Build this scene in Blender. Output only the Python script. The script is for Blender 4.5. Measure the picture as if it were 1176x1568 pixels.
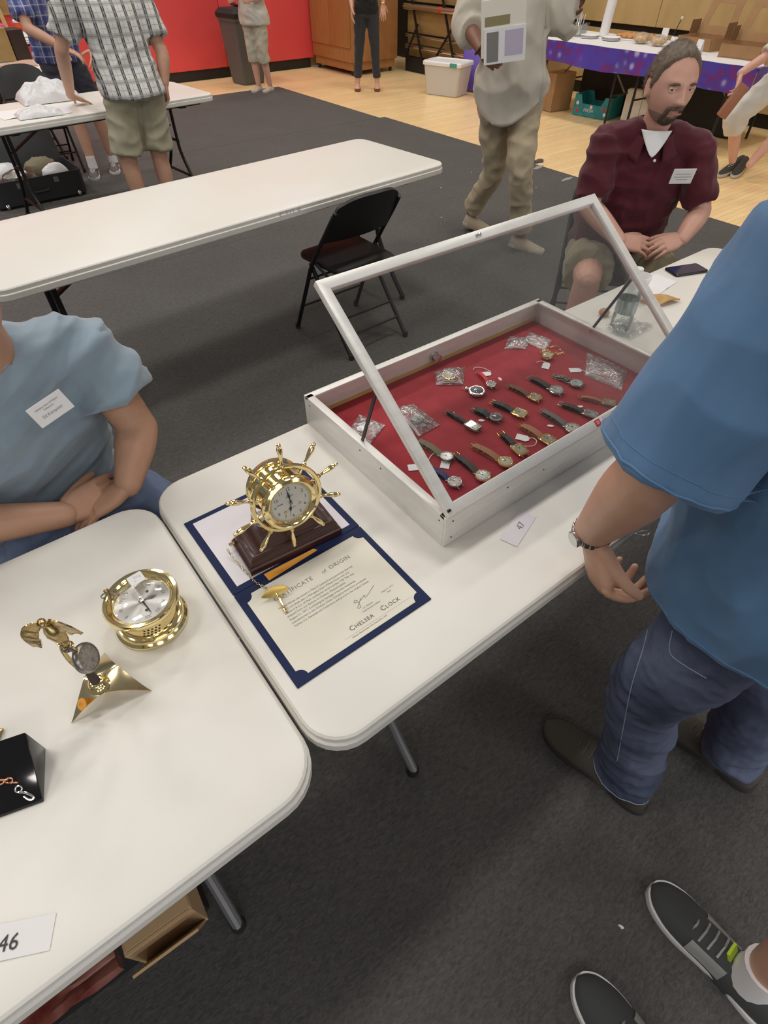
import bpy, bmesh, math, random
import numpy as np
from mathutils import Vector, Matrix, noise

# ------------------------------------------------------------------ clear
for o in list(bpy.data.objects):
    bpy.data.objects.remove(o, do_unlink=True)
SC = bpy.context.scene
COL = SC.collection
R = math.radians
random.seed(7)

# ------------------------------------------------------------------ camera
cam_d = bpy.data.cameras.new('camera')
cam = bpy.data.objects.new('camera', cam_d)
COL.objects.link(cam)
cam.location = (0, 0, 1.636)
cam.rotation_euler = (R(90 - 46.65), 0, R(-37.4))
cam_d.sensor_fit = 'HORIZONTAL'
cam_d.sensor_width = 36.0
cam_d.lens = 838.0 * 36.0 / 1176.0
cam_d.clip_start = 0.02
cam_d.clip_end = 100
SC.camera = cam

# ------------------------------------------------------------------ world: even light of a big bright hall
wd = bpy.data.worlds.new('hall')
SC.world = wd
wd.use_nodes = True
wd.node_tree.nodes['Background'].inputs[0].default_value = (1.0, 0.965, 0.92, 1)
wd.node_tree.nodes['Background'].inputs[1].default_value = 0.18

# ------------------------------------------------------------------ rows of ceiling luminaires of the gym
for lx in (-5.5, -1.5, 2.5, 6.5):
    for ly in (-5.8, 2.2, 6.2, 10.0):
        ld = bpy.data.lights.new('ceiling_light', 'AREA')
        ld.shape = 'RECTANGLE'
        ld.size, ld.size_y = 1.3, 0.7
        ld.energy = 74 if ly > 0 else 78  # front row, behind the camera, added as fill for camera-facing sides
        ld.color = (1.0, 0.955, 0.89)
        lo = bpy.data.objects.new('ceiling_light', ld)
        lo.location = (lx, ly, 6.6)
        COL.objects.link(lo)

# added fill lamp behind the camera, brightening the surfaces that face it
wl = bpy.data.lights.new('front_fill', 'AREA')
wl.shape = 'RECTANGLE'
wl.size, wl.size_y = 9.0, 2.6
wl.energy = 130
wl.color = (.92, .95, 1.0)
wo = bpy.data.objects.new('front_fill', wl)
wo.location = (1.5, -6.6, 2.3)
wo.rotation_euler = (R(90), 0, 0)
COL.objects.link(wo)

SC.view_settings.view_transform = 'Standard'
SC.view_settings.look = 'None'
SC.view_settings.gamma = 1.0
SC.view_settings.use_curve_mapping = False
SC.view_settings.exposure = 0.0

# ================================================================== helpers
def V(*a):
    return np.array(a if len(a) > 1 else a[0], float)
def unit(v):
    v = np.array(v, float); return v / max(np.linalg.norm(v), 1e-12)
def lerp(a, b, t):
    return np.array(a, float) * (1 - t) + np.array(b, float) * t

def catmull(pts, n=4):
    P = [np.array(p, float) for p in pts]
    if len(P) < 3 or n < 2:
        return P
    Q = [2 * P[0] - P[1]] + P + [2 * P[-1] - P[-2]]
    out = []
    for i in range(1, len(Q) - 2):
        for k in range(n):
            t = k / n
            out.append(.5 * (2 * Q[i] + (Q[i+1] - Q[i-1]) * t + (2*Q[i-1] - 5*Q[i] + 4*Q[i+1] - Q[i+2]) * t*t
                             + (-Q[i-1] + 3*Q[i] - 3*Q[i+1] + Q[i+2]) * t**3))
    out.append(P[-1])
    return out

def frames(pts, ref=None):
    P = [np.array(p, float) for p in pts]; n = len(P)
    T = [unit(P[min(i+1, n-1)] - P[max(i-1, 0)]) for i in range(n)]
    r = np.array(ref, float) if ref is not None else (V(0, 0, 1) if abs(T[0][2]) < .9 else V(1, 0, 0))
    F = []
    for t in T:
        a = unit(r - t * (r @ t)); b = np.cross(t, a)
        F.append((a, b)); r = a if ref is None else r
    return P, T, F

class MB:
    def __init__(s):
        s.v = []; s.f = []
    def add(s, vs, fs):
        o = len(s.v); s.v += [tuple(map(float, p)) for p in vs]; s.f += [tuple(i + o for i in f) for f in fs]; return s
    def merge(s, m):
        return s.add(m.v, m.f)
    def box(s, x0, x1, y0, y1, z0, z1):
        return s.add([(x0,y0,z0),(x1,y0,z0),(x1,y1,z0),(x0,y1,z0),(x0,y0,z1),(x1,y0,z1),(x1,y1,z1),(x0,y1,z1)],
                     [(0,3,2,1),(4,5,6,7),(0,1,5,4),(1,2,6,5),(2,3,7,6),(3,0,4,7)])
    def obox(s, c, a, b, d):
        c, a, b, d = (np.array(q, float) for q in (c, a, b, d))
        if np.dot(np.cross(a, b), d) < 0: d = -d
        vs = [c + i*a + j*b + k*d for k in (-1, 1) for i, j in ((-1,-1),(1,-1),(1,1),(-1,1))]
        return s.add(vs, [(0,3,2,1),(4,5,6,7),(0,1,5,4),(1,2,6,5),(2,3,7,6),(3,0,4,7)])
    def bar(s, p0, p1, w, h, ref=(0,0,1)):
        p0, p1 = V(p0), V(p1); t = unit(p1 - p0); r = V(ref)
        if abs(t @ unit(r)) > .98: r = V(1, 0, 0)
        a = unit(r - t * (r @ t)); b = np.cross(t, a)
        return s.obox((p0 + p1) / 2, (p1 - p0) / 2, a * h / 2, b * w / 2)
    def rings(s, rings, closed=False, cap=True):
        n = len(rings[0]); o = len(s.v); m = len(rings)
        for r in rings: s.v += [tuple(map(float, p)) for p in r]
        for i in range(m if closed else m - 1):
            i2 = (i + 1) % m
            for j in range(n):
                j2 = (j + 1) % n
                s.f.append((o+i*n+j, o+i*n+j2, o+i2*n+j2, o+i2*n+j))
        if cap and not closed:
            s.f.append(tuple(o + j for j in range(n))[::-1])
            s.f.append(tuple(o + (m-1)*n + j for j in range(n)))
        return s
    def tube(s, pts, r, seg=10, closed=False, cap=True, ref=None, flat=None):
        if closed:
            P = [np.array(p, float) for p in pts]; n = len(P)
            T = [unit(P[(i+1) % n] - P[i-1]) for i in range(n)]
            nrm = unit(np.cross(P[1] - P[0], P[2] - P[0])); F = [(nrm, np.cross(t, nrm)) for t in T]
        else:
            P, T, F = frames(pts, ref)
        rs = r if hasattr(r, '__len__') else [r] * len(P)
        rg = []
        for p, (a, b), q in zip(P, F, rs):
            ra, rb = (q if hasattr(q, '__len__') else (q, q * (flat or 1)))
            rg.append([p + a*ra*math.cos(2*math.pi*k/seg) + b*rb*math.sin(2*math.pi*k/seg) for k in range(seg)])
        return s.rings(rg, closed, cap)
    def cyl(s, p0, p1, r0, r1=None, seg=20, cap=True):
        return s.tube([p0, p1], [r0, r0 if r1 is None else r1], seg, cap=cap)
    def lathe(s, prof, o=(0,0,0), axis=(0,0,1), seg=32, cap=True):
        o = V(o); t = unit(axis); r = V(0,0,1) if abs(t[2]) < .9 else V(1,0,0)
        a = unit(r - t*(r@t)); b = np.cross(t, a)
        return s.rings([[o + t*h + (a*math.cos(2*math.pi*k/seg) + b*math.sin(2*math.pi*k/seg))*max(q, 1e-5) for k in range(seg)] for q, h in prof], False, cap)
    def torus(s, c, axis, R0, r, seg=40, sg=10):
        c = V(c); t = unit(axis); q = V(0,0,1) if abs(t[2]) < .9 else V(1,0,0)
        a = unit(q - t*(q@t)); b = np.cross(t, a)
        return s.tube([c + (a*math.cos(2*math.pi*k/seg) + b*math.sin(2*math.pi*k/seg))*R0 for k in range(seg)], r, sg, closed=True)
    def sphere(s, c, r, seg=16, rg=10, ax=None):
        c = V(c); r = V(r) if hasattr(r, '__len__') else V(r, r, r)
        A = np.eye(3) if ax is None else np.array(ax, float)
        rings = []
        for i in range(rg + 1):
            th = math.pi * i / rg
            th = min(max(th, .02), math.pi - .02)
            rings.append([c + A.T @ (r * V(math.sin(th)*math.cos(2*math.pi*k/seg), math.sin(th)*math.sin(2*math.pi*k/seg), -math.cos(th))) for k in range(seg)])
        return s.rings(rings)
    def prism(s, poly, z0, z1):
        n = len(poly)
        A = sum(poly[i][0]*poly[(i+1) % n][1] - poly[(i+1) % n][0]*poly[i][1] for i in range(n))
        if A < 0: poly = poly[::-1]
        return s.rings([[(x, y, z0) for x, y in poly], [(x, y, z1) for x, y in poly]])
    def xprism(s, poly, o, ax, ay, depth):
        """polygon in the plane o + x*ax + y*ay, extruded by the vector depth"""
        o, ax, ay, d = V(o), V(ax), V(ay), V(depth)
        n = len(poly)
        A = sum(poly[i][0]*poly[(i+1) % n][1] - poly[(i+1) % n][0]*poly[i][1] for i in range(n))
        if (A < 0) != (np.dot(np.cross(ax, ay), d) < 0): poly = poly[::-1]
        b = [o + x*ax + y*ay for x, y in poly]
        return s.rings([b, [p + d for p in b]])
    def grid(s, fn, nu, nv):
        o = len(s.v)
        for i in range(nu + 1):
            for j in range(nv + 1): s.v.append(tuple(map(float, fn(i/nu, j/nv))))
        for i in range(nu):
            for j in range(nv):
                k = o + i*(nv+1) + j; s.f.append((k, k+nv+1, k+nv+2, k+1))
        return s
    def slab(s, fn, nu, nv, th):
        """a sheet with thickness: fn(u,v) gives the middle surface"""
        g = MB().grid(fn, nu, nv); P = np.array(g.v); n = (nu+1)*(nv+1)
        N = np.zeros_like(P)
        for f in g.f:
            q = np.cross(P[f[2]] - P[f[0]], P[f[3]] - P[f[1]])
            for i in f: N[i] += q
        N /= np.maximum(np.linalg.norm(N, axis=1, keepdims=True), 1e-12)
        top, bot = P + N*th/2, P - N*th/2
        o = len(s.v); s.v += [tuple(p) for p in top] + [tuple(p) for p in bot]
        s.f += [tuple(o+i for i in f) for f in g.f] + [tuple(o+n+i for i in f[::-1]) for f in g.f]
        idx = [i*(nv+1) for i in range(nu+1)] + [nu*(nv+1)+j for j in range(1, nv+1)] + [i*(nv+1)+nv for i in range(nu-1, -1, -1)] + [j for j in range(nv-1, 0, -1)]
        m = len(idx)
        for k in range(m):
            a, b = idx[k], idx[(k+1) % m]; s.f.append((o+b, o+a, o+n+a, o+n+b))
        return s
    def xf(s, M):
        M = np.array(M); P = np.array(s.v); s.v = [tuple(p) for p in P @ M[:3, :3].T + M[:3, 3]]; return s
    def mesh(s, name='m', bevel=None):
        me = bpy.data.meshes.new(name); me.from_pydata(s.v, [], s.f)
        if bevel:
            bm = bmesh.new(); bm.from_mesh(me)
            bmesh.ops.recalc_face_normals(bm, faces=bm.faces)
            es = [e for e in bm.edges if len(e.link_faces) == 2 and e.calc_face_angle(0) > .5]
            bmesh.ops.bevel(bm, geom=es, offset=bevel[0], segments=bevel[1], profile=.5, affect='EDGES', clamp_overlap=True)
            bm.to_mesh(me); bm.free()
        me.update()
        return me
    def build(s, name, m, parent=None, sharp=35, bevel=None, world=False, kind=None, fix=False):
        me = s.mesh(name, bevel)
        if fix:
            bm = bmesh.new(); bm.from_mesh(me); bmesh.ops.recalc_face_normals(bm, faces=bm.faces); bm.to_mesh(me); bm.free()
        return link(name, me, m, parent, sharp, world, kind)

def link(name, me, m, parent=None, sharp=35, world=False, kind=None):
    me.materials.clear(); me.materials.append(m)
    for p in me.polygons: p.use_smooth = True
    if sharp: me.set_sharp_from_angle(angle=R(sharp))
    if world and parent is not None:
        me.transform(root_inv(parent))
    o = bpy.data.objects.new(name, me); COL.objects.link(o)
    if parent is not None: o.parent = parent
    if kind: o['kind'] = kind
    return o

def root_inv(o):
    M = Matrix.Identity(4)
    chain = []
    while o is not None: chain.append(o); o = o.parent
    for q in reversed(chain): M = M @ Matrix.LocRotScale(q.location, q.rotation_euler, q.scale)
    return M.inverted()

def thing(name, label, cat, loc=(0,0,0), rz=0, group=None):
    o = bpy.data.objects.new(name, None); COL.objects.link(o)
    o.empty_display_size = .05
    o.location = loc; o.rotation_euler = (0, 0, rz)
    return tag(o, label, cat, group)
def tag(o, label, cat, group=None):
    o['label'] = label; o['category'] = cat
    if group: o['group'] = group
    return o
def place(o, loc, rz=0):
    o.location = loc; o.rotation_euler = (0, 0, rz); return o
def struct(o):
    o['kind'] = 'structure'; return o
def dup(o, parent=None):
    kids = list(o.children)
    c = o.copy(); COL.objects.link(c); c.parent = parent
    for k in kids: dup(k, c)
    return c

def bm_text(s, size, extrude=0.0, align='LEFT', spacing=1.0):
    cu = bpy.data.curves.new('t', 'FONT'); cu.body = s; cu.size = size; cu.extrude = extrude
    cu.align_x = align; cu.space_character = spacing; cu.resolution_u = 2
    ob = bpy.data.objects.new('t', cu); COL.objects.link(ob)
    dg = bpy.context.evaluated_depsgraph_get()
    me = bpy.data.meshes.new_from_object(ob.evaluated_get(dg))
    bpy.data.objects.remove(ob); bpy.data.curves.remove(cu)
    return me
def text(name, s, size, m, parent, loc, ax=(1,0,0), ay=(0,1,0), align='LEFT', spacing=1.0, ext=.0001):
    me = bm_text(s, size, ext, align, spacing)
    ax, ay = unit(ax), unit(ay); az = np.cross(ax, ay)
    M = Matrix(((ax[0], ay[0], az[0], loc[0]), (ax[1], ay[1], az[1], loc[1]), (ax[2], ay[2], az[2], loc[2]), (0,0,0,1)))
    me.transform(M)
    return link(name, me, m, parent, None)
def text_mb(mb, s, size, loc, ax=(1,0,0), ay=(0,1,0), align='CENTER', spacing=1.0):
    me = bm_text(s, size, .0001, align, spacing)
    ax, ay = unit(ax), unit(ay); az = np.cross(ax, ay)
    vs = [V(loc) + ax*v.co.x + ay*v.co.y + az*v.co.z for v in me.vertices]
    mb.add(vs, [tuple(p.vertices) for p in me.polygons]); bpy.data.meshes.remove(me)

# ------------------------------------------------------------------ materials (all procedural)
def nd(nt, t, **k):
    n = nt.nodes.new(t)
    for a, b in k.items(): setattr(n, a, b)
    return n
def mat(name, col, rough=.5, metal=0., var=None, bump=None, coat=0., spec=None, trans=0., ior=None, alpha=None, sheen=0., sss=0., coord='Object'):
    m = bpy.data.materials.new(name); m.use_nodes = True
    nt = m.node_tree; b = nt.nodes['Principled BSDF']
    b.inputs['Base Color'].default_value = (*col, 1); b.inputs['Roughness'].default_value = rough; b.inputs['Metallic'].default_value = metal
    if coat: b.inputs['Coat Weight'].default_value = coat; b.inputs['Coat Roughness'].default_value = .08
    if spec is not None: b.inputs['Specular IOR Level'].default_value = spec
    if trans: b.inputs['Transmission Weight'].default_value = trans
    if ior: b.inputs['IOR'].default_value = ior
    if alpha is not None: b.inputs['Alpha'].default_value = alpha
    if sheen: b.inputs['Sheen Weight'].default_value = sheen; b.inputs['Sheen Roughness'].default_value = .5
    if sss: b.inputs['Subsurface Weight'].default_value = sss; b.inputs['Subsurface Radius'].default_value = (.012, .005, .003); b.inputs['Subsurface Scale'].default_value = .6
    tc = nd(nt, 'ShaderNodeTexCoord')
    if var:   # (scale, other colour, [stretch])
        mp = nd(nt, 'ShaderNodeMapping'); nt.links.new(tc.outputs[coord], mp.inputs[0])
        if len(var) > 2: mp.inputs['Scale'].default_value = var[2]
        n = nd(nt, 'ShaderNodeTexNoise'); n.inputs['Scale'].default_value = var[0]; n.inputs['Detail'].default_value = 5; n.inputs['Roughness'].default_value = .6
        nt.links.new(mp.outputs[0], n.inputs['Vector'])
        r = nd(nt, 'ShaderNodeValToRGB'); r.color_ramp.elements[0].position = .35; r.color_ramp.elements[1].position = .68
        r.color_ramp.elements[0].color = (*col, 1); r.color_ramp.elements[1].color = (*var[1], 1)
        nt.links.new(n.outputs['Fac'], r.inputs[0]); nt.links.new(r.outputs[0], b.inputs['Base Color'])
    if bump:  # (scale, strength, distance, [stretch])
        mp = nd(nt, 'ShaderNodeMapping'); nt.links.new(tc.outputs[coord], mp.inputs[0])
        if len(bump) > 3: mp.inputs['Scale'].default_value = bump[3]
        n = nd(nt, 'ShaderNodeTexNoise'); n.inputs['Scale'].default_value = bump[0]; n.inputs['Detail'].default_value = 4
        nt.links.new(mp.outputs[0], n.inputs['Vector'])
        bp = nd(nt, 'ShaderNodeBump'); bp.inputs['Strength'].default_value = bump[1]; bp.inputs['Distance'].default_value = bump[2]
        nt.links.new(n.outputs['Fac'], bp.inputs['Height']); nt.links.new(bp.outputs[0], b.inputs['Normal'])
    return m
def srgb(r, g, b):
    f = lambda c: (c/255/12.92 if c/255 <= .04045 else ((c/255+.055)/1.055)**2.4)
    return (f(r), f(g), f(b))

M = {}
M['table'] = mat('table_plastic', (.79, .765, .705), .38, var=(3.0, (.81, .79, .745)), bump=(220, .12, .001))
M['table_edge'] = M['table']
M['grey_metal'] = mat('grey_powder_coat', (.20, .20, .21), .4, .3, bump=(60, .08, .001))
M['dark_metal'] = mat('black_powder_coat', (.012, .012, .013), .42, .2)
M['black_vinyl'] = mat('black_vinyl', (.008, .008, .008), .48, bump=(160, .15, .001))
M['black_rubber'] = mat('black_rubber', (.015, .015, .015), .7)
M['brass'] = mat('polished_brass', (.90, .73, .36), .12, 1., var=(14, (.94, .79, .44)))
M['old_brass'] = mat('aged_brass', (.62, .47, .22), .24, 1., var=(60, (.30, .21, .10)), bump=(120, .25, .002))
M['gold'] = mat('gold_plate', (.88, .64, .26), .18, 1.)
M['steel'] = mat('steel', (.66, .66, .66), .2, 1.)
M['dull_silver'] = mat('dull_silver', (.36, .34, .31), .33, 1., var=(50, (.22, .20, .18)))
M['alu'] = mat('brushed_aluminium', (.86, .85, .82), .38, .18, var=(9, (.76, .75, .71), (1, 1, 6)), bump=(90, .08, .001))
M['felt'] = mat('red_felt', (.30, .012, .022), .85, var=(18, (.37, .022, .035)), bump=(500, .2, .001), sheen=.15)
M['mahogany'] = mat('mahogany', (.040, .011, .008), .34, var=(22, (.062, .017, .010), (1, 6, 6)), coat=.12)
M['navy'] = mat('navy_leatherette', (.010, .020, .075), .55, bump=(700, .2, .0004), spec=.2)
M['cream_paper'] = mat('cream_paper', (.80, .76, .65), .7, var=(6, (.82, .785, .69)))
M['white_paper'] = mat('white_paper', (.83, .82, .83), .7)
M['lilac_paper'] = mat('white_lining_paper', (.80, .77, .82), .6)
M['ink'] = mat('ink', (.05, .045, .05), .6)
M['grey_ink'] = mat('grey_ink', (.22, .21, .20), .6)
M['pencil'] = mat('pencil_mark', (.25, .24, .24), .6)
M['orange'] = mat('orange_sticker', (.86, .38, .05), .5)
M['red_ink'] = mat('red_sticker', (.62, .03, .03), .5)
M['dial_white'] = mat('dial_white', (.66, .64, .58), .35)
M['dial_silver'] = mat('dial_silver', (.72, .72, .70), .3, .85)
M['dial_cream'] = mat('dial_cream', (.66, .58, .42), .3)
M['dial_black'] = mat('dial_black', (.02, .02, .022), .25)
M['glass'] = None
M['s_brown'] = mat('brown_leather', (.16, .055, .03), .5, bump=(300, .25, .001))
M['s_tan'] = mat('tan_leather', (.34, .14, .07), .5, bump=(300, .25, .001))
M['s_dark'] = mat('dark_brown_leather', (.035, .016, .012), .45, bump=(300, .25, .001))
M['s_black'] = mat('black_leather', (.012, .012, .012), .4, bump=(300, .3, .001))
M['s_grey'] = mat('grey_leather', (.13, .11, .11), .5, bump=(300, .25, .001))
M['s_olive'] = mat('olive_canvas', (.19, .16, .10), .7, bump=(500, .25, .001))
M['s_navy'] = mat('navy_strap', (.02, .02, .10), .5)
M['s_red'] = mat('red_strap', (.55, .02, .04), .5)
M['string'] = mat('white_string', (.78, .74, .70), .8)
M['tan_wood'] = mat('varnished_oak', (.42, .20, .075), .38, var=(5, (.34, .15, .05), (1, 9, .6)), bump=(30, .05, .001))
M['ply'] = mat('tan_plywood', (.58, .41, .18), .5, var=(2.2, (.51, .35, .145), (1, 3, 1)))
M['board'] = mat('bleacher_board', (.40, .26, .10), .5, var=(3, (.30, .19, .07), (1, .6, 3)))
M['red_pad'] = mat('red_wall_pad', (.74, .075, .082), .5, var=(1.5, (.78, .082, .088)), bump=(150, .1, .001))
M['black_base'] = mat('black_base', (.012, .012, .012), .5)
M['card'] = mat('cardboard', (.42, .25, .12), .8, var=(5, (.37, .21, .095)))
M['card_in'] = mat('cardboard_inside', (.24, .13, .06), .8)
M['grey_bin'] = mat('grey_bin_plastic', (.10, .10, .10), .5)
M['white_plastic'] = mat('white_plastic', (.80, .80, .80), .4)
M['foam_white'] = mat('white_foam_board', (.76, .74, .68), .8)
M['purple'] = mat('purple_plastic', (.16, .10, .46), .4)
M['teal'] = mat('teal_print', (.02, .22, .25), .5, var=(14, (.04, .34, .38)))
M['green'] = mat('teal_latch', (.08, .32, .26), .4)
M['bin_red'] = mat('red_plastic', (.62, .03, .02), .4)
M['skin'] = None

def glass_mat(name, tint=(1,1,1), rough=0.0, base=.06, edge=.35):
    """thin pane: clear with a fresnel sheen, no refraction"""
    m = bpy.data.materials.new(name); m.use_nodes = True; nt = m.node_tree
    for n in list(nt.nodes): nt.nodes.remove(n)
    out = nd(nt, 'ShaderNodeOutputMaterial'); mx = nd(nt, 'ShaderNodeMixShader')
    tr = nd(nt, 'ShaderNodeBsdfTransparent'); tr.inputs[0].default_value = (*tint, 1)
    gl = nd(nt, 'ShaderNodeBsdfGlossy'); gl.inputs['Roughness'].default_value = rough
    fr = nd(nt, 'ShaderNodeLayerWeight'); fr.inputs['Blend'].default_value = .25
    ma = nd(nt, 'ShaderNodeMath', operation='MULTIPLY_ADD'); ma.inputs[1].default_value = edge; ma.inputs[2].default_value = base
    nt.links.new(fr.outputs['Fresnel'], ma.inputs[0]); nt.links.new(ma.outputs[0], mx.inputs[0])
    nt.links.new(tr.outputs[0], mx.inputs[1]); nt.links.new(gl.outputs[0], mx.inputs[2]); nt.links.new(mx.outputs[0], out.inputs[0])
    return m
M['glass'] = glass_mat('lid_glass', (.97, .975, .97), .02, .012, .34)
M['crystal'] = glass_mat('watch_crystal', (.98, .98, .98), .03, .03, .4)

def plastic_bag_mat(name):
    m = glass_mat(name, (.97, .97, .97), .16, .05, .5)
    nt = m.node_tree; tc = nd(nt, 'ShaderNodeTexCoord'); n = nd(nt, 'ShaderNodeTexNoise'); n.inputs['Scale'].default_value = 90; n.inputs['Detail'].default_value = 3
    bp = nd(nt, 'ShaderNodeBump'); bp.inputs['Strength'].default_value = .9; bp.inputs['Distance'].default_value = .004
    nt.links.new(tc.outputs['Object'], n.inputs['Vector']); nt.links.new(n.outputs['Fac'], bp.inputs['Height'])
    out = [x for x in nt.nodes if x.type == 'OUTPUT_MATERIAL'][0]; mx = [x for x in nt.nodes if x.type == 'MIX_SHADER'][0]
    df = nd(nt, 'ShaderNodeBsdfDiffuse'); df.inputs[0].default_value = (.85, .85, .86, 1)  # white patches by noise, painted in as highlights on the film
    m2 = nd(nt, 'ShaderNodeMixShader'); rp = nd(nt, 'ShaderNodeMapRange'); rp.inputs['From Min'].default_value = .52; rp.inputs['From Max'].default_value = .7; rp.inputs['To Min'].default_value = .05; rp.inputs['To Max'].default_value = .55
    nt.links.new(n.outputs['Fac'], rp.inputs['Value']); nt.links.new(rp.outputs[0], m2.inputs[0]); nt.links.new(mx.outputs[0], m2.inputs[1]); nt.links.new(df.outputs[0], m2.inputs[2]); nt.links.new(m2.outputs[0], out.inputs[0])
    for x in nt.nodes:
        if x.type == 'BSDF_GLOSSY': nt.links.new(bp.outputs[0], x.inputs['Normal'])
    return m
M['bag'] = plastic_bag_mat('clear_plastic_bag')

def carpet_mat():
    m = mat('charcoal_floor_cover', (.05, .05, .05), .85)
    nt = m.node_tree; b = nt.nodes['Principled BSDF']; tc = nd(nt, 'ShaderNodeTexCoord')
    n1 = nd(nt, 'ShaderNodeTexNoise'); n1.inputs['Scale'].default_value = 2.2; n1.inputs['Detail'].default_value = 6
    mp = nd(nt, 'ShaderNodeMapping'); mp.inputs['Scale'].default_value = (55, 140, 90); mp.inputs['Rotation'].default_value = (0, 0, .4)
    n2 = nd(nt, 'ShaderNodeTexNoise'); n2.inputs['Scale'].default_value = 1; n2.inputs['Detail'].default_value = 6; n2.inputs['Distortion'].default_value = 1.2
    nt.links.new(tc.outputs['Object'], n1.inputs['Vector']); nt.links.new(tc.outputs['Object'], mp.inputs[0]); nt.links.new(mp.outputs[0], n2.inputs['Vector'])
    a = nd(nt, 'ShaderNodeMix', data_type='RGBA'); a.inputs[6].default_value = (.066, .063, .060, 1); a.inputs[7].default_value = (.090, .086, .081, 1)
    nt.links.new(n1.outputs['Fac'], a.inputs[0])
    r = nd(nt, 'ShaderNodeMapRange'); r.inputs['From Min'].default_value = .3; r.inputs['From Max'].default_value = .72; r.inputs['To Min'].default_value = .72; r.inputs['To Max'].default_value = 1.45
    nt.links.new(n2.outputs['Fac'], r.inputs['Value'])
    mu = nd(nt, 'ShaderNodeVectorMath', operation='SCALE'); nt.links.new(a.outputs[2], mu.inputs[0]); nt.links.new(r.outputs[0], mu.inputs['Scale'])
    nt.links.new(mu.outputs[0], b.inputs['Base Color'])
    bp = nd(nt, 'ShaderNodeBump'); bp.inputs['Strength'].default_value = .35; bp.inputs['Distance'].default_value = .003
    nt.links.new(n2.outputs['Fac'], bp.inputs['Height']); nt.links.new(bp.outputs[0], b.inputs['Normal'])
    return m
M['carpet'] = carpet_mat()

def maple_mat():
    m = mat('maple_floor', (.6, .4, .18), .28)
    nt = m.node_tree; b = nt.nodes['Principled BSDF']; tc = nd(nt, 'ShaderNodeTexCoord')
    br = nd(nt, 'ShaderNodeTexBrick'); br.inputs['Scale'].default_value = 1; br.inputs['Brick Width'].default_value = 1.1; br.inputs['Row Height'].default_value = .057
    br.inputs['Mortar Size'].default_value = .0012; br.inputs['Color1'].default_value = (.86, .62, .31, 1); br.inputs['Color2'].default_value = (.78, .54, .25, 1); br.inputs['Mortar'].default_value = (.34, .20, .08, 1)
    mp = nd(nt, 'ShaderNodeMapping'); nt.links.new(tc.outputs['Object'], mp.inputs[0]); nt.links.new(mp.outputs[0], br.inputs['Vector'])
    n = nd(nt, 'ShaderNodeTexNoise'); n.inputs['Scale'].default_value = 3; mp2 = nd(nt, 'ShaderNodeMapping'); mp2.inputs['Scale'].default_value = (1, 14, 1)
    nt.links.new(tc.outputs['Object'], mp2.inputs[0]); nt.links.new(mp2.outputs[0], n.inputs['Vector'])
    mx = nd(nt, 'ShaderNodeMix', data_type='RGBA', blend_type='MULTIPLY'); mx.inputs[0].default_value = .35
    nt.links.new(br.outputs['Color'], mx.inputs[6]); nt.links.new(n.outputs['Color'], mx.inputs[7])
    hs = nd(nt, 'ShaderNodeHueSaturation'); hs.inputs['Saturation'].default_value = .95; hs.inputs['Value'].default_value = 1.42
    nt.links.new(mx.outputs[2], hs.inputs['Color']); nt.links.new(hs.outputs[0], b.inputs['Base Color'])
    return m
M['maple'] = maple_mat()

# ================================================================== the setting
floor = struct(MB().box(-9, 8.6, -7, 10.72, -.06, -.005).build('floor', M['maple']))
y = 9.40
k = 0
while y > -6:
    y2 = y - 2.6
    s = MB().box(-9, 5.16 + (.05 if k % 2 else 0.) - (.03 if k == 0 else 0), y2 + .006, y, -.005, 0).build('floor_covering_strip', M['carpet'], floor)
    MB().box(-9, 5.16, y2 - .006, y2 + .0055, -.005, -.0012).build('seam_tape', M['grey_metal'], floor)
    y = y2; k += 1
M['tape'] = mat('worn_silver_tape', (.30, .31, .32), .6)
M['lint'] = mat('white_lint', (.8, .8, .78), .8)
def blob(c, rx, ry, th, n=14, rough=.25, rz=0, seed=0):
    rnd = random.Random(seed)
    return [(c[0] + math.cos(rz)*a - math.sin(rz)*b, c[1] + math.sin(rz)*a + math.cos(rz)*b) for a, b in
            ((rx*math.cos(t)*(1 + rnd.uniform(-rough, rough)), ry*math.sin(t)*(1 + rnd.uniform(-rough, rough))) for t in (2*math.pi*i/n for i in range(n)))]
for q, rx, ry, rz, sd in (((5.107, 4.095, 0), .085, .028, .25, 3), ((5.029, 3.669, 0), .10, .022, .1, 4)):
    MB().prism(blob(q, rx, ry, 0, 14, .3, rz, sd), 0, .0012).build('tape_patch', M['tape'], floor)
MB().prism(blob((5.265, 4.235, 0), .07, .035, 0, 12, .35, .3, 9), -.004, .012).build('curled_corner', M['carpet'], floor)
for i, q in enumerate(((3.375, 3.624, 0), (4.941, 8.088, 0), (0.559, -0.204, -0), (4.599, 3.676, -0), (4.443, 4.381, 0), (3.879, 4.202, -0))):
    MB().prism(blob(q, .006, .004, 0, 7, .4, i, i), 0, .003).build('lint_speck', M['lint'], floor)

# red padded back wall with its black base
wall_back = struct(MB().box(-9, 8.6, 10.72, 10.9, 0, 4.2).build('wall_back', M['ply']))
for i in range(8):
    x0 = -7.9 + i*1.83
    if x0 < 6.4: MB().box(x0 + .004, x0 + 1.826, 10.6, 10.719, .13, 3.2).build('wall_pad', M['red_pad'], wall_back, bevel=(.012, 3))
struct(MB().box(-9, 6.5, 10.63, 10.719, 0, .13).build('baseboard_back', M['black_base']))
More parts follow.
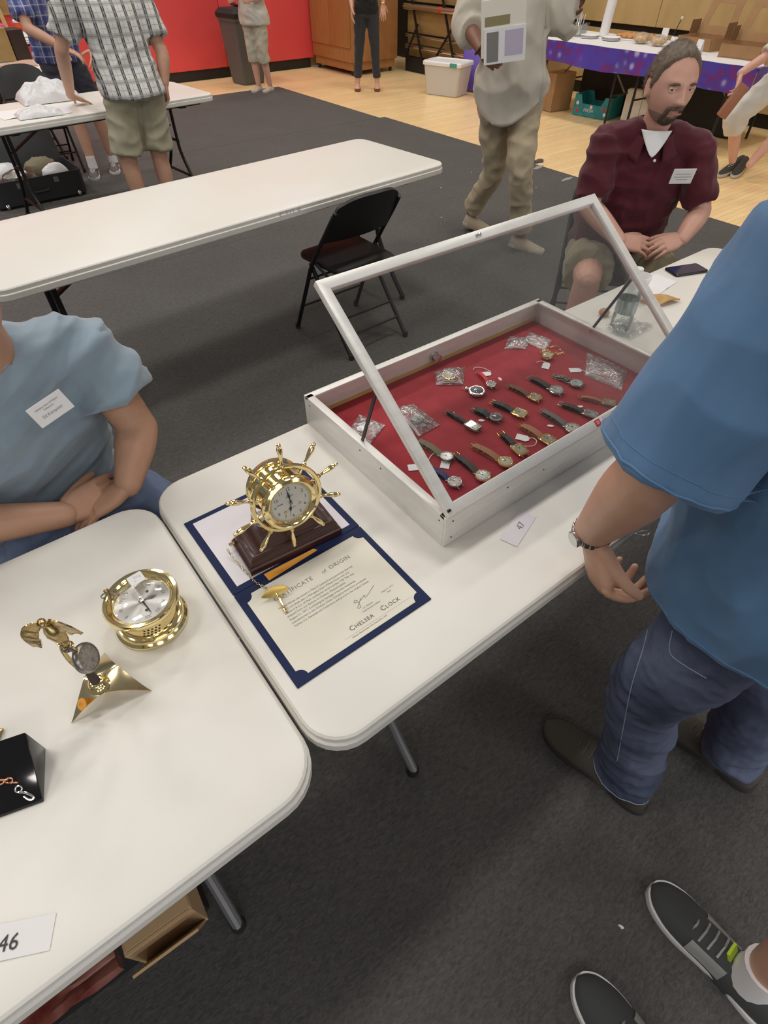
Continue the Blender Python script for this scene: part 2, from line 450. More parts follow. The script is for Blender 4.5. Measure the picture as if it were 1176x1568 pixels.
# tan panelled wall on the right, with a dark recess low down
wall_right = struct(MB().box(8.5, 8.6, -7, 10.719, 0, 4.2).build('wall_right', M['black_base']))
for i in range(7):
    y0 = 9.3 - i*2.0
    MB().box(8.43, 8.499, y0 - 1.994, y0, .80, 2.0).build('wall_panel', M['ply'], wall_right, bevel=(.004, 1))
    MB().box(8.43, 8.499, y0 - 1.994, y0, 2.006, 3.6).build('wall_panel', M['ply'], wall_right, bevel=(.004, 1))
    MB().box(8.45, 8.499, y0 - 1.994, y0, .14, .735).build('wall_panel', M['ply'], wall_right, bevel=(.004, 1))

# ------------------------------------------------------------------ oak cabinet in the corner
cb = thing('oak_cabinet', 'tall varnished oak cabinet standing in the corner beside the red wall', 'cabinet', (6.52, 9.40, 0))
MB().box(.02, .95, 0, 1.19, .17, 2.25).build('body', M['tan_wood'], cb, bevel=(.006, 2))
MB().box(.05, .92, .03, 1.16, .06, .17).build('plinth', M['tan_wood'], cb)
for y0, y1 in ((.03, .595), (.601, 1.16)):
    d = MB().box(-.004, .019, y0, y1, .35, 2.2).build('door', M['tan_wood'], cb, bevel=(.004, 2))
    MB().lathe([(.004, 0), (.004, .02), (.012, .024), (.013, .032), (.0, .036)], (-.004, .56 if y0 < .1 else .64, 1.1), (-1,0,0), 14).build('knob', M['steel'], d)
for a, b in ((.08, .08), (.86, .08), (.08, 1.1), (.86, 1.1)):
    MB().lathe([(.02, 0), (.028, .01), (.028, .05), (.015, .06)], (a, b, 0), (0,0,1), 14).build('foot', M['black_rubber'], cb)

# ------------------------------------------------------------------ folded bleacher stack along the right wall
bl = thing('folded_bleacher', 'folded bleacher stack of tan boards, silver rails and black struts', 'bleacher', (7.55, 6.5, 0))
for z0, z1, x0 in ((.19, .30, .10), (.36, .44, .06), (.50, .76, .05), (.88, 1.15, .02), (1.22, 1.5, 0)):
    MB().box(x0 + .04, x0 + .30, 0, 2.85, z0, z1).build('board', M['board'], bl, bevel=(.006, 2))
for z, r, x in ((.33, .028, .05), (.47, .018, .04), (.82, .038, 0), (1.18, .02, 0)):
    rail = MB().cyl((x, .02, z), (x, 2.83, z), r, seg=16).build('rail', M['steel'], bl)
    if r > .03: MB().cyl((x, 1.92, z), (x, 1.97, z), r*1.06, seg=16).build('band', M['bin_red'], rail)
for y0, dy in ((.5, .42), (1.55, .5), (2.35, .42)):
    MB().bar((.0, y0, .18), (-.01, y0 + dy, 1.25), .035, .02, (1,0,0)).build('strut', M['dark_metal'], bl)
    MB().bar((-.012, y0 + dy, .20), (-.005, y0 + .12, .62), .03, .018, (1,0,0)).build('strut', M['dark_metal'], bl)
MB().box(.06, .34, 0, 2.85, 0, .185).build('base', M['black_base'], bl)

# ------------------------------------------------------------------ folding tables
def rrect(x0, x1, y0, y1, r, n=7):
    out = []
    for cx, cy, a in ((x1-r, y1-r, 0), (x0+r, y1-r, 90), (x0+r, y0+r, 180), (x1-r, y0+r, 270)):
        for i in range(n + 1):
            t = R(a + 90*i/n); out.append((cx + r*math.cos(t), cy + r*math.sin(t)))
    return out
def table_top(L, W, H, r=.075):
    mb = MB(); lv = [(.012, 0.0), (.004, .002), (0, .006), (0, .020), (-.004, .0235), (-.004, .043), (.0, .048), (.014, .050)]
    rg = []
    for ins, dz in lv[::-1]:
        q = rrect(ins, L - ins, ins, W - ins, r - ins); rg.append([(x, y, H - dz) for x, y in q])
    return mb.rings(rg)
def folding_table(label, L, W, loc, rz, H=.735, leg_m=None, group=None):
    leg_m = leg_m or M['dark_metal']
    t = thing('folding_table', label, 'table', loc, rz, group)
    table_top(L, W, H).build('tabletop', M['table'], t, sharp=28)
    for sx, e in ((1, .27), (-1, L - .27)):
        cy = W/2
        for s in (-1, 1):
            MB().tube(catmull([(e, cy + s*.07, H - .05), (e, cy + s*.075, .42), (e, cy + s*.10, .30), (e, cy + s*.22, .13), (e, cy + s*.315, .02)], 5), .0135, 10).build('leg', leg_m, t)
            MB().cyl((e, cy + s*.312, 0), (e, cy + s*.316, .03), .018, .016, 12).build('foot_cap', M['black_rubber'], t)
        MB().cyl((e, cy - .09, .40), (e, cy + .09, .40), .011, seg=10).build('crossbar', leg_m, t)
        MB().cyl((e, cy - .20, .155), (e, cy + .20, .155), .011, seg=10).build('crossbar', leg_m, t)
        MB().box(e - .03, e + .03, .06, W - .06, H - .075, H - .050).build('leg_bracket', leg_m, t, bevel=(.004, 1))
        MB().bar((e, cy, .50), (e + sx*.36, cy, H - .055), .028, .012).build('brace', leg_m, t)
    for s in (.10, W - .10):
        MB().box(.10, L - .10, s - .012, s + .012, H - .072, H - .050).build('side_rail', leg_m, t)
    return t
folding_table('white folding table with the open watch display case and ship wheel clock', 2.44, .76, (.117, .3045, 0), 0, leg_m=M['grey_metal'])
folding_table('white folding table in the near left corner with the brass bell clock', 1.83, .76, (.103 - 1.83, .292, 0), R(-.2), leg_m=M['grey_metal'])
a0 = R(5.1)
t0 = folding_table('long empty white folding table with pencilled letters on its edge', 2.44, .76, (2.466 - 2.44*math.cos(a0), 2.630 - 2.44*math.sin(a0), 0), a0)
a4 = R(5.5)
folding_table('white folding table the man in checked shirt leans on', 1.83, .76, (2.27 - 1.83*math.cos(a4), 5.24 - 1.83*math.sin(a4), 0), a4)
folding_table('white folding table behind the black chair back, near the left edge', 1.83, .76, (1.66 - 1.83*math.cos(a4), 7.24 - 1.83*math.sin(a4), 0), a4)
folding_table('far white folding table carrying the orange cup, by the red wall', 1.83, .70, (2.12 - 1.83*math.cos(R(3)), 9.70 - 1.83*math.sin(R(3)), 0), R(3))
# pencilled letters on the edge of the empty table
ed = MB()
def stroke(mb, pts, o, ax, ay, r=.0011):
    mb.tube([V(o) + V(ax)*x + V(ay)*y for x, y in pts], r, 5)
ex = 1.28; sc = .026
for pts in ([(0,1),(0,0),(.75,0)], [(0,1),(.7,1)], [(0,.5),(.5,.5)],
            [(1.1,1),(2.0,1)], [(1.5,1),(1.5,0)],
            [(2.35,1),(2.35,0)], [(3.0,1),(3.0,0)], [(2.35,.5),(3.0,.5)],
            [(4.45,.6),(4.0,.55),(3.95,.9),(4.3,1),(4.45,.8),(4.4,0)]):
    stroke(ed, pts, (ex, .0005 - .0035, .735 - .042), (sc, 0, 0), (0, 0, sc*1.25))
ed.build('pencil_letters', M['pencil'], t0)

# ------------------------------------------------------------------ black folding chairs
def folding_chair(label, loc, rz, seat_m=None):
    t = thing('folding_chair', label, 'chair', loc, rz, 'black folding chairs')
    dm = M['dark_metal']
    poly = [(x*(1 - .06*(y < 0)), y) for x, y in rrect(-.20, .20, -.20, .20, .06)]
    MB().prism(poly, .425, .452).build('seat', seat_m or M['black_vinyl'], t, bevel=(.010, 3))
    for s in (-1, 1):
        MB().tube(catmull([(s*.222, .235, .012), (s*.216, .10, .30), (s*.213, .03, .44), (s*.205, -.13, .66), (s*.198, -.185, .735)], 5), .0115, 10).build('leg', dm, t)
        MB().tube([(s*.195, .075, .425), (s*.198, -.06, .25), (s*.200, -.255, .012)], .0115, 10).build('leg', dm, t)
        MB().tube([(s*.206, .03, .45), (s*.203, -.11, .40)], .008, 8).build('hinge_link', dm, t)
        for yy in (.236, -.256): MB().cyl((s*(.222 if yy > 0 else .2), yy, 0), (s*(.222 if yy > 0 else .2), yy, .03), .0145, seg=10).build('foot_cap', M['black_rubber'], t)
    for (y0, z0) in ((.165, .16), (.075, .345)): MB().cyl((-.217, y0, z0), (.217, y0, z0), .006, seg=8).build('crossbar', dm, t)
    for (y0, z0) in ((-.13, .17), (-.19, .10)): MB().cyl((-.199, y0, z0), (.199, y0, z0), .006, seg=8).build('crossbar', dm, t)
    def back(u, v):
        x = (u*2 - 1); w = .205*(1 - .10*max(0, (v - .55)/.45)**2)
        top = .80 - .045*abs(x)**3.2
        z = .575 + (top - .575)*v
        yy = -.075 - (z - .58)*.62 - .030*(1 - x*x)
        return (x*w, yy, z)
    MB().slab(back, 18, 10, .017).build('backrest', M['black_vinyl'], t)
    return t
folding_chair('empty black folding chair pushed towards the empty white table', (1.69, 2.53, 0), R(3))
folding_chair('black folding chair under the man in the maroon polo shirt', (2.66, 1.60, 0), R(131))
folding_chair('black folding chair under the man in the blue T-shirt', (-.14, 1.62, 0), R(196))
folding_chair('black folding chair with a red seat behind the checked shirt man\'s table', (1.20, 6.97, 0), R(174), mat('red_seat', (.42, .02, .02), .5))

# ------------------------------------------------------------------ rubbish bin
tb = thing('rubbish_bin', 'tall grey rubbish bin with a black lid against the red wall', 'bin', (4.93, 9.98, 0), R(8))
def bin_ring(h, z, r): return [(x, y, z) for x, y in rrect(-h, h, -h*.92, h*.92, r)]
MB().rings([bin_ring(.19, 0, .05), bin_ring(.20, .05, .05), bin_ring(.25, .74, .05), bin_ring(.265, .745, .06), bin_ring(.265, .80, .06), bin_ring(.24, .80, .05), bin_ring(.19, .06, .05)]).build('body', M['grey_bin'], tb)
MB().rings([bin_ring(.275, .78, .06), bin_ring(.28, .83, .06), bin_ring(.23, .88, .05), bin_ring(.12, .89, .04)]).build('lid', M['black_rubber'], tb)
MB().slab(lambda u, v: (.05 + (u-.5)*.22, (v-.5)*.2, .905 + .025*math.sin(u*9)*math.cos(v*7)), 8, 8, .012).build('rubbish_bag', M['black_vinyl'], tb)

# ------------------------------------------------------------------ refreshment table
rt = thing('refreshment_table', 'long refreshment table under the purple printed cloth by the wall', 'table', (6.92, 3.15, 0), 0)
MB().box(0, 1.06, 0, 2.9, .70, .735).build('tabletop', M['table'], rt, bevel=(.008, 2))
for yy in (.25, 1.30, 1.6, 2.65):
    for xx in (.10, .94): MB().cyl((xx, yy, 0), (xx, yy, .70), .014, seg=10).build('leg', M['dark_metal'], rt)
    MB().cyl((.10, yy, .30), (.94, yy, .30), .010, seg=8).build('crossbar', M['dark_metal'], rt)
    MB().bar((.37, yy, .30), (.37, yy + (.4 if yy in (.25, 1.6) else -.4), .70), .02, .01).build('brace', M['grey_metal'], rt)
def cloth_mat():
    m = mat('purple_print', (.07, .05, .34), .3)
    nt = m.node_tree; b = nt.nodes['Principled BSDF']; tc = nd(nt, 'ShaderNodeTexCoord')
    vo = nd(nt, 'ShaderNodeTexVoronoi'); vo.inputs['Scale'].default_value = 8.5; vo.inputs['Randomness'].default_value = .45
    nt.links.new(tc.outputs['Object'], vo.inputs['Vector'])
    r = nd(nt, 'ShaderNodeValToRGB'); e = r.color_ramp.elements
    e[0].position = .0; e[0].color = (.62, .58, .80, 1); e[1].position = .22; e[1].color = (.42, .34, .66, 1)
    for p, c in ((.36, (.10, .07, .42, 1)), (.55, (.07, .05, .36, 1)), (.72, (.20, .03, .16, 1)), (.9, (.06, .05, .34, 1))):
        q = e.new(p); q.color = c
    nt.links.new(vo.outputs['Distance'], r.inputs[0])
    n = nd(nt, 'ShaderNodeTexNoise'); n.inputs['Scale'].default_value = 4
    nt.links.new(tc.outputs['Object'], n.inputs['Vector'])
    mx = nd(nt, 'ShaderNodeMix', data_type='RGBA'); mx.inputs[7].default_value = (.08, .06, .42, 1)
    r2 = nd(nt, 'ShaderNodeValToRGB'); r2.color_ramp.elements[0].position = .48; r2.color_ramp.elements[1].position = .6
    nt.links.new(n.outputs['Fac'], r2.inputs[0]); nt.links.new(r2.outputs[0], mx.inputs[0])
    nt.links.new(r.outputs[0], mx.inputs[6]); nt.links.new(mx.outputs[2], b.inputs['Base Color'])
    return m
M['purple_print'] = cloth_mat()
tcl = thing('tablecloth', 'purple printed plastic tablecloth hanging over the refreshment table edge', 'tablecloth', (6.92, 3.15, 0), 0)
def skirt(u, v):   # front drop, wavy
    yy = -.02 + 2.94*u
    w = math.sin(u*46)*.012 + math.sin(u*19 + 1)*.016
    return (-.014 - w*v*v*.9 - .01*v, yy, .738 - v*(.20 + .012*math.sin(u*13)))
MB().slab(skirt, 120, 8, .002).build('front_drop', M['purple_print'], tcl)
MB().slab(lambda u, v: (-.01 + 1.07*u, -.025 - .012*math.sin(u*14)*v, .738 - v*.2), 20, 6, .002).build('side_drop', M['purple_print'], tcl)
MB().box(-.014, 1.07, -.022, 2.92, .7365, .7395).build('top_sheet', M['purple_print'], tcl)
tag(MB().slab(lambda u, v: (6.915 + 1.05*u, 3.16 + 2.86*v, .7425 + .0012*math.sin(v*40 + u*5)), 6, 40, .002).build('paper_cover', M['white_paper']), 'white paper sheet covering the top of the refreshment table', 'table cover')

# ================================================================== display case of watches
CX0, CX1, CY0, CY1, CZ0, CZ1 = .553, 1.440, .516, 1.062, .736, .823
dc = thing('display_case', 'open silver metal display case lined with red felt, full of watches', 'display case', (CX0, CY0, CZ0))
LX, LY, LZ = CX1 - CX0, CY1 - CY0, CZ1 - CZ0
MB().box(.002, LX - .002, .002, LY - .002, 0, .006).build('base_panel', M['alu'], dc)
def side(name, p0, p1, inward):
    """metal wall with a folded lip at the top"""
    p0, p1, n = V(p0), V(p1), V(inward)
    mb = MB()
    prof = [(0, 0), (0, LZ), (.020, LZ), (.020, LZ - .006), (.006, LZ - .009), (.006, 0)]
    mb.rings([[p + n*a + V(0, 0, b) for a, b in prof] for p in (p0, p1)])
    return mb.build(name, M['alu'], dc, fix=True, bevel=(.0012, 2))
side('side_wall', (0, 0, 0), (LX, 0, 0), (0, 1, 0))
side('side_wall', (0, LY, 0), (LX, LY, 0), (0, -1, 0))
side('side_wall', (0, .0062, 0), (0, LY - .0062, 0), (1, 0, 0))
side('side_wall', (LX, .0062, 0), (LX, LY - .0062, 0), (-1, 0, 0))
MB().slab(lambda u, v: (.0065 + (LX - .013)*u, .0065 + (LY - .013)*v, .0135 + .0008*math.sin(u*7 + v*4)), 24, 16, .004).build('felt_lining', M['felt'], dc)
MB().box(.008, LX - .008, LY - .0085, LY - .0062, .016, .028).build('wood_strip', M['ply'], dc)
for x, z in ((.02, .07), (.02, .02), (.18, .072), (.30, .058), (.55, .06), (LX - .02, .07)):
    MB().sphere((x, -.0002, z), (.0022, .0012, .0022), 8, 6).build('rivet', M['dark_metal'], dc)
for y in (.02, .22, .30, .52):
    MB().sphere((-.0002, y, .068), (.0012, .0022, .0022), 8, 6).build('rivet', M['dark_metal'], dc)
# front lock seen inside the back wall
MB().lathe([(.014, 0), (.014, .006), (.010, .007), (.010, .018), (.012, .019), (.012, .024), (.0, .025)], (.437, LY - .007, .046), (0, -1, 0), 20).build('lock_knob', M['steel'], dc)
# lid, hinged at the front edge
th = R(35.6); lu, lz = V(0, math.cos(th), math.sin(th)), V(0, -math.sin(th), math.cos(th))
lo = V(0, .001, LZ + .0015); bw, bt = .024, .016
def lp(a, b, c): return lo + V(a, 0, 0) + lu*b + lz*c
lid = MB()
outer = [(0, 0), (LX, 0), (LX, LY), (0, LY)]; inner = [(bw, bw), (LX - bw, bw), (LX - bw, LY - bw), (bw, LY - bw)]
rg = [[lp(*q, 0) for q in outer], [lp(*q, bt) for q in outer], [lp(*q, bt) for q in inner], [lp(*q, 0) for q in inner]]
lid.rings(rg, closed=True)
lidf = lid.build('lid_frame', M['alu'], dc, fix=True, bevel=(.0015, 2))
MB().obox(lp(LX/2, LY/2, .008), V(LX/2 - bw + .004, 0, 0), lu*(LY/2 - bw + .004), lz*.0015).build('glass_pane', M['glass'], lidf)
for x in (.005, LX - .005):
    MB().cyl(lp(x - .004, .012, bt + .001), lp(x + .004, .012, bt + .001), .003, seg=8).build('screw', M['dark_metal'], lidf)
for x in (.44, .45): MB().sphere(lp(x, LY - .012, bt + .002), .004, 10, 6).build('catch', M['steel'], lidf)
# prop arms
for x, b0 in ((.012, .310), (LX - .012, .322)):
    a = V(x, b0, LZ - .012); bpt = V(x, .245, LZ + .130)
    bpt = lp(x, (.245 - .001)/math.cos(th), -.002)
    MB().bar(a, bpt, .008, .003, (1, 0, 0)).build('prop_arm', M['dark_metal'], dc)
    for q in (a, bpt): MB().cyl(q - V(.006, 0, 0), q + V(.006, 0, 0), .0055, seg=12).build('pivot', M['steel'], dc)
# red number sticker on the front lip of the frame
sx = .475
stk = MB().obox(lp(sx, .012, bt + .0008), V(.0085, 0, 0), lu*.008, lz*.0005).build('number_sticker', M['red_ink'], dc)
text('sticker_number', '25', .011, M['white_paper'], stk, lp(sx, .009, bt + .0015), (1, 0, 0), lu, 'CENTER')
MB().obox(lp(sx + .055, .013, bt + .0006), V(.035, 0, 0), lu*.006, lz*.0004).build('label_strip', mat('worn_label', (.62, .60, .56), .6), dc)

# ------------------------------------------------------------------ wrist watches
FZ = .7525
dg_cache = {}
def wrist_watch(label, hx, hy, ang, L, shape='round', r=.0165, case='gold', dial='dial_white', strap='s_black', w=.017, buckle=None, flat=False, dz=0):
    """ang: direction of the strap from the head, degrees; L: head centre to buckle"""
    t = thing('wrist_watch', label, 'watch', (hx, hy, FZ + dz), R(ang - 90), 'wrist watches on the red felt')
    r *= 1.18; w *= 1.12
    cm, dm, sm = M[case], M[dial], M[strap]; bk = M[buckle or case]
    h = .0075; zb = .004
    if shape == 'round':
        MB().lathe([(r*.80, zb), (r*.98, zb + .002), (r, zb + .004), (r, zb + h*.75), (r*.93, zb + h), (r*.84, zb + h), (r*.82, zb + h*.85)], seg=28).build('watch_case', cm, t)
        MB().lathe([(r*.82, zb + h*.70), (r*.82, zb + h*.86)], seg=28).build('dial', dm, t)
        MB().lathe([(r*.84, zb + h*.9), (r*.83, zb + h*1.08), (r*.6, zb + h*1.2), (r*.05, zb + h*1.27)], seg=24, cap=False).build('crystal', M['crystal'], t)
        rx = ry = r
    else:
        rx, ry = (r*.80, r*1.05) if shape == 'rect' else (r*.9, r*.95)
        rr = r*.16 if shape == 'rect' else r*.38
        q = lambda s, z: [(x, y, z) for x, y in rrect(-rx*s, rx*s, -ry*s, ry*s, rr*s)]
        MB().rings([q(.86, zb), q(1, zb + .003), q(1, zb + h*.7), q(.90, zb + h), q(.78, zb + h), q(.76, zb + h*.85)]).build('watch_case', cm, t)
        MB().rings([q(.75, zb + h*.70), q(.75, zb + h*.86)]).build('dial', dm, t)
        MB().rings([q(.78, zb + h*.9), q(.76, zb + h*1.1), q(.5, zb + h*1.2)]).build('crystal', M['crystal'], t)
    zt = zb + h*.87
    ink = M['ink'] if dial != 'dial_black' else M['dial_silver']
    mk = MB()
    hd = t
    MB().bar((0, 0, zt + .0003), (rx*.30, ry*.42, zt + .0003), .0012, .0003).build('hour_hand', ink, hd)
    MB().bar((0, 0, zt + .0006), (-rx*.15, ry*.66, zt + .0006), .0008, .0003).build('minute_hand', ink, hd)
    for k in range(0, 12, 3 if r < .014 else 1):
        a = 2*math.pi*k/12; e = .68
        MB().obox((rx*e*math.sin(a), ry*e*math.cos(a), zt + .0002), V(math.cos(a), -math.sin(a), 0)*.0005, V(math.sin(a), math.cos(a), 0)*.0013, V(0, 0, .0002)).build('hour_mark', ink, hd)
    MB().lathe([(.0022, 0), (.0024, .001), (.0024, .003), (.001, .0035)], (rx, 0, zb + h*.45), (1, 0, 0), 10).build('crown', cm, t)
    for s in (-1, 1):
        for e in (-1, 1):
            MB().tube([(e*w*.52, s*ry*.75, zb + .003), (e*w*.55, s*(ry + .004), zb + .001)], [.0019, .0012], 8).build('lug', cm, t)
    if strap == 'bracelet':
        n = int((L - ry)/.006)
        for k in range(n):
            y0 = ry + .003 + k*.006; ww = w*(1 - .25*k/n)
            for off, zz in ((0, .003), (.0014, .0095)):
                MB().box(-ww/2, ww/2, y0 + off, y0 + off + .0050, zz - .0018 + .003*math.sin(k*.8), zz + .0018 + .003*math.sin(k*.8)).build('link', cm, t, bevel=(.001, 1))
        return t
    # strap folded flat: two layers meeting at the buckle
    def strip(z0, bulge, x0, w0, w1, y0, y1):
        return MB().slab(lambda u, v: (x0*u + (v - .5)*(w0 + (w1 - w0)*u), y0 + (y1 - y0)*u, z0 + bulge*math.sin(math.pi*u)**.8), 10, 2, .0024)
    if not flat:
        strip(.0018, 0, -.001, w, w*.82, -ry*.4, L - .006).build('strap', sm, t)
    strip(.0052, .005 if not flat else .001, .0012, w, w*.82, ry + .001, L).build('strap', sm, t)
    for yy in (L*.62, L*.78):
        MB().tube([(-w*.5, yy, .003), (-w*.5, yy, .0105), (w*.5, yy, .0105), (w*.5, yy, .003)], [(.0022, .0008)]*4, 6, ref=(0, 1, 0)).build('keeper_loop', sm, t)
    q = w*.58
    MB().tube([(-q, L - .004, .0055), (-q, L + .007, .0055), (q, L + .007, .0055), (q, L - .004, .0055)], .0012, 8, closed=True).build('buckle', bk, t)
    MB().cyl((0, L - .003, .0065), (0, L + .007, .0065), .0008, seg=6).build('buckle_pin', bk, t)
    return t
wrist_watch('gold wrist watch with dark brown strap, nearest the front of the case', .757, .608, 89, .097, 'round', .0165, 'gold', 'dial_silver', 's_dark', .016)
wrist_watch('silver wrist watch with navy strap by the lid frame', .690, .633, 98, .073, 'round', .0150, 'steel', 'dial_white', 's_navy', .013)
wrist_watch('round gold watch with cream dial and tan strap near the front', .835, .610, 99, .096, 'round', .0165, 'gold', 'dial_cream', 's_tan', .017)
wrist_watch('rectangular watch on a short black strap with a white tag above', .896, .621, 81, .074, 'rect', .0170, 'gold', 'dial_cream', 's_black', .014)
wrist_watch('cushion shaped gold watch on light reddish tan strap', .982, .605, 95, .083, 'square', .0165, 'gold', 'dial_cream', 's_tan', .018)
wrist_watch('round silver watch with white dial and grey strap', 1.067, .597, 91, .099, 'round', .0175, 'steel', 'dial_white', 's_grey', .016)
wrist_watch('dark strapped silver watch half under the blue sleeve', 1.154, .608, 107, .082, 'rect', .0150, 'steel', 'dial_silver', 's_dark', .014)
wrist_watch('slim rectangular watch on thin braided black band', .870, .760, 97, .090, 'rect', .0165, 'dull_silver', 'dial_cream', 's_black', .009)
wrist_watch('round watch with black dial on a wide black band', .943, .750, 105, .064, 'round', .0150, 'dull_silver', 'dial_black', 's_black', .020)
wrist_watch('square gold watch with cream dial and black strap in middle row', 1.008, .725, 104, .082, 'square', .0165, 'gold', 'dial_cream', 's_black', .015)
wrist_watch('tonneau gold watch on brown strap in the middle row', 1.094, .749, 99, .086, 'square', .0150, 'gold', 'dial_cream', 's_brown', .016)
wrist_watch('round silver watch with dark brown strap in the back row', 1.167, .736, 95, .088, 'round', .0175, 'steel', 'dial_silver', 's_dark', .018)

M['bracelet'] = M['dull_silver']
wrist_watch('round grey watch on a folded metal link bracelet', 1.239, .724, 103, .072, 'round', .0170, 'dull_silver', 'dial_silver', 'bracelet', .017)
wrist_watch('small silver watch on a red strap with a string tag', 1.042, .866, 76, .070, 'round', .0125, 'steel', 'dial_white', 's_red', .011)
wrist_watch('watch on olive canvas strap behind the lid frame', .735, .711, 98, .092, 'round', .0145, 'dull_silver', 'dial_silver', 's_olive', .016)
wrist_watch('watch with a pale tan strap lying near the blue sleeve', 1.236, .610, 120, .075, 'rect', .0140, 'gold', 'dial_cream', 's_tan', .010)

# pocket watches
def pocket_watch(label, loc, rz, r, case, dial):
    t = thing('pocket_watch', label, 'watch', loc, rz, 'pocket watches in the case')
    MB().lathe([(r*.5, 0), (r*.85, .0015), (r, .006), (r*.98, .010), (r*.88, .0125), (r*.80, .0125), (r*.79, .0115)], seg=32).build('watch_case', M[case], t)
    MB().lathe([(r*.79, .009), (r*.79, .0116)], seg=32).build('dial', M[dial], t)
    MB().lathe([(r*.80, .0120), (r*.7, .0140), (r*.4, .0152), (r*.03, .0155)], seg=24, cap=False).build('crystal', M['crystal'], t)
    MB().cyl((0, r*.95, .006), (0, r + .006, .006), .003, seg=10).build('stem', M[case], t)
    MB().lathe([(.003, 0), (.0042, .001), (.0042, .004), (.002, .005)], (0, r + .006, .006), (0, 1, 0), 12).build('crown', M[case], t)
    MB().torus((0, r + .011, .006), (0, 0, 1), .0075, .0011, 20, 6).build('bow', M[case], t)
    ink = M['ink'] if dial != 'dial_black' else M['dial_silver']
    MB().bar((0, 0, .0119), (r*.25, r*.3, .0119), .001, .0003).build('hour_hand', ink, t)
    MB().bar((0, 0, .0121), (-r*.55, r*.2, .0121), .0007, .0003).build('minute_hand', ink, t)
    return t
pocket_watch('large silver pocket watch with black dial and string', (.987, .867, FZ), R(20), .0235, 'steel', 'dial_black')
pocket_watch('gold pocket watch inside a clear bag by the lock', (.969, .964, FZ + .003), R(-40), .0200, 'gold', 'dial_cream')
pocket_watch('gold pocket watch with chain in the back corner of the case', (1.286, .872, FZ), R(-20), .0185, 'gold', 'dial_cream')
pocket_watch('silver watch inside the clear bag beside the lid frame', (.772, .866, FZ + .003), R(200), .0190, 'dull_silver', 'dial_white')

# clear bags
def clear_bag(label, quad, h, seed):
    q = [V(p[0], p[1], 0) for p in quad]; c = sum(q)/4
    t = thing('plastic_bag', label, 'bag', (c[0], c[1], FZ), 0, 'clear plastic bags in the case')
    rnd = random.Random(seed); ph = [rnd.uniform(0, 6) for _ in range(4)]
    def fn(u, v):
        p = (q[0]*(1-u) + q[1]*u)*(1-v) + (q[3]*(1-u) + q[2]*u)*v - c
        e = (math.sin(math.pi*u)*math.sin(math.pi*v))**.6
        z = .0012 + h*e + .0022*noise.noise(Vector((p[0]*140 + seed, p[1]*140, 0)))*(.3 + e)
        return (p[0], p[1], max(z, .0008))
    MB().slab(fn, 22, 22, .0006).build('film', M['bag'], t)
    for k in (.04, .075):
        MB().tube([V(fn(k, v/10)) + V(0, 0, .0008) for v in range(11)], .0008, 5).build('zip_strip', M['white_plastic'], t)
    return t
clear_bag('small clear zip bag at the left end of the red felt', ((.593, .935), (.671, .985), (.698, .908), (.620, .868)), .010, 1)
tag(MB().sphere((.640, .928, FZ + .006), (.016, .011, .004), 12, 8).build('folded_note', M['white_paper']), 'folded white slip inside the small clear bag', 'paper')
clear_bag('crinkled clear zip bag holding a silver watch', ((.752, .949), (.815, .936), (.812, .822), (.736, .818)), .020, 2)
clear_bag('clear zip bag holding a gold pocket watch', ((.925, .965), (.965, 1.02), (1.055, .985), (.985, .920)), .022, 3)
clear_bag('empty clear bag near the back wall of the case', ((1.22, .985), (1.29, 1.03), (1.335, .975), (1.27, .945)), .012, 4)
clear_bag('clear bag in the far corner next to gold chain', ((1.30, .985), (1.36, 1.01), (1.38, .93), (1.31, .90)), .010, 5)
clear_bag('creased clear bag at the right end of the felt', ((1.30, .74), (1.41, .82), (1.42, .68), (1.32, .63)), .016, 6)
# coiled gold chain
gc = thing('gold_chain', 'thin gold chain coiled beside the gold pocket watch', 'chain', (1.335, .885, FZ))
lk = None
for i in range(26):
    a = i*.42; rr = .026 + .004*math.sin(i*1.7)
    p = (rr*math.cos(a)*(1 - i*.008), rr*math.sin(a)*(1 - i*.008), .002 + .0009*(i > 14))
    if lk is None: lk = MB().torus((0, 0, 0), (0, 0, 1), .0038, .0008, 12, 5).mesh('chain_link')
    o = link('chain_link', lk, M['gold'], gc, None); o.location = p; o.rotation_euler = ((i % 2)*.9, .2, a)

# tags on strings
def price_tag(label, loc, rz, w=.026, h=.016, loop=None, hole=True):
    w *= 1.2; h *= 1.2
    t = thing('price_tag', label, 'tag', (loc[0], loc[1], FZ), R(rz), 'white string tags in the case')
    MB().prism([(0, -h/2), (w*.8, -h/2), (w, -h*.2), (w, h*.2), (w*.8, h/2), (0, h/2)], .0012, .0019).build('card', M['white_paper'], t)
    if loop: MB().tube(catmull([(w*.92, 0, .002)] + [(x, y, .0026) for x, y in loop], 5), .0010, 6).build('string', M['string'], t)
    return t
price_tag('white tag with looped string beside the short black strap', (.935, .668), -60, .028, .019, ((.04, .008), (.052, .0), (.05, -.02), (.035, -.03), (.02, -.035)))
price_tag('white tag trailing a long string at the right of the case', (1.285, .785), -35, .030, .018, ((.04, -.005), (.06, -.03), (.09, -.045)))
price_tag('white tag below the gold pocket watch', (1.235, .835), 30, .030, .018, ((.036, .012), (.03, .025), (.02, .03)))
price_tag('white tag tied to the olive strapped watch', (.708, .688), 40, .034, .018, ((.04, .012), (.05, .03), (.03, .04), (-.01, .045)))
price_tag('white tag by the red strapped watch', (1.062, .925), -20, .026, .017, ((.032, .006), (.02, .03), (.0, .04), (-.012, .03)))
price_tag('white tag half behind the lid frame by the navy strap', (.640, .742), -30, .026, .018, ((.03, .004), (.045, .006)))
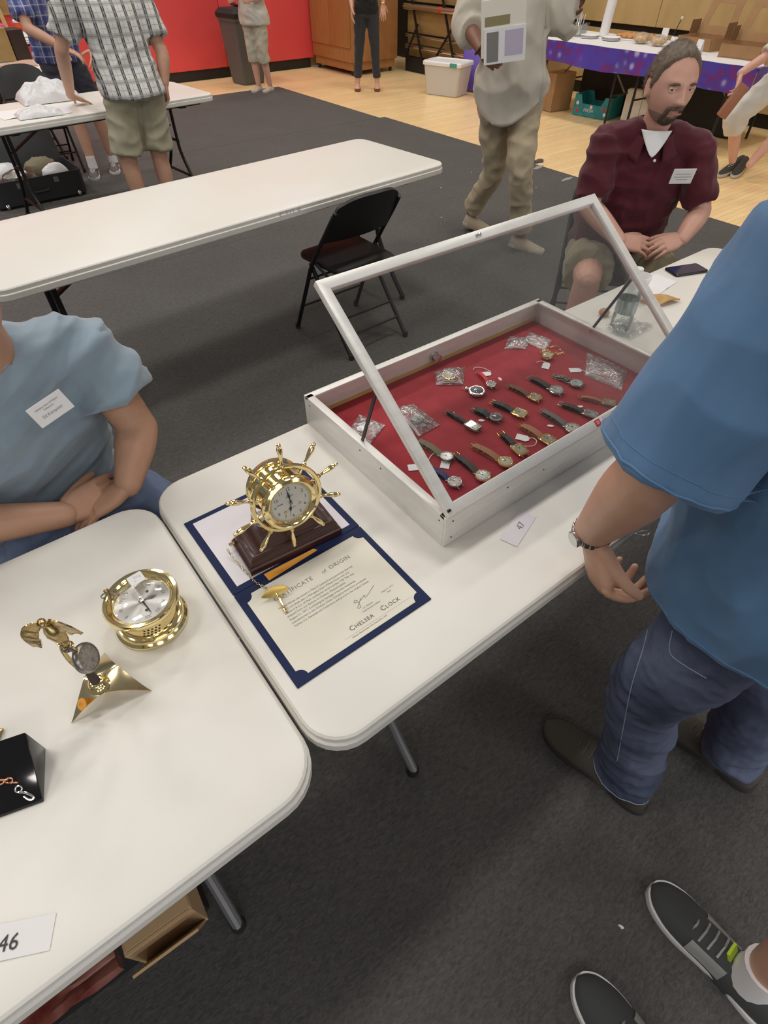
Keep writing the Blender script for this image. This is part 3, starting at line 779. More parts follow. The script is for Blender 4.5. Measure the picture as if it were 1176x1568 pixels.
for lb, p, a in (('small oval price sticker beside the red strapped watch', (1.092, .878), 70), ('small oval price sticker by the tan strap under the sleeve', (1.168, .652), -30),
              ('small oval price sticker below the grey strap', (1.039, .644), -50), ('small oval price sticker above the braided band', (.872, .836), 40),
              ('small oval price sticker beside the lid frame', (.702, .806), -45), ('small pink sticker beside the wide black band', (.912, .770), -40)):
    tag(MB().prism(blob((0, 0), .0085, .0042, 0, 14, .05), FZ - .0006, FZ + .0008).xf(Matrix.Translation((p[0], p[1], 0)) @ Matrix.Rotation(R(a), 4, 'Z')).build('price_sticker', M['white_paper']), lb, 'sticker', 'oval price stickers')

# ================================================================== certificate folder
TZ = .7352
cf = thing('certificate_folder', 'open navy folder holding a cream certificate under the ship wheel clock', 'folder', (.141, .431, TZ))
FW, FL = .306, .484
MB().box(0, FW, 0, .2405, 0, .003).build('cover', M['navy'], cf, bevel=(.001, 1))
MB().box(0, FW, .2435, FL, 0, .003).build('cover', M['navy'], cf, bevel=(.001, 1))
MB().box(.002, FW - .002, .2405, .2435, 0, .0015).build('spine', M['navy'], cf)
def scallop(x0, x1, y0, y1, r):
    out = []
    for cx, cy, a in ((x1, y1, 270), (x0, y1, 0), (x0, y0, 90), (x1, y0, 180)):
        for i in range(7):
            t = R(a - 90*i/6) if True else 0
            out.append((cx + r*math.cos(t), cy + r*math.sin(t)))
    return out
sc_poly = []
for cx, cy, a in ((.292, .226, 270), (.014, .226, 360), (.014, .013, 90), (.292, .013, 180)):
    for i in range(7):
        t = R(a - 90*i/6); sc_poly.append((cx + .016*math.cos(t), cy + .016*math.sin(t)))
cert = MB().prism(sc_poly, .003, .0034).build('certificate', M['cream_paper'], cf)
MB().box(.016, FW - .016, .258, FL - .014, .003, .0034).build('lining_sheet', M['lilac_paper'], cf)
Z0 = .0036
text('title', 'CERTIFICATE', .0142, M['grey_ink'], cert, (.058, .180, Z0), spacing=1.08)
text('title', 'of', .013, M['grey_ink'], cert, (.169, .180, Z0))
text('title', 'ORIGIN', .0142, M['grey_ink'], cert, (.187, .180, Z0), spacing=1.08)
lines = ['This certificate was issued to Mary E. Leonard and guarantees that the',
         '4 1/2 inch Brass dial in Mahogany Ship\'s Wheel Clock with U.S.',
         'Leonard & Co. of Main numbered serial number 758 758, was',
         'shipped from our factory in Chelsea, Massachusetts,',
         'August 31, 1957. Continuing its heritage, it has the timepieces',
         'manufactured at the Chelsea Clock Company have been produced',
         'Yachts, U.S. Generals and Collectors, and proud in the original House.']
for i, s in enumerate(lines):
    text('body_text', s, .0064, M['grey_ink'], cert, (.055 + .004*(i > 0), .158 - i*.0085, Z0), spacing=.96 if len(s) > 60 else 1.0)
sg = MB()
sg.tube(catmull([V(.188, .082, Z0), V(.184, .088, Z0), V(.179, .083, Z0), V(.186, .081, Z0), V(.184, .068, Z0), V(.178, .070, Z0), V(.190, .080, Z0), V(.196, .086, Z0), V(.192, .081, Z0), V(.199, .083, Z0), V(.206, .087, Z0), V(.204, .081, Z0), V(.214, .084, Z0), V(.235, .094, Z0)], 4), .0004, 4)
sg.build('signature', M['ink'], cert)
for s, x, yy in (('J.R. Nicholas', .186, .062), ('Chief Executive Officer', .180, .055), ('August 31, 2012', .236, .070), ('Date', .246, .063)):
    text('caption', s, .0045, M['grey_ink'], cert, (x, yy, Z0))
text('maker_name', 'C', .0150, M['ink'], cert, (.138, .035, Z0))
text('maker_name', 'HELSEA', .0120, M['ink'], cert, (.1495, .035, Z0), spacing=1.1)
text('maker_name', 'C', .0150, M['ink'], cert, (.211, .035, Z0))
text('maker_name', 'LOCK', .0120, M['ink'], cert, (.2225, .035, Z0), spacing=1.1)
MB().box(.118, .276, .0275, .0278, .0034, .0036).build('rule', M['grey_ink'], cert)
text('caption', 'Chelsea, Massachusetts  Fine Clocks Since 1897', .0042, M['grey_ink'], cert, (.132, .0215, Z0))
# orange slip under the stand
tag(MB().prism([(.214, .682), (.215, .662), (.335, .670), (.330, .678)], TZ + .0040, TZ + .0048).build('orange_slip', M['orange']), 'orange paper slip peeking out under the clock stand', 'paper slip')

# ================================================================== ship wheel clock
SW = thing('ship_wheel_clock', 'polished brass ship wheel mantel clock on a dark mahogany stand', 'clock', (.3015, .7355, TZ + .0036), R(-4))
def rect_ring(hx, hy, z, y0=0): return [(-hx, -hy + y0, z), (hx, -hy + y0, z), (hx, hy + y0, z), (-hx, hy + y0, z)]
prof = [(.106, .050, 0), (.106, .050, .014), (.103, .047, .017), (.103, .047, .020), (.099, .044, .024), (.098, .043, .034), (.094, .040, .036)]
n = 10
for i in range(n + 1):
    t = i/n; prof.append((.092 - .034*math.sin(t*math.pi/2), .038 - .010*math.sin(t*math.pi/2), .038 + .048*(1 - math.cos(t*math.pi/2))))
MB().rings([rect_ring(*p) for p in prof]).build('stand', M['mahogany'], SW, sharp=40)
CC = V(0, -.010, .152); fa = unit(V(0.02, -.985, .15)); fr_ = unit(np.cross(fa, V(0, 0, -1))); fr_ = unit(np.cross(V(0, 0, 1), fa)) * 1.0
fx = unit(np.cross(V(0, 0, 1), -fa) * -1); fx = unit(V(-fa[1], fa[0], 0)); fu = np.cross(fa, fx) * -1
if fu[2] < 0: fu = -fu
if np.dot(np.cross(fx, fu), fa) < 0: fx = -fx
def cp(a, b, c): return CC + fx*a + fu*b + fa*c
BR = M['brass']
MB().lathe([(.0, -.036), (.050, -.036), (.056, -.034), (.058, -.030), (.058, -.026), (.055, -.022), (.0495, -.020), (.0485, .010), (.0485, .040), (.047, .040)], CC, fa, 56).build('barrel', BR, SW)
MB().lathe([(.047, .036), (.054, .038), (.0575, .042), (.0575, .048), (.055, .053), (.049, .0555), (.044, .053), (.0405, .048), (.0400, .045), (.0400, .0440)], CC, fa, 56, cap=False).build('bezel', BR, SW)
dl = MB().lathe([(.0408, .0440), (.0408, .0452)], CC, fa, 48).build('dial', mat('clock_dial', (.70, .68, .62), .4), SW)
for i in range(1, 13):
    a = R(90 - 30*i); c = cp(.0315*math.cos(a), .0315*math.sin(a) - .0035, .0454)
    text('numeral', str(i), .0098, M['ink'], dl, c, fx, fu, 'CENTER')
for i in range(60):
    a = 2*math.pi*i/60
    MB().obox(cp(.0385*math.sin(a), .0385*math.cos(a), .0453), (fx*math.cos(a) - fu*math.sin(a))*.00025, (fx*math.sin(a) + fu*math.cos(a))*(.0012 if i % 5 else .002), fa*.0001).build('minute_mark', M['ink'], dl)
text('dial_lettering', 'CHELSEA', .0042, M['grey_ink'], dl, cp(0, .013, .0454), fx, fu, 'CENTER')
text('dial_lettering', 'SHIP\'S BELL', .0036, M['grey_ink'], dl, cp(0, -.014, .0454), fx, fu, 'CENTER')
for a, b in ((-.0145, -.0165), (.0175, -.0095)):
    MB().torus(cp(a, b, .0458), fa, .0026, .0010, 16, 6).build('winding_hole', M['gold'], dl)
MB().obox(cp(-.021, .004, .0455), fx*.006, (fu + fx*-.3)*.0006, fa*.0002).build('speed_slot', M['ink'], dl)
MB().xprism([(-.0022, -.003), (-.0008, .010), (-.0028, .015), (0, .030), (.0028, .015), (.0008, .010), (.0022, -.003)], cp(0, 0, .0468), (fx*.98 - fu*.05), (fu*.98 - fx*.06), fa*.0005).build('minute_hand', M['ink'], SW)
hdir = unit(-fu*.96 - fx*.22); hperp = np.cross(fa, hdir)
MB().xprism([(-.0018, -.004), (-.0008, .008), (-.0032, .013), (0, .021), (.0032, .013), (.0008, .008), (.0018, -.004)], cp(0, 0, .0462), hperp, hdir, fa*.0005).build('hour_hand', M['ink'], SW)
MB().bar(cp(0, 0, .0475), cp(-.007, -.030, .0475), .0005, .0004, fa).build('second_hand', M['ink'], SW)
MB().lathe([(.0032, .0455), (.0032, .0488), (.001, .0495)], CC, fa, 14).build('hand_boss', M['dull_silver'], SW)
MB().lathe([(.0400, .0500), (.030, .0520), (.015, .0532), (.0006, .0536)], CC, fa, 40, cap=False).build('glass', M['crystal'], SW)
wc = .030
WH = MB()
WH.lathe([(.066, wc - .004), (.071, wc - .0045), (.0735, wc - .002), (.0735, wc + .002), (.071, wc + .0045), (.066, wc + .004), (.064, wc + .0015), (.064, wc - .0015), (.066, wc - .004)], CC, fa, 64, cap=False)
WH.build('wheel_rim', BR, SW)
for i in range(10):
    a = 2*math.pi*(i + .12)/10; d = fx*math.sin(a) + fu*math.cos(a); o = CC + fa*wc
    MB().lathe([(.0022, .0), (.0028, .003), (.0034, .007), (.0024, .012), (.0024, .016)], o + d*.0485, d, 12).build('spoke', BR, SW)
    MB().lathe([(.0030, 0), (.0050, .002), (.0050, .004), (.0030, .006), (.0026, .010), (.0034, .016), (.0050, .026), (.0056, .034), (.0046, .039), (.0030, .040), (.0040, .042), (.0042, .044), (.0030, .047), (.0005, .0485)], o + d*.0725, d, 16).build('handle', BR, SW)
MB().lathe([(.012, 0), (.012, .005), (.008, .008), (.008, .014)], (0, .0, .083), (0, 0, 1), 20).build('pedestal', BR, SW)
MB().lathe([(.004, 0), (.004, .01), (.0025, .012)], (-.104, .035, .020), (-1, 0, 0), 10).build('chain_post', BR, SW)

# key on a chain
kc = thing('winding_key', 'brass winding key on a fine chain lying across the certificate', 'key', (.205, .615, TZ + .004))
wing = []
for i in range(21):
    t = i/20; wing.append((-.029 + .058*t, .0135*math.sin(math.pi*t)**.8))
poly = wing + [(x, -y*.55) for x, y in wing[-2:0:-1]]
ka = unit(V(.95, -.30, .10)); kb = unit(np.cross(V(0, 0, 1), ka)); 
MB().xprism(poly, (0.002, .003, .013), ka, unit(kb*.75 + V(0, 0, .66)), unit(np.cross(ka, kb))*.0022).build('key_wing', M['old_brass'] if False else mat('key_brass', (.60, .42, .13), .3, 1.), kc, bevel=(.0006, 1))
MB().tube([(.004, .004, .013), (.001, -.022, .004), (-.001, -.040, .0035)], [.0026, .0030, .0034], 14).build('key_shaft', BR, kc)
path = catmull([(-.024, .158, .016), (-.023, .146, .008), (-.020, .120, .003), (-.017, .085, .002), (-.013, .055, .002), (-.004, .030, .0035), (.003, .008, .014)], 9)
cl = [0]
for a, b in zip(path, path[1:]): cl.append(cl[-1] + np.linalg.norm(b - a))
lkm = MB().tube([(.0034*math.cos(t)*1.25, .0020*math.sin(t), 0) for t in (2*math.pi*i/14 for i in range(14))], .00062, 5, closed=True).mesh('chain_link')
nl = int(cl[-1]/.0058)
for i in range(nl):
    s = cl[-1]*(i + .5)/nl; j = max(k for k in range(len(cl)) if cl[k] <= s); j = min(j, len(path) - 2)
    p = lerp(path[j], path[j+1], (s - cl[j])/(cl[j+1] - cl[j])); d = unit(path[j+1] - path[j])
    o = link('chain_link', lkm, M['steel'] if False else mat('chain_brass', (.72, .60, .36), .25, 1.) if i == 0 else bpy.data.materials['chain_brass'], kc, None)
    o.location = p; o.rotation_mode = 'QUATERNION'
    o.rotation_quaternion = Vector((1, 0, 0)).rotation_difference(Vector(d)) @ __import__('mathutils').Quaternion((1, 0, 0), R(20 + 85*(i % 2)))

# ================================================================== brass bell clock lying face up
bc = thing('ships_bell_clock', 'round brass bell clock lying face up with silver dial', 'clock', (-.006, .717, .7355), R(25))
MB().lathe([(.060, 0), (.0645, .001), (.066, .004), (.0655, .008), (.0625, .0105), (.0605, .0125), (.0605, .0155), (.0585, .0185), (.0535, .020), (.0515, .022), (.0515, .058), (.0505, .058)], seg=72).build('barrel', BR, bc)
MB().lathe([(.0515, .056), (.0560, .057), (.0575, .060), (.0640, .064), (.0660, .068), (.0665, .073), (.0640, .0775), (.0590, .0785), (.0550, .0760), (.0530, .0720), (.0500, .0700), (.0485, .0650), (.0485, .0635)], seg=72, cap=False).build('bezel', BR, bc)
def sun_dial():
    m = mat('sunray_dial', (.84, .84, .82), .34, .8); nt = m.node_tree; b = nt.nodes['Principled BSDF']
    b.inputs['Anisotropic'].default_value = .85
    t = nd(nt, 'ShaderNodeTangent', direction_type='RADIAL', axis='Z'); nt.links.new(t.outputs[0], b.inputs['Tangent'])
    return m
sd = MB().lathe([(.0490, .0625), (.0490, .0640)], seg=64).build('dial', sun_dial(), bc)
for i, s in enumerate(('XII', 'I', 'II', 'III', 'IV', 'V', 'VI', 'VII', 'VIII', 'IX', 'X', 'XI')):
    a = R(90 - 30*i + 150); ux = V(math.sin(a), -math.cos(a), 0); uy = V(math.cos(a), math.sin(a), 0)
    text('numeral', s, .0095, M['grey_ink'], sd, V(.0350*math.cos(a), .0350*math.sin(a), .0642), ux, uy, 'CENTER')
for a, b in ((.0205, .0075), (-.0105, -.0215)):
    MB().lathe([(.0032, .064), (.0032, .0652), (.0014, .0652), (.0012, .0640)], (a, b, 0), (0, 0, 1), 16).build('winding_hole', M['steel'], sd)
h1 = unit(V(.84, -.52, 0)); h2 = unit(V(-.30, -.95, 0))
MB().xprism([(-.002, -.006), (-.001, .010), (-.0032, .017), (0, .027), (.0032, .017), (.001, .010), (.002, -.006)], (0, 0, .0662), V(-h1[1], h1[0], 0), h1, (0, 0, .0006)).build('hour_hand', M['dull_silver'], bc)
MB().xprism([(-.0018, -.006), (-.0009, .030), (0, .038), (.0009, .030), (.0018, -.006)], (0, 0, .0670), V(-h2[1], h2[0], 0), h2, (0, 0, .0006)).build('minute_hand', M['s_dark'], bc)
MB().lathe([(.0036, .0645), (.0036, .0690), (.0012, .0698)], seg=16).build('hand_boss', M['steel'], bc)
MB().lathe([(.0486, .0690), (.040, .0722), (.022, .0744), (.0008, .0752)], seg=48, cap=False).build('glass', M['crystal'], bc)
va = R(-90 - 25 - 10)
for i in range(5):
    for j in range(4):
        a = va + (i - 2)*.13 + (j - 1.5)*.045; z = .0285 + j*.0072
        d = V(math.cos(a), math.sin(a), 0)
        MB().lathe([(.0021, 0), (.0021, .0004)], d*.0514 + V(0, 0, z), d, 10).build('vent_hole', M['black_base'], bc)
for k in range(3):
    a = R(-140 + 110*k); MB().lathe([(.0018, 0), (.0018, .0008)], (.0632*math.cos(a), .0632*math.sin(a), .0092), (0, 0, 1), 8).build('mounting_hole', M['black_base'], bc)
hx = V(math.cos(R(110)), math.sin(R(110)), 0)
MB().lathe([(.0045, 0), (.0045, .009), (.003, .0105)], hx*.0615 + V(0, 0, .0775), (0, 0, 1), 12).build('bezel_catch', M['old_brass'], bc)
MB().cyl(hx*.060 + V(0, 0, .0815), hx*.038 + V(0, 0, .0768), .0017, seg=8).build('catch_lever', M['dull_silver'], bc)
MB().torus(hx*.066 + V(-.006, -.004, .0785), (0, 0, 1), .005, .0013, 16, 6).build('catch_ring', M['dull_silver'], bc)
stq = MB().obox((.026, .034, .0800), unit(V(.94, -.34, 0))*.0135, unit(V(.34, .94, 0))*.0125, V(0, 0, .0003)).build('price_label', M['white_paper'], bc)
scr = MB()
for p in ([(-.3, .7), (-.1, .4), (-.3, .2), (-.05, .0)], [(.1, .6), (.1, .1), (.35, .5), (.35, 0)], [(.5, .5), (.75, .3), (.5, .0), (.7, -.2)], [(-.5, -.4), (-.2, -.5)]):
    scr.tube([V(.026, .034, .0804) + unit(V(.94, -.34, 0))*x*.012 + unit(V(.34, .94, 0))*y_*.012 for x, y_ in p], .0003, 4)
scr.build('label_writing', M['pencil'], stq)

# ================================================================== brass watch stand with eagle
es = thing('eagle_watch_stand', 'brass pocket watch stand topped by an eagle with spread wings', 'watch stand', (-.124, .618, .7355))
K = [V(-.064, -.011), V(.063, -.037), V(.022, .086)]
def tri_sheet(n=22, th=.0022):
    mb = MB(); idx = {}
    pts = []
    def P(b):
        p = sum(b[i]*K[i] for i in range(3))
        m = 1 - max(b); edge = min(b)
        c = sum(K)/3
        pull = .30*(27*b[0]*b[1]*b[2])
        q = 4*(b[0]*b[1] + b[1]*b[2] + b[0]*b[2])
        # edges curve inwards, corners reach the table
        e = [4*b[i]*b[(i+1) % 3]*(1 - b[(i+2) % 3])**1 for i in range(3)]
        for i in range(3):
            mid = (K[i] + K[(i+1) % 3])/2; p = p + (c - mid)*.20*e[i]*(1 - b[(i+2) % 3]*2.2 if b[(i+2) % 3] < .45 else 0)
        h = .042*(1 - (2.5*(max(b) - 1/3)/1.667)**1.7) if max(b) > 1/3 else .042
        return V(p[0], p[1], max(h, .0015))
    for i in range(n + 1):
        for j in range(n + 1 - i):
            idx[i, j] = len(pts); pts.append(P((i/n, j/n, 1 - i/n - j/n)))
    fs = []
    for i in range(n):
        for j in range(n - i):
            fs.append((idx[i, j], idx[i+1, j], idx[i, j+1]))
            if j < n - i - 1: fs.append((idx[i+1, j], idx[i+1, j+1], idx[i, j+1]))
    m = len(pts); top = pts; bot = [p - V(0, 0, th) if p[2] > th else V(p[0], p[1], 0) for p in pts]
    allf = fs + [tuple(k + m for k in f[::-1]) for f in fs]
    rim = [idx[i, 0] for i in range(n)] + [idx[n-j, j] for j in range(n)] + [idx[0, n-k] for k in range(n)]
    for a, b in zip(rim, rim[1:] + rim[:1]): allf.append((a, b, b + m, a + m))
    mb.add(top + bot, allf); return mb
M['pale_brass'] = mat('pale_brass', (.80, .68, .42), .17, 1., var=(20, (.70, .56, .30)))
tri_sheet().build('arched_base', M['pale_brass'], es, fix=True, sharp=50)
MB().lathe([(.016, 0), (.018, .002), (.013, .005), (.011, .008), (.014, .011), (.012, .014), (.008, .016)], (0, 0, .040), (0, 0, 1), 24).build('collar', BR, es)
MB().lathe([(.0075, .0), (.0080, .012), (.0065, .022), (.005, .030)], (0, 0, .055), (0, 0, 1), 16).build('post', M['s_dark'], es)
MB().tube(catmull([(0, 0, .08), (-.010, .008, .11), (-.010, .008, .15), (-.002, .002, .185)], 6), .0035, 10).build('rear_rod', M['old_brass'], es)
# eagle: body, head, two wings
OB = M['old_brass']
eb = MB(); eb.lathe([(.003, -.028), (.007, -.022), (.010, -.010), (.0125, .004), (.011, .014), (.007, .022), (.004, .027)], (0, 0, .205), unit(V(-.10, .05, 1)), 16).build('eagle_body', OB, es)
MB().sphere((-.006, .001, .236), (.0065, .0085, .0065), 12, 8).build('eagle_head', OB, es)
MB().lathe([(.003, 0), (.002, .005), (.0004, .008)], (-.003, -.006, .236), (.4, -.8, -.3), 8).build('beak', OB, es)
wr = unit(V(.80, -.60, 0))
for s in (-1, 1):
    lead = catmull([(.002, .236), (.014, .250), (.029, .247), (.040, .228), (.043, .196)], 5)
    trail = catmull([(.004, .216), (.011, .230), (.018, .222), (.025, .202), (.036, .186)], 5)
    def wing_fn(u, v, s=s, lead=lead, trail=trail):
        k = u*(len(lead) - 1); i = min(int(k), len(lead) - 2); a_, b_ = lerp(lead[i], lead[i+1], k - i), lerp(trail[i], trail[i+1], k - i)
        q = lerp(a_, b_, v); q[1] += s*(.024 if s > 0 else .012)*u; q[0] *= 1.12 if s > 0 else .9
        ruff = .0018*math.sin(u*30 + v*3)*v
        return wr*(s*q[0]) + V(0, 0, q[1]) + V(-.6, -.8, 0)*(.016*math.sin(math.pi*u*.8) + ruff - .006*v)
    MB().slab(wing_fn, 16, 8, .0022).build('eagle_wing', OB, es, fix=True)
for k in range(5):
    MB().torus((-.001 + .0015*k*.3, .0, .186 - k*.0045), (0.1, 0, 1), .0062 + .0010*math.sin(k*2), .0018, 16, 6).build('ring', OB, es)
MB().tube(catmull([(.0, -.001, .172), (.007, -.009, .168), (.009, -.011, .160), (.003, -.006, .156)], 6), .0016, 8).build('hook', OB, es)
# pocket watch hanging on the stand
pf = unit(V(.80, -.50, .34)); pc = V(-.112, .606, .872); pw = thing('pocket_watch', 'tarnished silver pocket watch hanging on the eagle stand', 'watch', tuple(pc))
MB().lathe([(.010, -.0095), (.019, -.0085), (.0235, -.004), (.0245, .0), (.0238, .004), (.0215, .0065), (.0195, .0065), (.0190, .0050)], (0, 0, 0), pf, 40).build('watch_case', M['dull_silver'], pw)
pdl = MB().lathe([(.0192, .003), (.0192, .0052)], (0, 0, 0), pf, 32).build('dial', mat('old_dial', (.42, .38, .33), .5, var=(120, (.28, .25, .21))), pw)
px_ = unit(np.cross(V(0, 0, 1), pf)); pu_ = np.cross(pf, px_)
for i in range(12):
    a = 2*math.pi*i/12; MB().obox(pf*.0054 + (px_*math.sin(a) + pu_*math.cos(a))*.0150, (px_*math.cos(a) - pu_*math.sin(a))*.0006, (px_*math.sin(a) + pu_*math.cos(a))*.0022, pf*.0002).build('hour_mark', M['grey_ink'], pdl)
MB().lathe([(.0042, .0054), (.0042, .0058)], -pu_*.009, pf, 14).build('seconds_dial', M['grey_ink'], pdl)
MB().lathe([(.0194, .0060), (.014, .0085), (.006, .0098), (.0004, .010)], (0, 0, 0), pf, 28, cap=False).build('crystal', M['crystal'], pw)
MB().cyl(pu_*.0235, pu_*.031, .0036, .0030, 12).build('stem', M['dull_silver'], pw)
MB().lathe([(.0035, 0), (.0050, .0015), (.0050, .005), (.003, .0065)], pu_*.031, pu_, 14).build('crown', M['dull_silver'], pw)
MB().torus(pu_*.040, pf, .0090, .0013, 22, 6).build('bow', M['dull_silver'], pw)
# orange dot label on the stand
dot_c = V(-.036, -.013, .0295)
sk = tag(MB().lathe([(.0098, 0), (.0098, .0004)], V(-.124, .618, .7355) + V(-.0345, -.010, .0318), unit(V(-.62, -.25, .74)), 24).build('price_sticker', M['orange']), 'round orange price sticker stuck on the eagle stand base', 'sticker')
text('pencil_note', '51', .0075, M['pencil'], sk, V(-.124, .618, .7355) + V(-.0388, -.0105, .0305) + V(-.62, -.25, .74)*.0008, unit(V(.72, -.10, .58)), unit(np.cross(unit(V(-.62, -.25, .74)), unit(V(.72, -.10, .58)))))

# ================================================================== black slanted display block with chain
bb = thing('display_block', 'glossy black sloping display block at the left edge', 'display stand', (-.256, .509, .7355), R(-16))
M['gloss_black'] = mat('gloss_black', (.006, .006, .007), .08)
MB().rings([[(-.24, 0, 0), (0, 0, 0), (0, .085, 0), (-.24, .085, 0)], [(-.24, .002, .006), (0, .002, .006), (0, .083, .070), (-.24, .083, .070)]]).build('block', M['gloss_black'], bb, bevel=(.0015, 2))
ch = thing('watch_chain', 'rose gold pocket watch chain with T-bar on the black block', 'chain', (-.256, .509, .7355), R(-16))
def slope(x, y_): return V(x, y_, .0068 + .79*(y_ - .002) + .0014)
lk2 = MB().tube([(.0058*math.cos(t), .0034*math.sin(t), 0) for t in (2*math.pi*i/16 for i in range(16))], .0011, 6, closed=True).mesh('chain_link')
M['rose_gold'] = mat('rose_gold', (.85, .46, .30), .2, 1.)
for i in range(14):
    t = i/13; p = slope(-.105 + .075*t, .050 - .022*t + .006*math.sin(t*9))
    o = link('chain_link', lk2, M['rose_gold'], ch, None); o.location = p; o.rotation_euler = (R(38) + (i % 2)*1.1, 0, R(-15))
MB().cyl(slope(-.088, .036), slope(-.052, .052) + V(0, 0, .004), .0022, seg=10).build('t_bar', M['rose_gold'], ch)
MB().torus(slope(-.026, .022), (0, -.6, .8), .0045, .0012, 16, 6).build('jump_ring', M['steel'], ch)
MB().tube(catmull([slope(-.026, .018), slope(-.020, .016), slope(-.012, .010), slope(-.010, .006), slope(-.016, .006), slope(-.022, .012)], 5), .0016, 8).build('clasp', M['steel'], ch)

# gold bracelet, its end just in view
gb = thing('gold_bracelet', 'textured gold mesh bracelet at the left edge', 'bracelet', (-.30, .668, .7355), R(-34))
for i in range(16):
    for j in range(4):
        MB().box(-.060 + i*.0050, -.0555 + i*.0050, -.009 + j*.0046, -.0050 + j*.0046, .001 + .0012*((i + j) % 2), .0055 + .0016*((i + j) % 2)).build('mesh_link', M['old_brass'], gb)

# ================================================================== numbered cards
c46 = thing('number_card', 'white card printed 46 lying on the near left table', 'card', (-.290, .335, .7356), R(-27))
cd = MB().slab(lambda u, v: (-.155 + .155*u, -.017 + .040*v, .0012 + .0006*math.sin(u*5)), 10, 3, .0006).build('card', M['white_paper'], c46)
text('card_number', '46', .026, M['ink'], cd, (-.066, -.008, .0024), spacing=1.0)
c47 = thing('number_card', 'white card printed 47 lying in front of the display case', 'card', (.722, .456, .7356), R(19))
cd = MB().slab(lambda u, v: (-.052 + .104*u, -.019 + .040*v, .0012 + .0006*math.sin(u*5)), 10, 3, .0006).build('card', M['lilac_paper'], c47)
text('card_number', '47', .022, M['grey_ink'], cd, (-.004, -.008, .0024))

# ================================================================== things on the right end of the watch table
bt_ = thing('water_bottle', 'half-empty clear water bottle with a green and white label', 'bottle', (1.643, .867, .7355), R(30))
M['pet'] = glass_mat('pet_plastic', (.93, .96, .96), .04, .07, .75)
M['label_green'] = mat('bottle_label', (.09, .16, .14), .5, var=(45, (.62, .66, .64), (1, 1, .2)))
MB().lathe([(.020, 0), (.031, .002), (.0325, .008), (.0325, .05), (.0305, .055), (.0325, .060), (.0325, .105), (.0318, .120), (.026, .145), (.016, .165), (.0125, .172), (.0125, .178), (.0140, .179), (.0140, .181), (.0125, .182), (.0125, .195)], seg=32, cap=False).build('bottle_body', M['pet'], bt_)
MB().lathe([(.0328, .060), (.0330, .062), (.0330, .102), (.0328, .104)], seg=32, cap=False).build('label_band', M['label_green'], bt_)
MB().lathe([(.0142, .182), (.0145, .184), (.0145, .196), (.013, .198), (.0, .1985)], seg=20).build('cap', M['white_plastic'], bt_)
cup = thing('paper_cup', 'crumpled white paper cup standing behind the water bottle', 'cup', (1.86, .965, .7355))
MB().rings([[(r_*math.cos(a)*(1 + .05*math.sin(3*a + z*40)), r_*math.sin(a)*(1 + .04*math.cos(2*a)), z) for a in (2*math.pi*i/24 for i in range(24))] for r_, z in ((.024, 0), (.030, .03), (.034, .06), (.038, .085), (.036, .085), (.028, .03), (.022, .003))]).build('cup', M['white_paper'], cup, fix=True)
tag(MB().sphere((1.676, .955, .747), (.020, .018, .012), 16, 10).build('bread_roll', mat('bread', (.52, .31, .17), .7, var=(30, (.42, .22, .10)))), 'small round bread roll beside the water bottle', 'bread')
tag(MB().slab(lambda u, v: (1.60 + .13*u + .01*math.sin(v*9), .80 + .10*v, .741 + .012*abs(noise.noise(Vector((u*5, v*5, 1)))) + .01*math.sin(math.pi*u)*math.sin(math.pi*v)), 18, 18, .0008).build('plastic_wrap', M['bag']), 'crumpled clear wrap at the foot of the water bottle', 'wrapper')
tag(MB().slab(lambda u, v: (1.875 + .10*u - .02*v, .875 + .06*v - .02*u, .742 + .016*math.sin(math.pi*u)*(.6 + .4*math.sin(math.pi*v))), 14, 8, .006).build('pastry', mat('pastry', (.62, .40, .14), .6, var=(25, (.48, .25, .08)))), 'golden flat pastry near the blue shirt', 'pastry')
ph = thing('phone', 'dark phone lying near the far end of the table', 'phone', (2.225, .985, .7356), R(-20))
MB().prism(rrect(-.075, .075, -.037, .037, .010), 0, .008).build('body', M['gloss_black'], ph, bevel=(.002, 2))
MB().prism(rrect(-.070, .070, -.033, .033, .007), .008, .0083).build('screen', mat('screen', (.02, .025, .08), .1), ph)
tag(MB().slab(lambda u, v: (1.95 + .16*u, .93 + .09*v + .02*u, .7362 + .006*noise.noise(Vector((u*3, v*3, 4)))**2), 10, 8, .0006).build('paper_napkin', M['white_paper']), 'white paper napkin behind the pastry', 'napkin')

# ================================================================== goods stacked under the near left table
ub = thing('storage_crate', 'black storage crate standing in the shadow under the near left table', 'crate', (-.40, .60, 0), R(-2))
MB().box(-.24, .20, -.17, .17, 0, .455).build('crate_body', M['black_rubber'], ub, bevel=(.01, 2))
MB().box(-.25, .21, -.18, .18, .456, .470).build('crate_lid', M['black_rubber'], ub, bevel=(.004, 2))
M['card_lit'] = mat('lit_cardboard', (.62, .44, .26), .8, var=(6, (.56, .38, .21)))  # lighter copy of the cardboard: light on the flap put into the colour
ct = thing('cardboard_tray', 'shallow tan cardboard tray sticking out under the near left table', 'tray', (-.30, .52, .4705), R(-3))
for x0, x1, y0, y1, z0, z1, nm in ((.05, .155, -.22, .16, 0, .004, 'bottom'), (.05, .155, -.22, -.216, .004, .11, 'wall'), (.05, .155, .156, .16, .004, .11, 'wall'), (.151, .155, -.216, .156, .004, .11, 'wall'), (.05, .054, -.216, .156, .004, .11, 'wall')):
    MB().box(x0, x1, y0, y1, z0, z1).build(nm, M['card_lit'], ct)
MB().obox((.103, -.03, .113), V(.050, 0, 0), V(0, .185, .002), V(0, 0, .002)).build('top_flap', M['card_lit'], ct)
MB().obox((.103, -.236, .062), V(.050, 0, 0), unit(V(0, -.28, .96))*.05, unit(V(0, .96, .28))*.002).build('flap', M['card_lit'], ct)
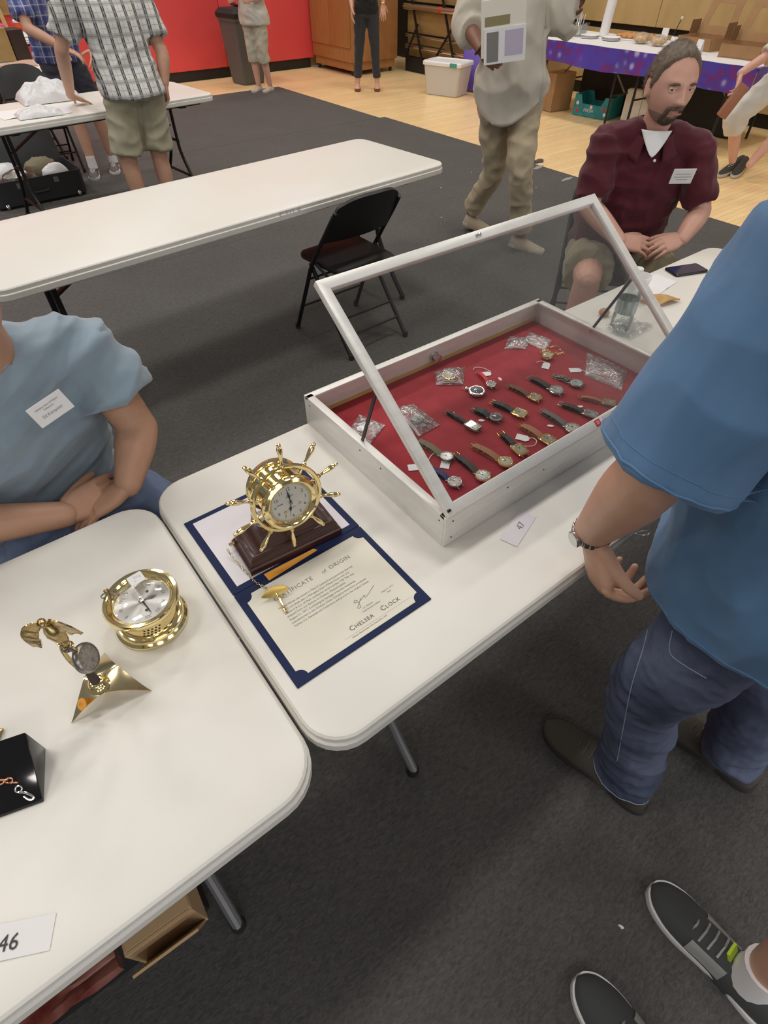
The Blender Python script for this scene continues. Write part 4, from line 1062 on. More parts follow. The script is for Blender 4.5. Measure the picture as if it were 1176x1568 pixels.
tag(MB().slab(lambda u, v: (-.67 + .38*u, .310 + .045*v, .50 + .02*math.sin(math.pi*u) - .03*(1 - u) + .006*noise.noise(Vector((u*6, v*4, 2)))), 18, 6, .03).build('red_parcel', mat('red_wrapper', (.20, .03, .025), .35, var=(14, (.40, .20, .15)))), 'dark red wrapped parcel beside the cardboard tray under the table', 'parcel')

# ================================================================== food and wares on the refreshment table (top at z=.744)
RZ = .7445
cy_ = thing('cutlery_caddy', 'clear plastic caddy of plastic forks on the refreshment table', 'caddy', (7.42, 5.72, RZ), R(15))
MB().rings([[(x, y, z) for x, y in rrect(-a, a, -a*.7, a*.7, .02)] for a, z in ((.10, 0), (.13, .12), (.125, .12), (.095, .006))]).build('caddy_body', M['pet'], cy_, fix=True)
for i in range(7):
    MB().bar((-.07 + .022*i, .01*math.sin(i*2), .008), (-.09 + .03*i, .03*math.sin(i*3), .20 + .02*(i % 2)), .012, .003, (0, 1, 0)).build('plastic_fork', M['white_plastic'], cy_)
pr = thing('paper_towel_roll', 'tall white paper towel roll standing on the refreshment table', 'paper roll', (7.68, 5.52, RZ), 0)
MB().lathe([(.0, 0), (.052, 0), (.056, .004), (.056, .374), (.052, .378), (.022, .378), (.020, .30)], (0, 0, 0), unit(V(.06, -.03, 1)), 28).build('roll', M['white_paper'], pr)
for i, (lb, x, y_) in enumerate((('stack of white paper plates next to the paper towel roll', 7.36, 5.48), ('stack of white paper plates in front of the pastry tray', 7.40, 5.20))):
    t = thing('plate_stack', lb, 'plates', (x, y_, RZ))
    for k in range(4): MB().lathe([(.0, 0), (.075, 0), (.11, .014), (.112, .016), (.075, .004), (.0, .004)], (0, 0, k*.006), (0, 0, 1), 28).build('plate', M['white_paper'], t)
bw_ = thing('white_bowl', 'white plastic bowl beside the cutlery caddy', 'bowl', (7.12, 5.66, RZ)); MB().lathe([(.03, 0), (.05, .01), (.075, .05), (.078, .052), (.072, .05), (.045, .012), (0, .008)], seg=28).build('bowl', M['white_plastic'], bw_)
tr = thing('pastry_tray', 'tray of orange pastries on the refreshment table', 'tray', (7.72, 5.06, RZ), R(6))
MB().prism(rrect(-.16, .16, -.24, .24, .03), 0, .012).build('tray', M['white_plastic'], tr, bevel=(.004, 2))
M['pastry_o'] = mat('baked_orange', (.55, .22, .07), .5, var=(25, (.68, .36, .14)))
for i in range(4):
    for j in range(6):
        MB().sphere((-.11 + .072*i, -.19 + .075*j, .030), (.034, .036, .022), 12, 8).build('pastry', M['pastry_o'], tr)
for lb, x, y_, sd in (('clear bag of golden bread rolls on the refreshment table', 7.45, 4.82, 1), ('clear bag of golden cookies next to the bread rolls', 7.42, 4.58, 2)):
    t = thing('bread_bag', lb, 'food bag', (x, y_, RZ), R(20*sd))
    MB().sphere((0, 0, .052), (.11, .095, .052), 18, 12).build('bag_film', M['bag'], t)
    for k in range(6):
        a = k*1.05; MB().sphere((.052*math.cos(a), .045*math.sin(a), .040 + .01*(k % 2)), (.036, .034, .026), 12, 8).build('bread_roll', mat('roll_crust', (.66, .42, .16), .6) if sd == 1 and k == 0 else bpy.data.materials['roll_crust'], t)
for lb, x, y_, h, rz in (('white folded place card behind the bread bags', 7.74, 4.72, .13, 20), ('white folded place card before the open bakery box', 7.30, 4.32, .11, 10), ('white folded place card right of the bread bags', 7.25, 3.98, .12, -5)):
    t = thing('place_card', lb, 'card', (x, y_, RZ), R(rz))
    for s in (-1, 1): MB().obox((s*.016, 0, h*.5), V(0, .035, 0), unit(V(-s*.016, 0, h*.5))*h*.5, V(.0008, 0, 0)).build('card_leaf', M['white_paper'], t)
cs = thing('serving_knife', 'dark handled serving knife standing in the pastry box', 'knife', (7.42, 4.42, RZ), 0)
MB().tube([(0, 0, .0), (.0, .0, .10)], .008, 8).build('holder', M['white_plastic'], cs)
MB().bar((0, 0, .10), (.02, -.03, .24), .012, .008).build('handle', M['black_rubber'], cs)
MB().sphere((.022, -.033, .25), (.012, .012, .014), 10, 8).build('pommel', M['white_plastic'], cs)
def bakery_box(label, loc, rz, w=.34, d=.30, h=.11):
    t = thing('bakery_box', label, 'box', loc, R(rz), 'open bakery boxes')
    MB().rings([[(x, y, z) for x, y in ((-i, -j), (i, -j), (i, j), (-i, j))] for i, j, z in ((w/2, d/2, 0), (w/2, d/2, h), (w/2 - .004, d/2 - .004, h), (w/2 - .004, d/2 - .004, .004))]).build('tray', M['card'], t, fix=True)
    # lid standing open at the back, with a cut-out window
    a, b = unit(V(0, .30, .95)), V(1, 0, 0); o = V(0, d/2, h)
    P = lambda x, y_: o + b*x + a*y_
    outer = [(-w/2, 0), (w/2, 0), (w/2*.86, d*1.0), (-w/2*.86, d*1.0)]; inner = [(-w*.30, d*.22), (w*.30, d*.22), (w*.24, d*.78), (-w*.24, d*.78)]
    nrm = np.cross(b, a)*.004
    MB().rings([[P(*q) for q in outer], [P(*q) + nrm for q in outer], [P(*q) + nrm for q in inner], [P(*q) for q in inner]], closed=True).build('lid', M['card'], t, fix=True)
    for s in (-1, 1):
        MB().obox(V(s*w/2*1.02, d*.32, h + .06), V(.002, 0, 0), V(0, .085, 0), V(0, 0, .06)).build('lid_flap', M['card_in'], t)
    MB().obox(V(0, -d/2 - .012, h*.55), V(w/2*.96, 0, 0), unit(V(0, -.2, 1))*h*.45, V(0, .002, 0)).build('front_flap', M['card'], t)
    for k in range(6): MB().sphere((-.10 + .10*(k % 3), -.06 + .12*(k//3), .035), (.045, .048, .03), 12, 8).build('pastry', M['pastry_o'], t)
    return t
bakery_box('open bakery box with cut-out lid at the middle of refreshment table', (7.62, 4.16, RZ), -92, .42, .34)
bakery_box('open bakery box nearest the woman in white', (7.42, 3.55, RZ), -84, .42, .34)
tag(MB().box(7.75, 7.95, 3.785, 3.925, RZ, RZ + .10).build('pastry_carton', M['card'], bevel=(.003, 1)), 'closed small brown carton between the two bakery boxes', 'box')

# ------------------------------------------------------------------ boxes under and beside the refreshment table
kb = thing('cardboard_carton', 'tall brown cardboard carton with printed lettering under the purple cloth', 'box', (7.30, 5.84, 0), R(-8))
MB().box(-.17, .17, -.19, .19, 0, .40).build('carton_body', M['card'], kb, bevel=(.004, 1))
text('printed_word', 'MADE', .052, M['s_dark'], kb, (-.1705, .12, .27), (0, -1, 0), (0, 0, 1))
text('printed_word', 'IN AMERICA', .040, M['s_dark'], kb, (-.1705, .14, .215), (0, -1, 0), (0, 0, 1))
MB().torus((-.171, .08, .14), (1, 0, 0), .022, .004, 20, 6).build('printed_ring', M['s_dark'], kb)
bx2 = thing('produce_box', 'teal printed cardboard fruit box with cut-away sides', 'box', (7.44, 5.20, 0), R(8))
poly = [(-.25, 0), (.25, 0), (.25, .22), (.17, .22), (.13, .13), (-.13, .13), (-.17, .22), (-.25, .22)]
for xx in (-.16, .155): MB().xprism(poly, (xx, 0, 0), (0, 1, 0), (0, 0, 1), (.005, 0, 0)).build('long_side', M['teal'], bx2)
for yy in (-.25, .245): MB().box(-.155, .155, yy, yy + .005, 0, .22).build('short_side', M['teal'], bx2)
MB().box(-.155, .155, -.245, .245, 0, .006).build('bottom', M['card'], bx2)
text('printed_word', 'FRESH', .05, M['white_paper'], bx2, (-.1615, .10, .05), (0, -1, 0), (0, 0, 1))
for k, (yy, zz, cm_) in enumerate(((-.18, .10, 'red_ink'), (.20, .13, 'white_paper'), (-.20, .05, 'white_paper'), (.19, .05, 'red_ink'), (.0, .105, 'white_paper'))):
    MB().lathe([(.02, 0), (.02, .001)], (-.1615, yy, zz), (-1, 0, 0), 12).build('printed_fruit', M[cm_], bx2)
wb = thing('white_box', 'white flat carton leaning beside the teal fruit box', 'box', (7.42, 4.62, 0), R(14))
MB().box(-.05, .05, -.15, .15, 0, .34).build('carton_body', M['foam_white'], wb, bevel=(.004, 1))
for yy in (-.06, .04): MB().box(-.0512, -.050, yy, yy + .006, .02, .32).build('printed_stripe', M['grey_ink'], wb)
tag(MB().box(7.65, 7.95, 3.5, 5.7, 0, .42).build('dark_case', M['black_rubber'], bevel=(.03, 2)), 'long black equipment case under the refreshment table', 'case')
bin_ = thing('storage_tub', 'translucent plastic storage tub with a white lid on the wood floor', 'tub', (6.83, 7.42, 0), R(18))
M['frosted'] = mat('frosted_plastic', (.72, .70, .66), .45, alpha=.72)
MB().rings([[(x, y, z) for x, y in rrect(-a, a, -b, b, .05)] for a, b, z in ((.17, .26, 0), (.20, .30, .34), (.195, .295, .34), (.165, .255, .006))]).build('tub_body', M['frosted'], bin_, fix=True)
MB().rings([[(x, y, z) for x, y in rrect(-a, a, -b, b, .05)] for a, b, z in ((.215, .315, .34), (.215, .315, .372), (.205, .305, .385), (.17, .27, .388), (.165, .265, .378))]).build('lid', M['white_plastic'], bin_)
MB().box(-.224, -.212, -.26, -.15, .335, .383).build('latch', M['green'], bin_, bevel=(.004, 2))
tag(MB().sphere((6.85, 7.42, .10), (.12, .20, .085), 16, 10).build('white_linen', M['white_paper']), 'folded white linen inside the translucent tub', 'linen')
pl = thing('tub_lid', 'large purple plastic tub lid leaning behind the storage tub', 'lid', (7.30, 7.22, 0), R(20))
MB().obox((0, 0, .30), V(.012, 0, 0), V(0, .30, 0), V(.07, 0, .29)).build('panel', M['purple'], pl, bevel=(.008, 2))
for s in (-1, 1): MB().bar((-.01, s*.30, .02), (.06 - .0, s*.30, .58), .022, .03, (1, 0, 0)).build('rim', M['purple'], pl)
tag(MB().lathe([(.06, 0), (.065, .01), (.072, .20), (.068, .205), (.06, .02), (0, .012)], (7.06, 6.98, 0), (0, 0, 1), 20).build('red_bucket', M['bin_red']), 'small red bucket beside the purple lid', 'bucket')

# ================================================================== left background
def wrap_heap(label, loc, rx, ry, h, seed, m):
    mb = MB(); c = V(loc)
    def fn(u, v):
        x, y_ = (u*2 - 1), (v*2 - 1); e = max(0, 1 - x*x)*max(0, 1 - y_*y_)
        z = h*e**.45*(.75 + .55*noise.noise(Vector((u*4.5 + seed, v*4.5, seed)))) + .012*noise.noise(Vector((u*14, v*14, seed)))*e
        return c + V(x*rx, y_*ry, max(z, 0) + .003)
    return tag(mb.slab(fn, 30, 30, .005).build('plastic_bag', m), label, 'bag')
M['white_bag'] = mat('white_bag_film', (.70, .70, .72), .3, bump=(30, .6, .01))
wrap_heap('heap of crumpled white plastic bags under the leaning man\'s hand', (1.13, 5.80, .736), .21, .16, .14, 3, M['white_bag'])
wrap_heap('low crumpled white bag at the front of the left table', (.93, 5.28, .736), .15, .10, .05, 5, M['white_bag'])
for i, (lb, x, y_, rz, m_) in enumerate((('white paper sheet on the left table by the table edge', .78, 5.42, 8, 'white_paper'), ('pinkish paper sheet beside the crumpled white bags', 1.05, 5.36, -6, 'lilac_paper'))):
    t = MB().slab(lambda u, v: ((u - .5)*.21, (v - .5)*.28, .0012 + .004*math.sin(u*4)**2), 8, 4, .0008).build('paper_sheet', M[m_]); place(t, (x, y_, .736), R(rz)); tag(t, lb, 'paper')
# suitcase of goods on the floor
su = thing('suitcase', 'open dark suitcase of wrapped goods on the floor under the left table', 'suitcase', (.84, 6.27, 0), R(2))
M['suit'] = mat('suitcase_shell', (.035, .036, .04), .5)
MB().rings([[(x, y, z) for x, y in rrect(-a, a, -b, b, .05)] for a, b, z in ((.36, .24, 0), (.38, .26, .02), (.38, .26, .20), (.372, .252, .20), (.36, .24, .02))]).build('shell', M['suit'], su, fix=True)
MB().obox((0, .30, .30), V(.37, 0, 0), V(0, .07, .18), V(0, .012, -.004)).build('lid', M['suit'], su, bevel=(.01, 2))
for s in (-.15, .15): MB().box(s - .02, s + .02, -.268, -.258, .14, .18).build('latch', M['steel'], su)
MB().tube(catmull([(-.06, -.262, .10), (-.05, -.30, .10), (.05, -.30, .10), (.06, -.262, .10)], 5), .009, 8).build('handle', M['black_rubber'], su)
for s in (-.3, .3): MB().lathe([(.022, -.012), (.025, 0), (.022, .012)], (s, -.25, .02), (1, 0, 0), 14).build('wheel', M['steel'], su)
for lb, x, y_, rz, sz, m_ in (('white wrapped parcel in the open suitcase', .66, 6.36, 20, (.17, .11, .10), 'white_bag'), ('grey bubble-wrapped parcel in the open suitcase', .74, 6.14, 10, (.16, .10, .09), 'dull_silver'), ('brown fur-like bundle in the open suitcase', .97, 6.38, 15, (.16, .09, .10), 's_olive'), ('small white wrapped parcel at the end of the suitcase', 1.04, 6.17, 10, (.12, .07, .08), 'white_paper')):
    mb = MB(); mb.sphere((0, 0, .14), sz, 18, 12); mb.v = [tuple(V(p) * (1 + .10*noise.noise(Vector(p)*22))) for p in mb.v]
    o = mb.build('wrapped_parcel', M[m_]); place(o, (x, y_, .02), R(rz)); tag(o, lb, 'parcel', 'goods in the suitcase')
# boards and foam sheets leaning under the tables
fb = thing('foam_board', 'white foam board leaning under the left table', 'board', (1.16, 7.30, 0), R(6)); MB().obox((0, 0, .26), V(.13, 0, 0), V(0, .09, .255), V(0, .010, -.004)).build('sheet', M['foam_white'], fb)
MB().obox((.125, .0, .26), V(.004, 0, 0), V(0, .092, .258), V(0, .012, -.004)).build('edge_strip', M['dull_silver'], fb)
wbx = thing('wooden_crate', 'brown wooden box on the floor behind the white foam board', 'crate', (.62, 7.50, 0), R(6))
MB().box(-.45, .30, -.10, .22, 0, .48).build('crate_body', M['board'], wbx, bevel=(.006, 1))
MB().box(-.40, .25, -.104, -.1005, .05, .43).build('front_panel', M['tan_wood'], wbx)
tag(MB().obox((.62, 6.98, .24), V(.25, 0, 0), V(0, .03, .235), V(0, .006, -.001)).build('card_sheet', M['card']), 'brown cardboard sheet standing behind the suitcase', 'cardboard')
# goods on the two farther tables
ob = thing('wooden_clock_case', 'brown wooden case with two black slots on the farther left table', 'case', (1.28, 7.95, .736), R(6))
MB().box(-.36, .10, -.02, .20, 0, .26).build('case_body', M['board'], ob, bevel=(.006, 1))
for k in (0, 1): MB().obox((-.16 + k*.055, -.022, .15), V(.012, 0, 0), V(0, .002, 0), V(.012, 0, .09)).build('slot', M['black_base'], ob)
MB().box(.11, .26, .0, .20, 0, .24).build('dark_door', M['s_dark'], ob, bevel=(.006, 1))
tag(MB().slab(lambda u, v: (.95 + .52*u, 7.48 + .24*v, .740 + .022*math.sin(3*u + 2*v)**2), 12, 8, .012).build('folded_cloth', mat('pink_cloth', (.52, .33, .25), .8)), 'folded pinkish brown cloth on the farther left table', 'cloth')
tag(MB().slab(lambda u, v: (1.32 + .22*u, 7.36 + .16*v, .739 + .006*math.sin(u*6)), 8, 6, .003).build('paper_sheet', M['cream_paper']), 'cream paper at the corner of the farther left table', 'paper')
oc = thing('orange_cup', 'orange and white drink cup on the far table by red wall', 'cup', (1.93, 10.18, .736))
MB().lathe([(.032, 0), (.042, .12), (.040, .12), (.03, .01)], seg=24).build('cup_body', mat('orange_cup', (.75, .10, .03), .4), oc)
MB().lathe([(.045, .118), (.045, .135), (.03, .15), (.0, .151)], seg=24).build('lid', M['white_plastic'], oc)
wrap_heap('crumpled white bag next to the orange cup', (1.84, 9.92, .736), .12, .09, .07, 8, M['white_bag'])
tag(MB().box(1.45, 1.74, 9.95, 10.25, .737, .86).build('pink_box', mat('pink_box', (.70, .08, .28), .5), bevel=(.004, 1)), 'bright pink box at the left edge of the far table', 'box')
wd_ = thing('wooden_easel', 'pale wooden frame leaning at the far left against the red wall', 'frame', (1.75, 10.50, 0), 0)
for x0, x1, zt in ((-.10, -.32, 1.9), (.16, .02, 1.9), (.05, -.10, 1.9)):
    MB().bar((x0, .0, .0), (x1, .06, zt), .05, .035, (0, 1, 0)).build('post', M['ply'], wd_)
MB().box(-.36, .40, .055, .09, .9, 1.9).build('panel', M['board'], wd_)

# ================================================================== people: shared builders
def skin_mat(name, col, red):
    m = mat(name, col, .48, sss=.12, var=(9, red), bump=(140, .10, .0015))
    return m
M['skin'] = skin_mat('skin_light', (.62, .37, .265), (.56, .31, .21))
M['skin_pink'] = skin_mat('skin_pink', (.68, .40, .31), (.62, .33, .25))
M['skin_tan'] = skin_mat('skin_tan', (.52, .30, .20), (.47, .255, .165))
M['skin_dark'] = skin_mat('skin_brown', (.23, .105, .065), (.19, .085, .05))

def limb(mb, pts, rad, seg=14, n=4, dome=True, ref=None):
    """tapering tube through joints with rounded ends; rad: radius or (ra, rb) at each joint"""
    R2 = [V(*(q if hasattr(q, '__len__') else (q, q))) for q in rad]
    P = catmull(pts, n); Q = catmull(R2, n)
    P, T, F = frames(P, ref)
    rg = []
    def ring(p, a, b, q, k): return [p + (a*q[0]*math.cos(2*math.pi*i/seg) + b*q[1]*math.sin(2*math.pi*i/seg))*k for i in range(seg)]
    if dome:
        for k in (.25, .65, .9): rg.append(ring(P[0] - T[0]*Q[0].min()*math.sqrt(1 - k*k), *F[0], Q[0], k))
    for p, (a, b), q in zip(P, F, Q): rg.append(ring(p, a, b, q, 1))
    if dome:
        for k in (.9, .65, .25): rg.append(ring(P[-1] + T[-1]*Q[-1].min()*math.sqrt(1 - k*k), *F[-1], Q[-1], k))
    return mb.rings(rg)

def torso(mb, secs, seg=28, n=4, pw=2.35):
    """secs: (centre, half-width, half-depth front, half-depth back, lateral dir, front dir)"""
    C = catmull([s[0] for s in secs], n); A = catmull([V(s[1], s[2], s[3]) for s in secs], n)
    LT = catmull([s[4] for s in secs], n); FD = catmull([s[5] for s in secs], n)
    rg = []
    for c, a, l, f in zip(C, A, LT, FD):
        l = unit(l); f = unit(f - l*(f @ l)); r = []
        for i in range(seg):
            t = 2*math.pi*i/seg; ct, st = math.cos(t), math.sin(t)
            x = abs(ct)**(2/pw)*(1 if ct >= 0 else -1); y_ = abs(st)**(2/pw)*(1 if st >= 0 else -1)
            r.append(c + l*a[0]*x + f*(a[1] if st >= 0 else a[2])*y_)
        rg.append(r)
    # keep rings turning the same way round the axis
    d = np.cross(rg[0][1] - rg[0][0], rg[0][seg//4] - rg[0][0])
    if d @ (C[1] - C[0]) < 0: rg = [r[::-1] for r in rg]
    return mb.rings(rg)

def skin_over(mb, voxel, smooth=6, fac=.5):
    """fuse overlapping closed shapes into one continuous surface"""
    me = mb.mesh('tmp'); bm = bmesh.new(); bm.from_mesh(me); bmesh.ops.recalc_face_normals(bm, faces=bm.faces); bm.to_mesh(me); bm.free()
    ob = bpy.data.objects.new('tmp', me); COL.objects.link(ob)
    r = ob.modifiers.new('r', 'REMESH'); r.mode = 'VOXEL'; r.voxel_size = voxel; r.use_smooth_shade = True
    if smooth:
        s = ob.modifiers.new('s', 'SMOOTH'); s.iterations = smooth; s.factor = fac
    out = bpy.data.meshes.new_from_object(ob.evaluated_get(bpy.context.evaluated_depsgraph_get()))
    bpy.data.objects.remove(ob); bpy.data.meshes.remove(me)
    return out

def get_co(me):
    a = np.empty(len(me.vertices)*3); me.vertices.foreach_get('co', a); return a.reshape(-1, 3)
def set_co(me, a):
    me.vertices.foreach_set('co', a.ravel()); me.update()
def get_no(me):
    a = np.empty(len(me.vertices)*3); me.vertex_normals.foreach_get('vector', a); return a.reshape(-1, 3)

def wrinkle(me, amp, scale, seed=0, ridged=True, mask=None, axes=None):
    """cloth folds: displace along the normals by stretched noise"""
    co, no = get_co(me), get_no(me)
    A = np.eye(3) if axes is None else np.array([unit(a) for a in axes])
    q = co @ A.T * np.array(scale)
    d = np.array([noise.noise(Vector((p[0] + seed*7.3, p[1] - seed*3.1, p[2] + seed))) for p in q])
    if ridged: d = (1 - np.abs(d)*2.2) ; d = np.maximum(d, -.2)**1 - .45
    w = np.ones(len(co)) if mask is None else np.array([mask(p) for p in co])
    set_co(me, co + no*(d*amp*w)[:, None])
    return me

def mesh_join(*mes):
    mb = MB()
    for me in mes:
        mb.add([tuple(v.co) for v in me.vertices], [tuple(p.vertices) for p in me.polygons])
    return mb.mesh('joined')

def hand(mb, wrist, fdir, palm, thumb, curl=(.25, .35, .3), spread=.06, s=1.0, tcurl=.35, tout=.75, curls=None):
    """palm plus five fingers; fdir along the hand, palm = way the palm faces, thumb = side of the thumb"""
    f = unit(fdir); p = unit(V(palm) - f*(V(palm) @ f)); t = np.cross(p, f)
    if t @ V(thumb) < 0: t = -t
    W = V(wrist); k = s
    rgs = []
    for d, hw, ht, off in ((-.012, .026, .020, 0), (.012, .030, .019, 0), (.040, .040, .0175, .002), (.072, .0425, .0155, .001), (.092, .040, .0125, 0)):
        c = W + f*d*k + p*off*k; ring = []
        for i in range(16):
            a = 2*math.pi*i/16; ca, sa = math.cos(a), math.sin(a)
            ring.append(c + t*hw*k*abs(ca)**.8*(1 if ca >= 0 else -1) + p*ht*k*abs(sa)**.8*(1 if sa >= 0 else -1))
        rgs.append(ring)
    mb.rings(rgs)
    base = ((.031, .090, .080, .0088), (.0105, .095, .088, .0090), (-.0105, .092, .082, .0086), (-.030, .084, .064, .0076))
    for i, (o, d, L, r) in enumerate(base):
        c = curls[i] if curls else curl
        ang = spread*(1.5 - i)/1.5
        dirv = unit(f*math.cos(ang) + t*math.sin(ang)); pos = W + t*o*k + f*(d - .012)*k
        pts = [pos]; a = 0
        pts.append(pos + dirv*.014*k)
        for seg_l, cu in zip((.44, .31, .25), c):
            a += cu; pts.append(pts[-1] + (dirv*math.cos(a) + p*math.sin(a))*L*seg_l*k)
        limb(mb, pts, [r*1.05*k, r*1.08*k, r*1.0*k, r*.93*k, r*.80*k], 10, 3)
    pos = W + t*.024*k + f*.018*k + p*.004*k; d1 = unit(f*(1 - tout*.55) + t*tout + p*.25)
    d2 = unit(d1*math.cos(tcurl) + (f*.7 + p*.5)*math.sin(tcurl)); d3 = unit(d2 + (p*.35 - t*.25)*tcurl)
    limb(mb, [pos, pos + d1*.038*k, pos + d1*.038*k + d2*.034*k, pos + d1*.038*k + d2*.034*k + d3*.026*k], [.0150*k, .0125*k, .0108*k, .0088*k], 10, 3)
    return mb

def head_points(d, style):
    """unit directions -> head surface in head space: x right, y forward, z up, origin between the ears at eye level"""
    x, y, z = d[:, 0], d[:, 1], d[:, 2]
    P = np.stack([x*.0765, np.where(y > 0, y*.098, y*.104), np.where(z > 0, z*.118, z*.122)], 1)
    lo = np.clip(-P[:, 2]/.122, 0, 1); fr = np.clip(y*1.2, 0, 1)
    P[:, 0] *= 1 - .26*lo**1.6
    P[:, 1] -= np.where(y < 0, P[:, 1]*.42*lo**1.1, 0)
    P[:, 0] *= 1 + .02*np.exp(-((P[:, 2] - .05)/.04)**2)
    P[:, 1] -= .012*np.clip(P[:, 2]/.118, 0, 1)**2*fr
    g = lambda cx, cz, sx, sz: np.exp(-((P0[:, 0] - cx)/sx)**2 - ((P0[:, 2] - cz)/sz)**2)*fr
    P0 = P.copy()
    P[:, 1] += .012*g(0, -.104, .026, .020)                       # chin
    P[:, 1] += .006*(g(.033, .022, .022, .009) + g(-.033, .022, .022, .009))   # brow
    P[:, 1] -= .0125*(g(.032, .002, .017, .012) + g(-.032, .002, .017, .012))  # eye sockets
    P[:, 1] += .004*(g(.036, -.034, .020, .020) + g(-.036, -.034, .020, .020)) # cheeks
    t = np.clip((.012 - P0[:, 2])/.050, 0, 1)                      # nose
    ridge = np.where((P0[:, 2] < .020) & (P0[:, 2] > -.062), 1., 0.)*np.exp(-(P0[:, 0]/(.0085 + .0055*t))**2)*fr
    fall = np.clip((P0[:, 2] + .050)/.009, 0, 1)
    P[:, 1] += ridge*(.004 + .026*t**1.25)*fall
    P[:, 1] += .010*(g(.0125, -.036, .0060, .0070) + g(-.0125, -.036, .0060, .0070))
    P[:, 1] += .0060*g(0, -.061, .022, .0055) + .0065*g(0, -.074, .019, .0055) - .0045*g(0, -.0675, .025, .0022)
    P[:, 1] -= .004*g(0, -.088, .022, .006)
    return P
def dirs(nu, nv):
    th = np.linspace(.03, math.pi - .03, nv); ph = np.linspace(0, 2*math.pi, nu, endpoint=False)
    T, F = np.meshgrid(th, ph, indexing='ij')
    return np.stack([np.sin(T)*np.sin(F), np.sin(T)*np.cos(F), np.cos(T)], -1).reshape(-1, 3)
def sphere_faces(nu, nv):
    fs = [(i*nu + j, (i+1)*nu + j, (i+1)*nu + (j+1) % nu, i*nu + (j+1) % nu) for i in range(nv-1) for j in range(nu)]
    return fs + [tuple(range(nu))] + [tuple((nv-1)*nu + j for j in range(nu))[::-1]]

def head_frame(pos, face, up=(0, 0, 1), s=1.0, wide=1.0):
    f = unit(face); u = unit(V(up) - f*(V(up) @ f)); r = np.cross(f, u)
    A = np.stack([r*wide, f, u], 1)*s
    return lambda P: np.asarray(P) @ A.T + V(pos)
def add_head(mb, fr, style, nu=72, nv=60):
    P = fr(head_points(dirs(nu, nv), style)); mb.add(P, sphere_faces(nu, nv))
    for s in (-1, 1):   # ears
        rgs = []
        for k, (w, h, th) in enumerate(((.010, .020, 0), (.016, .031, .006), (.017, .033, .011), (.014, .029, .014), (.006, .018, .013))):
            rgs.append([(s*(.0715 + th), -.008 + w*math.cos(a) - .010*math.sin(a)*0, -.010 + h*math.sin(a)) for a in (2*math.pi*i/14 for i in range(14))])
        if s < 0: rgs = [r[::-1] for r in rgs]
        mb.rings([[tuple(fr(p)) for p in r] for r in rgs])
def hair_shell(fr, style, fn, nu=72, nv=60, seed=0):
    """fn(p in head space) -> thickness (negative = no hair there)"""
    D = dirs(nu, nv); P = head_points(D, style)
    h = np.array([fn(p) for p in P]); nz = np.array([noise.noise(Vector(p*95 + seed)) + .6*noise.noise(Vector(p*V(60, 60, 25))) for p in P])
    N = D/np.array([.08, .1, .12]); N /= np.linalg.norm(N, axis=1, keepdims=True)
    on = h > 0
    Q = P + N*np.where(on, h*(1 + .22*nz), -.004)[:, None]
    fs = [f for f in sphere_faces(nu, nv) if any(on[i] for i in f)]
    used = sorted({i for f in fs for i in f}); mp = {k: i for i, k in enumerate(used)}
    inner = P - N*.006
    mb = MB(); n = len(used)
    mb.add(list(fr(Q[used])), [tuple(mp[i] for i in f) for f in fs])
    return mb
def hair_cap(line=.06, side=-.03, back=-.075, th=.012, recede=0.):
    def fn(p):
        x, y, z = p
        if y > .045: lim = line + recede*(1 - min(abs(x)/.055, 1)**2) - .35*max(0, .06 - y)
        elif y > -.005: lim = side + (line - side)*max(0, (y + .005)/.05)**1.6
        else: lim = back + (side - back)*max(0, 1 + y/.05)
        d = z - lim
        if abs(x) > .06 and -.045 < z < .025 and -.03 < y < .012: return -1
        return th*min(1, d/.010 + .25) if d > -.002 else -1
    return fn

def person(label, loc, rz, group=None):
    return thing('person', label, 'person', loc, rz, group)

